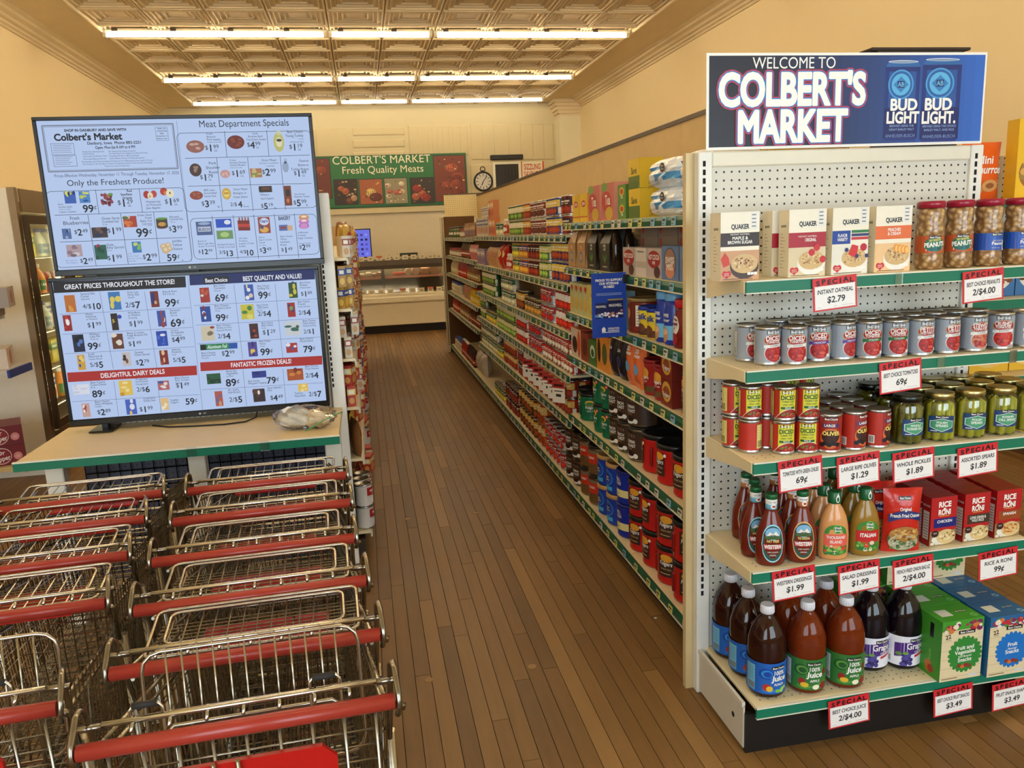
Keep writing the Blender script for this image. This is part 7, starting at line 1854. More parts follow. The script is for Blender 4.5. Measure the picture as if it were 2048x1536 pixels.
def dun(pr): pr.text('DD', 0, .155, .018, WHITE, st='black', maxw=.05); pr.text('DUNKIN', 0, .138, .011, WHITE, st='black', maxw=.06); pr.ell(0, .085, .024, .024, (100, 160, 206)); pr.rect(-.04, .02, .04, .055, (214, 206, 196)); pr.text('ORIGINAL', 0, .034, .008, (190, 60, 60), maxw=.05)
db = ('coffee_bag', bag_mesh('coffee_bag', .10, .20, .065, (216, 104, 52), dun, seed=6)); onshelf(db, 3.29, Z[3], 0, 'orange and white coffee bag, left of two', 'bag', 'orange coffee bags'); onshelf(db, 3.18, Z[3], 0, 'orange and white coffee bag, right of two', 'bag', 'orange coffee bags', .06)
def red2(pr, r, h): pr.ell(0, h*.62, .028, h*.16, (214, 150, 50)); pr.text('Folgers', 0, h*.46, .013, WHITE, st='bold', maxw=.056, slant=.1); pr.text('1/2 CAFF', 0, h*.36, .007, WHITE, maxw=.04); pr.rect(-.12, h*.10, .12, h*.26, (96, 74, 40), 18)
CR2 = canister('coffee_canister', .056, .150, (150, 28, 30), (140, 26, 30), red2, grip=False); onshelf(CR2, 3.065, Z[3], .056, 'small dark red coffee canister, left of two', 'canister', 'small dark red coffee canisters'); onshelf(CR2, 2.945, Z[3], .056, 'small dark red coffee canister, right of two', 'canister', 'small dark red coffee canisters', .2)
fb = carton('coffee_carton', .115, .09, .105, ((120, 36, 24), (110, 32, 22), (126, 44, 30)), [('Folgers', .36, .016, .62)], WHITE, [(0, .55, .40, .38, (206, 160, 60)), (0, .52, .30, .24, (150, 70, 40))])
for lv in (0, 1): onshelf(fb, 2.825, Z[3], 0, 'brown coffee carton with yellow panel, %s of two' % nm[lv], 'carton', 'brown coffee cartons', 0, XF, .106*lv)
def gour(pr, r, h): pr.rect(-.045, h*.18, .04, h*.80, (30, 26, 26), 8); pr.ell(0, h*.74, .032, h*.09, (226, 160, 60)); pr.text('Folgers', -.002, h*.56, .013, WHITE, st='bold', maxw=.058); pr.text('GOURMET', 0, h*.42, .011, (220, 200, 170), maxw=.07, ls=.1); pr.text('SUPREME', 0, h*.32, .007, (220, 200, 170), maxw=.05)
CGO = canister('coffee_canister', .064, .162, (176, 34, 26), LBK, gour); onshelf(CGO, 2.66, Z[3], .064, 'red coffee canister with black gourmet label nearest the upright', 'canister')
# fifth shelf
g = 'green decaf coffee canisters'
for k, (y, n_, x_) in enumerate(((4.235, 1, .03), (4.095, 1, 0), (3.955, 2, .04), (3.82, 2, 0), (3.685, 2, 0))):
    for lv in range(n_): onshelf(CG, y, Z[4], .064+x_, 'green coffee canister with black lid, %s column%s' % (('first', 'second', 'third', 'fourth', 'fifth')[k], '' if n_ == 1 else ', '+nm[lv]), 'canister', g, (0, 1.2, 1.0, 0, .2)[k], XF, .1505*lv)
for k, (tp, r_, h_, y) in enumerate(((CF, .064, .150, 3.555), (CF, .064, .150, 3.425), (CB, .078, .160, 3.275))):
    for lv in (0, 1): onshelf(tp, y, Z[4], r_, 'brown coffee tin with cup picture, %s column, %s' % (('left slim', 'right slim', 'wide')[k], nm[lv]), 'tin', 'brown coffee tins on the fifth shelf', .15, XF, (h_+.0005)*lv)
for y in (3.10, 2.93):
    for lv in (0, 1): onshelf(CB, y, Z[4], .262, 'brown coffee tin in the back row behind the red canisters', 'tin', 'brown coffee tins behind the red canisters', 1.6, XF, .1605*lv)
for k, y in enumerate((3.105, 2.93, 2.755)): onshelf(CRB_, y, Z[4], .088, 'red coffee canister with black lid on the fifth shelf, %s' % ('left one', 'middle one', 'third one')[k], 'canister', 'red coffee canisters on the fifth shelf', (-.4, .1, .3)[k])
for lv in (0, 1): onshelf(CR_, 2.585, Z[4], .080, 'red coffee canister nearest the upright on the fifth shelf, %s' % nm[lv], 'canister', 'red coffee canisters on the fifth shelf', .3, XF, .1655*lv)
# bottom shelf
zb = Z[5]
for k, y in enumerate((4.44, 4.275)):
    for lv in (0, 1): onshelf(CB, y, zb, .078, 'brown coffee tin on the bottom shelf, %s column, %s' % (('left', 'right')[k], nm[lv]), 'tin', 'brown coffee tins on the bottom shelf', .25, XF, .1605*lv)
for k, y in enumerate((4.11, 3.945)):
    for lv in (0, 1): onshelf(CRB, y, zb, .078, 'tan and orange-red coffee tin, %s column, %s' % (('left', 'right')[k], nm[lv]), 'tin', 'tan and red coffee tins', .3, XF, .1655*lv)
for k, y in enumerate((3.785, 3.63)):
    for lv in (0, 1): onshelf(CBL, y, zb, .074, 'blue coffee canister with tan lid, %s column, %s' % (('left', 'right')[k], nm[lv]), 'canister', 'blue coffee canisters with tan lids', .1, XF, .1605*lv)
for lv in (0, 1): onshelf(CM, 3.465, zb, .084, 'deep blue coffee canister with cream band, %s' % nm[lv], 'canister', 'deep blue coffee canisters', -.2, XF, .1665*lv)
for k, y in enumerate((3.29, 3.113, 2.936, 2.759, 2.582)):
    for lv in (0, 1): onshelf(CRB_, y, zb, .088, 'red coffee canister with black lid on the bottom shelf, %s column, %s' % (('first', 'second', 'third', 'fourth', 'nearest')[k], nm[lv]), 'canister', 'red coffee canisters on the bottom shelf', (.4, .1, .6, .9, -.3)[k], XF, .1685*lv)

# ---------------------------------------------------------------- hanging veterans sign
t = thing('hanging_sign', (1.010, 3.195, 1.128), 0, 'blue hanging sign reading proud to support our veterans, clipped to a shelf rail', 'sign')
MB('plastic', (26, 62, 160)).bbox(-.076, .076, 0, .003, 0, .272, .001).build('board', t)
MB('plastic', (24, 24, 26)).bbox(.062, .092, -.006, .02, .225, .262, .004).build('clip', t)
pr = PR('print', .0001)
pr.rect(-.0755, .0, .0755, .272, (28, 66, 168))
for s, v in (('PROUD TO SUPPORT', .238), ('OUR VETERANS', .224), ('IN NEED', .210)): pr.text(s, 0, v, .0092, WHITE, st='black', maxw={'P': .118, 'O': .085, 'I': .048}[s[0]])
for v in (.186, .180): pr.rect(-.056, v, .056, v+.0016, (190, 204, 236))
pr.rect(-.062, .082, -.008, .144, (22, 34, 90)); pr.rect(-.008, .082, .062, .156, (20, 28, 80)); pr.rect(-.006, .156, .060, .163, (150, 130, 90)); pr.rect(-.060, .144, -.010, .149, (40, 50, 110))
pr.text('MAXWELL', -.036, .128, .009, WHITE, st='bold', maxw=.046); pr.text('MAXWELL', .027, .130, .011, WHITE, st='bold', maxw=.058)
speck(pr, -.058, .086, .056, .112, [(226, 226, 236), (190, 120, 110), (90, 140, 200), (230, 230, 240)], 30, .006, 12)
pr.poly([(-.036, .036), (-.026, .046), (-.016, .036), (-.018, .036), (-.018, .024), (-.034, .024), (-.034, .036)], WHITE); pr.text('OPERATION', .018, .034, .007, WHITE, st='bold', maxw=.05); pr.text('HOMEFRONT', .018, .025, .006, WHITE, st='bold', maxw=.05); pr.rect(-.034, .020, .044, .0225, WHITE)
mb = MB('print'); pr.plane(mb, -.0003); mb.build('lettering', t)

# ---------------------------------------------------------------- generic stock for the farther sections
def gcan(c1, c2, c3, r=.036, h=.108, top=(200, 200, 200), nm_='food_can'):
    """paper-labelled can: c1 ground, c2 badge, c3 picture"""
    mb = MB('tin', top); n = 14
    mb.lathe([(r*.97, 0), (r, .003), (r*.975, .007), (r*.975, h-.007), (r, h-.004), (r, h-.001), (r*.93, h), (r*.9, h-.004), (.0001, h-.004)], n, cols=[top, top, c1, top, top, top, top, top], mats=['tin', 'tin', 'print', 'tin', 'tin', 'tin', 'tin', 'tin'], capt=False)
    pr = PR('print', .0003); k_ = r/.036; pr.rect(-.034*k_, h*.50, .052*k_, h*.86, c2, 6); pr.ell(.006*k_, h*.29, .026*k_, h*.19, c3, 8); pr.ell(.014*k_, h*.31, .012*k_, h*.10, tuple(min(255, int(v*1.25)) for v in c3), 6); pr.rect(-.022*k_, h*.66, .030*k_, h*.74, (238, 232, 222), 4); pr.rect(-.012*k_, h*.56, .022*k_, h*.60, (236, 222, 180), 3); pr.rect(.040*k_, h*.12, .062*k_, h*.46, (222, 216, 200), 2)
    pr.wrap(mb, r*.98, 0, .0016); return (nm_, mb.mesh(nm_))
def gbox(c1, c2, c3, w=.11, d=.06, h=.16, nm_='food_carton'):
    def f(pr): pr.rect(-w/2, h*.56, w/2, h*.86, c2); pr.ell(0, h*.30, w*.38, h*.20, c3, 10); pr.rect(-w*.34, h*.66, w*.34, h*.76, (238, 232, 220)); pr.rect(-w*.2, h*.60, w*.2, h*.63, (60, 50, 44))
    def sd(pr): pr.rect(0, h*.56, d, h*.86, c2); pr.rect(d*.2, h*.62, d*.8, h*.8, (236, 230, 214)); pr.ell(d/2, h*.28, d*.34, h*.16, c3, 8)
    nm2, me = box_tpl(nm_, w, d, h, (c1, tuple(int(v*.9) for v in c1), c1), f, sd, None, True); return (nm2, me)
def gbag(c1, c2, w=.12, h=.17, d=.06, nm_='food_bag', seed=0, mat='foil'):
    def f(pr): pr.ell(0, h*.62, w*.32, h*.14, c2, 10); pr.rect(-w*.22, h*.60, w*.22, h*.66, (238, 232, 220))
    return (nm_, bag_mesh(nm_, w, h, d, c1, f, mat, seed=seed))
def gbottle(c1, c2, cap, r=.034, h=.20, mat='sauce', nm_='sauce_bottle'):
    mb = MB(mat, c1); mb.lathe([(r*.85, 0), (r, .005), (r, h*.55), (r*.55, h*.78), (r*.40, h*.86), (r*.40, h*.88)], 14); mb.lathe([(r*.48, h*.87), (r*.48, h*.99), (r*.4, h)], 12, col=cap, mat='plastic')
    pr = PR('print', .0003); pr.rect(-r*1.4, h*.12, r*1.4, h*.46, c2, 8); pr.rect(-r*.8, h*.26, r*.8, h*.34, (236, 230, 214), 4); pr.wrap(mb, r, 0, .0014); return (nm_, mb.mesh(nm_))
def gjar(c1, c2, lid, r=.042, h=.13, nm_='food_jar'):
    mb = MB('sauce', c1); mb.lathe([(r*.9, 0), (r, .006), (r, h*.72), (r*.82, h*.82)], 14); mb.lathe([(r*.84, h*.81), (r*.86, h*.82), (r*.86, h*.97), (r*.8, h)], 14, col=lid, mat='plastic')
    pr = PR('print', .0003); pr.rect(-r*1.3, h*.14, r*1.3, h*.62, c2, 8); pr.ell(0, h*.38, r*.6, h*.14, (236, 230, 214), 8); pr.wrap(mb, r, 0, .0014); return (nm_, mb.mesh(nm_))
K = dict(
    chili=(gcan((120, 34, 26), (60, 26, 24), (150, 50, 34), nm_='chili_can'), .0745, .1085, 'dark red bean can'), beanb=(gcan((34, 60, 130), (210, 180, 80), (150, 60, 40), nm_='bean_can'), .0745, .1085, 'blue yellow-badged bean can'),
    white=(gcan((214, 204, 186), (120, 36, 30), (90, 40, 30), nm_='chili_can'), .0745, .1085, 'white-labelled chili can'), greenv=(gcan((44, 92, 44), (226, 216, 170), (120, 150, 60), nm_='vegetable_can'), .0745, .1085, 'green vegetable can'),
    asp=(gcan((196, 190, 150), (40, 90, 50), (220, 214, 170), nm_='vegetable_can'), .0745, .1085, 'pale green-banded asparagus can'), corn=(gcan((206, 170, 60), (40, 96, 50), (226, 196, 70), nm_='corn_can'), .0745, .1085, 'yellow corn can'),
    soup=(gcan((172, 30, 30), (196, 60, 50), (214, 200, 180), .033, .10, nm_='soup_can'), .0685, .1005, 'red-and-white soup can'), hunts=(gcan((168, 28, 26), (236, 226, 210), (196, 50, 34), nm_='sauce_can'), .0745, .1085, 'red white-lettered sauce can'),
    manw=(gcan((160, 34, 26), (214, 170, 70), (150, 60, 36), nm_='sauce_can'), .0745, .1085, 'red orange-banded sauce can'), tomb=(gcan((150, 156, 162), (160, 30, 32), (178, 40, 36), .037, .113, nm_='tomato_can'), .077, .1135, 'silver-and-red tomato can'),
    bigbean=(gcan((60, 44, 28), (214, 170, 60), (140, 70, 36), .05, .14, nm_='bean_can'), .103, .1405, 'large brown bean can'), bigtom=(gcan((176, 176, 176), (166, 30, 30), (190, 50, 40), .051, .118, nm_='tomato_can'), .104, .1185, 'wide silver tomato can'),
    bluebean=(gcan((30, 46, 120), (226, 190, 70), (150, 64, 36), .042, .118, nm_='bean_can'), .087, .1185, 'navy yellow-lettered bean can'), orange=(gcan((196, 90, 34), (226, 190, 110), (150, 60, 30), .05, .15, nm_='stew_can'), .103, .1505, 'large orange stew can'),
    peas=(gcan((70, 110, 50), (214, 206, 120), (150, 180, 80), nm_='vegetable_can'), .0745, .1085, 'light green pea can'), yams=(gcan((206, 120, 40), (90, 50, 110), (226, 160, 60), nm_='yam_can'), .0745, .1085, 'orange-and-purple yam can'),
    hulk=(gcan((150, 120, 60), (60, 40, 24), (190, 140, 60), .047, .115, nm_='gravy_can'), .097, .1155, 'tan gravy can'),
    bxa=(gbox((200, 190, 170), (90, 110, 150), (190, 120, 60), .09, .05, .17), .093, .171, 'pale gelatin carton'), bxb=(gbox((150, 130, 160), (190, 180, 170), (120, 80, 130), .095, .05, .15), .098, .151, 'mauve pudding carton'),
    bxc=(gbox((222, 216, 206), (110, 100, 120), (170, 160, 160), .08, .06, .09), .083, .091, 'small white carton'), bxo=(gbox((206, 120, 60), (230, 200, 150), (170, 70, 40), .10, .05, .15), .103, .151, 'orange rice carton'),
    pkt=(gbag((130, 84, 54), (190, 150, 110), .10, .15, .03, 'seasoning_packet', 1), .05, .151, 'brown seasoning packet'), pink=(gbag((206, 120, 120), (230, 200, 190), .11, .16, .04, 'candy_bag', 2), .075, .161, 'pink marshmallow bag'),
    peanut=(gbag((196, 150, 100), (170, 70, 50), .14, .17, .08, 'bean_bag', 3), .145, .171, 'tan dried bean bag'), redbag=(gbag((186, 34, 26), (226, 200, 120), .17, .20, .09, 'rice_bag', 4), .18, .201, 'large red rice bag'),
    tub=(gjar((196, 160, 130), (176, 40, 34), (222, 212, 196), .055, .13, 'soup_base_tub'), .115, .131, 'red-labelled cream-lidded tub'), pick=(gjar((90, 100, 40), (50, 80, 44), (60, 60, 56), .040, .13), .083, .131, 'green relish jar'),
    must=(gbottle((214, 176, 30), (230, 200, 60), (200, 60, 30), .034, .17), .072, .171, 'yellow mustard bottle'), ket=(gbottle((150, 24, 20), (190, 40, 30), (226, 220, 210), .034, .20), .072, .201, 'red ketchup bottle'), bbq=(gbottle((66, 26, 18), (150, 50, 30), (30, 26, 24), .034, .19), .072, .191, 'dark barbecue sauce bottle'),
    oil=(gbottle((190, 170, 120), (206, 196, 150), (200, 180, 60), .045, .20), .095, .201, 'pale cooking oil bottle'), mayo=(gjar((226, 216, 190), (206, 190, 150), (60, 80, 150), .045, .14), .093, .141, 'cream mayonnaise jar'), dress=(gbottle((120, 70, 36), (170, 140, 80), (90, 60, 30), .03, .19), .064, .191, 'brown salad dressing bottle'),
    clr=(gbag((196, 186, 166), (170, 150, 120), .26, .22, .13, 'plastic_sack', 7), .28, .221, 'large clear plastic sack'), spice=(gjar((120, 80, 50), (206, 196, 170), (150, 30, 30), .022, .10, 'spice_jar'), .047, .101, 'small brown spice jar'))
rj = random.Random(21)
def run(key, shelf, i, y0, y1, lv=1, rows=1, where='', x=XF):
    """a faced-up run of one product on a shelf from y0 to y1"""
    tpl, pitch, h, lab = K[key]; z = shelf_heights(i)[shelf]
    n = max(1, int((y1-y0+.002)/pitch)); rad = pitch/2 if tpl[0].endswith(('_can', '_jar', '_bottle', '_tub')) else 0.
    label = '%s on the %s right shelf, %s' % (lab, ORD[shelf], where)
    for r_ in range(rows):
        for k in range(n):
            for l_ in range(lv if r_ == 0 or rows < 2 else lv):
                place(tpl, (x+rad+r_*max(pitch, .06)+rj.uniform(0, .006), y0+pitch*(k+.5)+rj.uniform(-.001, .001), z+.0008+h*l_), FR+rj.uniform(-.25, .25)*(1 if rad else .15), label, tpl[0].split('_')[-1], '%s, %s shelf %s' % (lab, ORD[shelf], where))
W2 = 'beside the coffee'; W3_ = 'mid aisle'; W4 = 'toward the far end'
for a in (  # top shelf
    ('chili', 0, 2, 4.28, 4.50, 2, 1, W2), ('beanb', 0, 2, 4.52, 4.82, 2, 1, W2), ('white', 0, 2, 4.84, 5.30, 2, 1, W2), ('manw', 0, 3, 5.32, 5.55, 2, 1, W3_), ('greenv', 0, 3, 5.56, 6.10, 2, 1, W3_), ('tub', 0, 4, 6.12, 6.36, 1, 1, W3_), ('asp', 0, 4, 6.38, 6.70, 1, 1, W3_), ('bxo', 0, 5, 6.72, 7.05, 2, 1, W3_), ('bxa', 0, 5, 7.06, 7.84, 1, 1, W3_),
    ('pkt', 0, 6, 7.90, 8.75, 1, 1, W4), ('spice', 0, 7, 8.80, 9.2, 1, 2, W4), ('pick', 0, 8, 9.22, 10.4, 1, 1, W4),
    # second
    ('bluebean', 1, 2, 4.28, 4.80, 2, 1, W2), ('peas', 1, 2, 4.82, 5.07, 2, 1, W2), ('chili', 1, 3, 5.09, 5.40, 2, 1, W3_), ('yams', 1, 3, 5.42, 5.74, 2, 1, W3_), ('corn', 1, 3, 5.76, 6.00, 2, 1, W3_), ('tub', 1, 4, 6.04, 6.28, 1, 1, W3_), ('redbag', 1, 4, 6.30, 6.68, 1, 1, W3_), ('peanut', 1, 5, 6.72, 7.32, 1, 1, W3_), ('bxb', 1, 5, 7.34, 7.84, 1, 1, W3_),
    ('pink', 1, 6, 7.86, 8.40, 1, 1, W4), ('bbq', 1, 6, 8.42, 9.2, 1, 1, W4), ('spice', 1, 8, 9.22, 10.4, 1, 2, W4),
    # third
    ('hunts', 2, 2, 4.28, 4.72, 2, 2, W2), ('tomb', 2, 2, 4.74, 5.06, 2, 2, W2), ('hulk', 2, 3, 5.10, 5.60, 1, 1, W3_), ('bigbean', 2, 3, 5.62, 6.00, 1, 1, W3_), ('asp', 2, 4, 6.02, 6.60, 2, 1, W3_), ('greenv', 2, 5, 6.92, 7.60, 2, 1, W3_), ('dress', 2, 6, 7.9, 8.75, 1, 1, W4), ('ket', 2, 7, 8.8, 9.6, 1, 1, W4), ('oil', 2, 8, 9.7, 10.4, 1, 1, W4),
    # fourth
    ('soup', 3, 2, 4.28, 5.06, 2, 2, W2), ('tomb', 3, 3, 5.10, 5.55, 2, 2, W3_), ('hunts', 3, 3, 5.57, 6.0, 2, 1, W3_), ('peas', 3, 4, 6.02, 6.90, 2, 1, W3_), ('corn', 3, 5, 6.94, 7.50, 1, 1, W3_), ('greenv', 3, 5, 7.52, 7.84, 2, 1, W3_), ('must', 3, 6, 7.9, 8.6, 1, 1, W4), ('peanut', 3, 6, 8.62, 9.3, 1, 1, W4), ('mayo', 3, 8, 9.7, 10.4, 1, 1, W4),
    # fifth
    ('manw', 4, 2, 4.36, 5.06, 2, 2, W2), ('hunts', 4, 3, 5.10, 5.70, 2, 1, W3_), ('chili', 4, 3, 5.72, 6.0, 2, 1, W3_), ('manw', 4, 4, 6.02, 6.6, 2, 1, W3_), ('corn', 4, 4, 6.62, 6.92, 1, 1, W3_), ('asp', 4, 5, 6.94, 7.84, 2, 1, W3_), ('bbq', 4, 6, 7.9, 8.7, 1, 1, W4), ('dress', 4, 7, 8.75, 9.6, 1, 1, W4), ('ket', 4, 8, 9.7, 10.4, 1, 1, W4),
    # bottom
    ('bigtom', 5, 2, 4.54, 5.06, 2, 2, W2), ('orange', 5, 3, 5.10, 5.32, 2, 1, W3_), ('bigbean', 5, 3, 5.34, 6.0, 2, 2, W3_), ('chili', 5, 4, 6.02, 6.60, 2, 1, W3_), ('corn', 5, 4, 6.62, 7.2, 1, 1, W3_), ('clr', 5, 6, 7.9, 8.5, 1, 1, W4), ('bbq', 5, 6, 8.52, 9.1, 1, 1, W4), ('ket', 5, 7, 9.12, 9.66, 1, 1, W4), ('mayo', 5, 8, 9.7, 10.4, 1, 1, W4)):
    run(*a)
for k in range(5): onshelf(K['bxc'][0], 7.15+.085*k, ZS[0], .02, 'small white carton standing on top of the pale gelatin cartons', 'carton', 'small white cartons on the top shelf', 0, XF, .172)
# row of red-headed specials hanging from the fourth shelf
for k, (px_, py_) in enumerate(((1064, 711), (1075, 722), (1086, 732), (1098, 743), (1107, 754), (1118, 768), (1128, 781))):
    q = at(px_, py_, 0, 1.085)
    mb = MB('print', (228, 220, 204)); mb.box(0, .0012, -.045, .045, -.062, .062); pr = PR('print', .0003); pr.rect(-.045, .024, .045, .062, (176, 50, 44)); pr.rect(-.032, .034, .032, .048, (60, 20, 20)); pr.rect(-.03, .004, .03, .010, (70, 60, 56)); pr.rect(-.018, -.026, .018, -.010, (50, 44, 40)); pr.side(mb, -.0004, 0, 0, -1)
    o = link('price_sign', mb.mesh('price_sign'), None, (1.052, q.y, ZS[3]-.04-.06), R(40), 'small red-topped special sign hanging from the fourth shelf rail, %s from the coffee section' % ('seventh', 'sixth', 'fifth', 'fourth', 'third', 'second', 'first')[k], 'price sign', 'hanging soup specials')
# ============================================================ LEFT GONDOLA
LX = -.075
LZ = [1.50, 1.26, 1.02, .78, .52, .14]
LS = [3.82, 4.95, 6.08, 7.21, 8.34, 9.47, 10.58]
for i in range(6):
    y0, y1 = LS[i], LS[i+1]; L = y1-y0
    t = thing('gondola_section', (LX, y0, 0), 0, '%s shelf section along the left side of the aisle' % ('nearest', 'second', 'third', 'fourth', 'fifth', 'farthest')[i], 'shelf unit', 'left aisle shelf sections')
    MB('peg_aisle', CREAM).box(-.42, -.405, 0, L, .08, 1.72).build('back_panel', t)
    MB('paint', (60, 46, 34)).box(-.41, -.02, 0, L, 0, .10).build('kick_plate', t)
    for j, z in enumerate(LZ):
        xx = .010 if j == 5 else 0.
        s = MB('paint', (222, 204, 164)).box(-.405, xx, .002, L-.002, z-.014, z); sh = s.build('shelf', t)
        MB('paint', (206, 200, 180)).prism([(xx, z-.034), (xx+.010, z-.032), (xx+.006, z-.002), (xx, z-.002)], 1, .002, L-.002).build('price_rail', sh)
        mb = MB('print', (214, 206, 180)); y = .03
        while y < L-.05: mb.box(xx+.009, xx+.0105, y, y+.034, z-.030, z-.006); y += rt_.uniform(.06, .13)
        mb.build('price_tag_strip', sh, kind='stuff')
t = thing('gondola_end', (-.33, 10.605, 0), 0, 'plain tan end panel at the far end of the left shelves', 'shelf unit')
MB('paint', (190, 158, 108)).box(-.30, .245, 0, .02, 0, 1.745).build('panel', t); MB('paint', (226, 214, 184)).box(.245, .258, -.004, .022, 0, 1.75).build('edge_strip', t)
K2 = dict(
    noodle=(gbag((214, 176, 90), (190, 60, 40), .13, .16, .045, 'pasta_bag', 11), .14, .161, 'yellow pasta bag'), mac=(gbox((196, 150, 60), (40, 70, 150), (226, 190, 90), .085, .035, .10, 'macaroni_carton'), .088, .1005, 'yellow-and-blue macaroni carton'),
    chips=(gbag((196, 70, 44), (230, 210, 160), .16, .20, .045, 'snack_bag', 12), .165, .201, 'orange-red snack bag'), crack=(gbox((190, 60, 44), (226, 200, 120), (206, 150, 80), .10, .04, .10, 'cracker_carton'), .103, .1005, 'red cracker carton'),
    cream=(gbox((222, 210, 186), (150, 60, 50), (196, 150, 100), .085, .035, .10, 'side_dish_carton'), .088, .1005, 'cream-coloured side dish carton'), brown=(gbag((150, 100, 60), (226, 206, 160), .14, .18, .045, 'mix_bag', 13), .145, .181, 'brown mix bag'),
    mush=(gcan((206, 200, 190), (176, 36, 34), (236, 230, 220), .045, .115, nm_='cream_soup_can'), .093, .1155, 'white-and-red cream soup can'), blue=(gbox((60, 80, 150), (226, 220, 200), (200, 150, 90), .09, .04, .10, 'dinner_carton'), .093, .1005, 'blue dinner carton'), yel=(gbag((222, 184, 50), (40, 40, 40), .14, .15, .045, 'noodle_bag', 14), .145, .151, 'bright yellow noodle bag'))
PLAN = [['cream', 'noodle', 'brown', 'mac'], ['mac', 'noodle', 'cream', 'crack'], ['cream', 'noodle', 'brown', 'yel'], ['crack', 'cream', 'chips', 'blue'], ['brown', 'yel', 'crack', 'chips'], ['mush', 'chips', 'crack', 'noodle']]
rl = random.Random(5)
for j, z in enumerate(LZ):
    y = 3.84; k = 0
    while y < 10.3:
        key = PLAN[j][k % 4]; tpl, pitch, h, lab = K2[key]; y1 = min(10.5, y+rl.uniform(.22, .5)); n = max(1, int((y1-y)/pitch))
        where = ('past the televisions', 'second section', 'third section', 'fourth section', 'fifth section', 'at the far end')[min(5, int((y-3.84)/1.12))]
        for m_ in range(n):
            for lv in range(2 if key in ('mush', 'mac', 'crack', 'cream', 'blue') and j != 0 else 1):
                r_ = pitch/2 if key == 'mush' else 0.
                place(tpl, ((-.062 if j == 5 else LX-.002)-r_+rl.uniform(-.034, .03), y+pitch*(m_+.5), z+.0008+h*lv), R(90)+rl.uniform(-.3, .3), '%s on the %s left shelf, %s' % (lab, ORD[j], where), tpl[0].split('_')[-1], '%s, %s left shelf, %s' % (lab, ORD[j], where))
        y += n*pitch+.01; k += 1

# ============================================================ GLASS-DOOR COOLER AND SODA RACK AT THE LEFT WALL
CX, CY = -2.3, 6.0
t = thing('glass_door_cooler', (CX, CY, 0), 0, 'tall white cooler with steel-framed lit glass doors along the left wall', 'cooler')
CL = 4.6
MB('paint', (232, 226, 214)).bbox(-.95, -.031, 0, .03, 0, 2.02, .004).build('end_panel', t)
MB('paint', (226, 220, 208)).box(-.95, 0, .03, CL, 1.93, 2.02).build('top', t); MB('paint', (70, 60, 50)).box(-.95, -.01, .03, CL, 0, .16).build('base', t); MB('paint', (226, 214, 170)).box(-.95, -.92, .03, CL, .16, 1.93).build('back', t)
MB('steel', (150, 132, 108)).box(-.03, .014, -.004, .05, -.0, 2.024).build('corner_post', t); MB('steel', (150, 132, 108)).box(-.03, .012, .10, CL, 1.86, 2.02).build('header', t); MB('steel', (120, 104, 84)).box(-.03, .012, .10, CL, .12, .30).build('sill', t)
for d in range(6):
    y0 = .06+.74*d; y1 = y0+.72
    dr_ = thing('door', None); dr_.parent = t; dr_.location = (0, 0, 0)
    mb = MB('steel', (84, 66, 48))
    for a in ((y0, y0+.035, .38, 1.78), (y1-.05, y1, .38, 1.78), (y0, y1, .32, .38), (y0, y1, 1.78, 1.84)): mb.box(.012, .045, a[0], a[1], a[2], a[3])
    bpy.data.objects.remove(dr_)
    dr_ = mb.build('door', t)
    MB('glass').box(.020, .026, y0+.05, y1-.05, .38, 1.78).build('pane', dr_)
    mb = MB('steel', (170, 160, 140)); mb.tube([(.045, y1-.08, .95), (.075, y1-.08, .97), (.075, y1-.08, 1.25), (.045, y1-.08, 1.27)], .008, 6); mb.build('handle', dr_)
    MB('case_and_fill_lamp').tube([(-.06, y0-.015, .36), (-.06, y0-.015, 1.82)], .013, 8).build('lamp', t)
for z in (.42, .70, .98, 1.26, 1.54):
    mb = MB('metal', (190, 184, 170))
    for k in range(20): mb.tube([(-.70, .1+.22*k, z), (-.10, .1+.22*k, z)], .003, 4)
    for x in (-.7, -.5, -.3, -.10): mb.tube([(x, .05, z), (x, CL-.05, z)], .004, 4)
    mb.build('wire_shelf', t)
rc = random.Random(9)
cool = [('white dairy carton', gbox((226, 220, 206), (60, 90, 160), (206, 60, 50), .10, .10, .20, 'dairy_carton')), ('orange juice jug', gbottle((222, 140, 50), (60, 120, 60), (226, 220, 210), .055, .23, 'sauce', 'juice_jug')), ('red cheese pack', gbag((180, 50, 40), (226, 200, 120), .12, .16, .04, 'cheese_pack', 21)), ('yellow drink carton', gbox((206, 190, 60), (80, 130, 60), (226, 210, 110), .12, .10, .18, 'drink_carton')), ('clear dairy jug', gbottle((200, 206, 196), (110, 140, 160), (60, 90, 150), .055, .22, 'sauce', 'dairy_jug'))]
for si, z in enumerate((.42, .70, .98, 1.26, 1.54)):
    y = CY+.2; k = 0
    while y < CY+3.0:
        lab, tpl = cool[(si*2+k//5) % 5]
        place(tpl, (CX-.20, y, z+.006), R(90), '%s on the %s shelf inside the lit glass cooler' % (lab, ('lowest', 'second-lowest', 'middle', 'second-highest', 'highest')[si]), tpl[0].split('_')[-1], '%s, cooler shelf %d' % (lab, si+1)); y += .135; k += 1
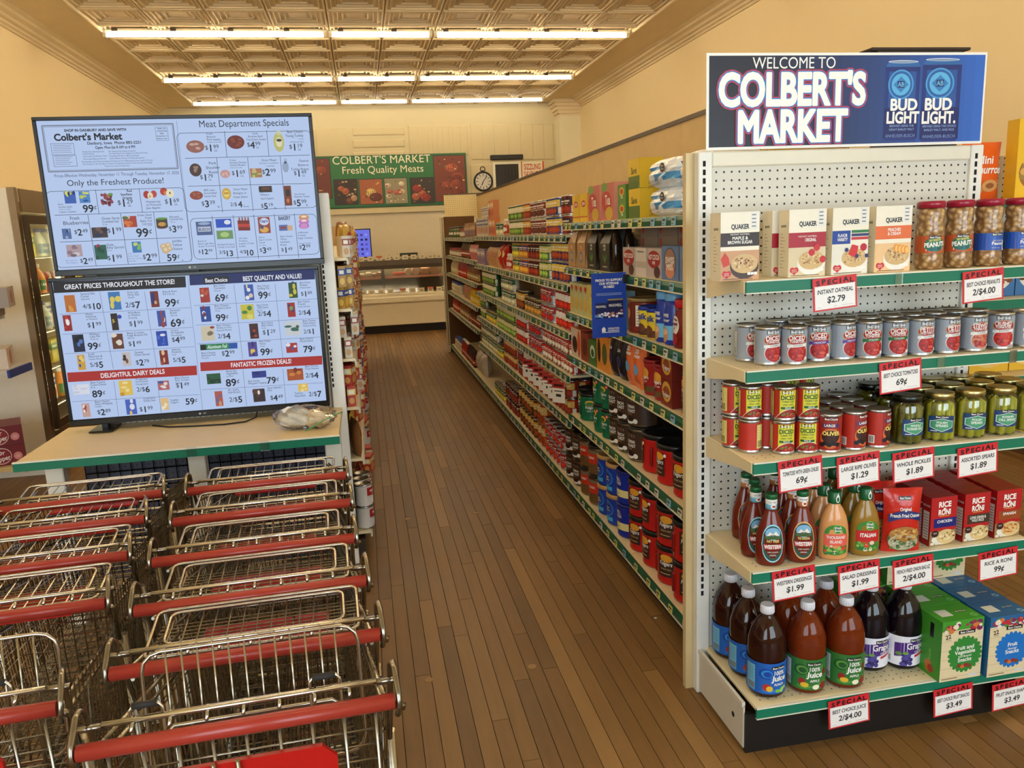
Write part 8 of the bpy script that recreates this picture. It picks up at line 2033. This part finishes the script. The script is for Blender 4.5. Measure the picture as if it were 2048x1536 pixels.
# soda rack beside the cooler
t = thing('soda_rack', (-2.50, 5.25, 0), 0, 'low soda rack with tan and blue shelf edges at the photo left edge', 'rack')
SR = [.20, .83, 1.08]
for x in (-.32,): MB('paint', (206, 198, 180)).box(x, x+.03, .34, .37, 0, 1.5).build('upright', t)
for k, z in enumerate((.27, .875)):
    s = MB('paint', (206, 176, 120) if k == 0 else (190, 186, 180)).box(-.34, .30, .0, .34, z-.03, z).build('shelf', t)
    MB('paint', (214, 186, 130) if k == 0 else (40, 60, 140)).box(.30, .315, .0, .34, z-.045, z+.004).build('shelf_edge', s)
MB('paint', (190, 186, 180)).box(-.34, .20, .0, .34, 1.175, 1.204).build('shelf', t)
def soda(c1, c2, txt):
    w, d, h = .40, .26, .125
    b = MB('print', c1); b.box(-w/2, w/2, 0, d, 0, h)
    pr = PR('print', .0002); pr.rect(-w/2, 0, w/2, h, c1); pr.ell(.07, h*.5, .055, h*.42, (226, 200, 196)); pr.ell(.07, h*.5, .052, h*.38, c2); pr.text(txt[0], .07, h*.56, .026, (238, 226, 222), st='bold', maxw=.07, rot=.12); pr.text(txt[1], .07, h*.26, .028, (238, 226, 222), st='bold', maxw=.095, rot=.12); (pr.ell(.158, h*.42, .024, h*.2, (206, 130, 130)), pr.text('23', .158, h*.36, .014, (240, 226, 222))) if txt[0] else None; pr.plane(b, -.0004); p2 = PR('print', .0002); p2.ell(.13, h*.5, .05, h*.4, (206, 150, 150)); p2.ell(.13, h*.5, .045, h*.36, c2); p2.text(txt[0], .13, h*.5, .022, (236, 226, 222), st='bold'); p2.side(b, w/2+.0004, 0, 0, 1)
    return ('soda_case', b.mesh('soda_case'))
dp = soda((110, 26, 32), (130, 30, 36), ('Dr', 'Pepper'))
for lv in (0, 1): place(dp, (-2.39, 5.26, .271+.126*lv), R(22), 'maroon soda case on the low tan shelf at the left edge, %s of two' % nm[lv], 'case', 'maroon soda cases')
gc = soda((150, 138, 128), (130, 60, 56), ('', '12'))
place(gc, (-2.36, 5.30, 1.2555), R(14), 'grey twelve-pack with red end on the upper soda shelf, topmost', 'case', 'grey twelve-packs')
b2 = MB('print', (140, 128, 118)).box(-.2, .2, 0, .2, 0, .05); place(('soda_case', b2.mesh('soda_case')), (-2.42, 5.30, 1.2045), R(14), 'grey twelve-pack under the topmost one on the upper soda shelf', 'case', 'grey twelve-packs')
place(soda((206, 190, 176), (170, 120, 100), ('', 'Tea')), (-2.42, 5.30, .876), R(14), 'cream-coloured drink case on the blue-edged shelf', 'case')

# ============================================================ CEREAL SHELVES BEYOND THE END-CAP
t = thing('cereal_shelving', (2.03, 2.55, 0), 0, 'cream shelving with cereal seen past the right side of the end-cap', 'shelf unit')
CZ = [1.63, 1.27, .98, .73]
[MB('paint', (224, 214, 190)).bbox(x, x+.03, .24, .27, 0, 1.8, .003).build('upright', t) for x in (0, 1.07)]; MB('peg', CREAM).box(.03, 1.07, .25, .26, .69, 1.8).build('back_panel', t)
for z in CZ:
    s = MB('paint', (224, 208, 170)).box(.0, 1.1, -.06, .25, z-.014, z).build('shelf', t); MB('paint', GREEN).box(.0, 1.1, -.068, -.06, z-.034, z-.002).build('price_rail', s)
PL = ('leftmost', 'second', 'third', 'fourth', 'rightmost')
def churro(pr): pr.text('Mini', -.01, .13, .028, WHITE, st='bold', maxw=.08, slant=.2); pr.text('Churros', 0, .095, .028, WHITE, st='bold', maxw=.12, slant=.2); pr.ell(.02, .05, .035, .022, (206, 150, 90)); pr.ell(.02, .05, .018, .010, (150, 90, 50)); pr.ell(-.03, .035, .025, .018, (190, 130, 76))
place(('cereal_bag', bag_mesh('cereal_bag', .17, .21, .07, (222, 92, 30), churro, seed=30)), (2.30, 2.63, CZ[0]+.001), 0, 'bright orange cereal bag on the top shelf past the end-cap', 'bag')
def cereal(c1, c2, c3, l1, l2, w=.19, h=.28):
    def f(pr):
        pr.rect(-w/2, 0, w/2, h, c1); pr.ell(0, h*.32, w*.44, h*.24, c2); speck(pr, -w*.36, h*.14, w*.36, h*.46, [c3, tuple(int(v*.75) for v in c3), tuple(min(255, int(v*1.15)) for v in c3)], 30, .014, 3)
        pr.text(l1, 0, h*.70, .034, (190, 30, 34) if c1[0] > 180 else WHITE, st='black', maxw=w*.9)
        if l2: pr.text(l2, 0, h*.58, .022, (60, 40, 30) if c1[0] > 180 else WHITE, st='bold', maxw=w*.8)
    return box_tpl('cereal_carton', w, .055, h, (c1, c1, c1), f)
place(cereal((228, 180, 40), (150, 100, 40), (206, 160, 80), 'Chex', ''), (2.465, 2.57, CZ[0]+.001), 0, 'yellow cereal carton beside the orange bag on the top shelf', 'carton', 'cereal cartons past the end-cap')
ck = cereal((60, 110, 160), (226, 214, 200), (120, 70, 40), 'Cookie', '30% MORE', .17, .25)
for k in range(5): place(ck, (2.15+.175*k, 2.58, CZ[1]+.001), 0, 'blue cookie cereal carton under the top shelf past the end-cap, %s' % PL[k], 'carton', 'cereal cartons past the end-cap')
ch = cereal((226, 176, 50), (226, 190, 110), (206, 150, 70), 'Cheerios', 'CHOLESTEROL', .17, .22)
for k in range(5): place(ch, (2.15+.175*k, 2.58, CZ[2]+.001), 0, 'yellow and red cereal carton on the third shelf past the end-cap, %s' % PL[k], 'carton', 'cereal cartons past the end-cap')
for k in range(5): place(ch, (2.15+.175*k, 2.58, CZ[3]+.001), 0, 'yellow and red cereal carton on the fourth shelf past the end-cap, %s' % PL[k], 'carton', 'cereal cartons past the end-cap')
for k in range(2): place(ck, (2.68+.18*k, 2.58, CZ[0]+.001), 0, 'blue cookie cereal carton on the top shelf, %s of two' % PL[k*4], 'carton', 'cereal cartons past the end-cap')
# small scrap on the floor
mb = MB('matte', (232, 226, 214)); mb.bbox(-.006, .006, -.004, .004, 0, .004, .0015); q = at(1311, 1237, 2, 0); mb.build('paper_scrap', None, (q.x, q.y, .0005), label='tiny white paper scrap on the wooden floor by the bottom shelf', cat='litter')

# ============================================================ tell look-alikes apart by how near they stand and at which level
ONES = ['', 'first', 'second', 'third', 'fourth', 'fifth', 'sixth', 'seventh', 'eighth', 'ninth', 'tenth', 'eleventh', 'twelfth', 'thirteenth', 'fourteenth', 'fifteenth', 'sixteenth', 'seventeenth', 'eighteenth', 'nineteenth']
def ordinal(n): return ONES[n] if n < 20 else (('twentieth', 'thirtieth', 'fortieth', 'fiftieth', 'sixtieth', 'seventieth', 'eightieth', 'ninetieth')[n//10-2] if n % 10 == 0 else ('twenty', 'thirty', 'forty', 'fifty', 'sixty', 'seventy', 'eighty', 'ninety')[n//10-2]+'-'+ONES[n % 10])
same = {}
for o in list(scene.objects):
    if o.parent is None and o.get('label'): same.setdefault(o['label'], []).append(o)
for lab, os_ in same.items():
    if len(os_) < 2: continue
    zs = sorted({round(o.location.z, 2) for o in os_}); cols = []
    for o in sorted(os_, key=lambda o: math.hypot(o.location.x, o.location.y)):
        k = next((i for i, c in enumerate(cols) if abs(c[0]-o.location.x) < .025 and abs(c[1]-o.location.y) < .012), None) if len(zs) > 1 else None
        if k is None: cols.append((o.location.x, o.location.y)); k = len(cols)-1
        o['label'] = lab+('' if len(zs) < 2 else ', '+(('lower', 'upper') if len(zs) == 2 else ('lowest', 'second', 'third', 'top'))[min(3, zs.index(round(o.location.z, 2)))])+', %s nearest' % ordinal(k+1)
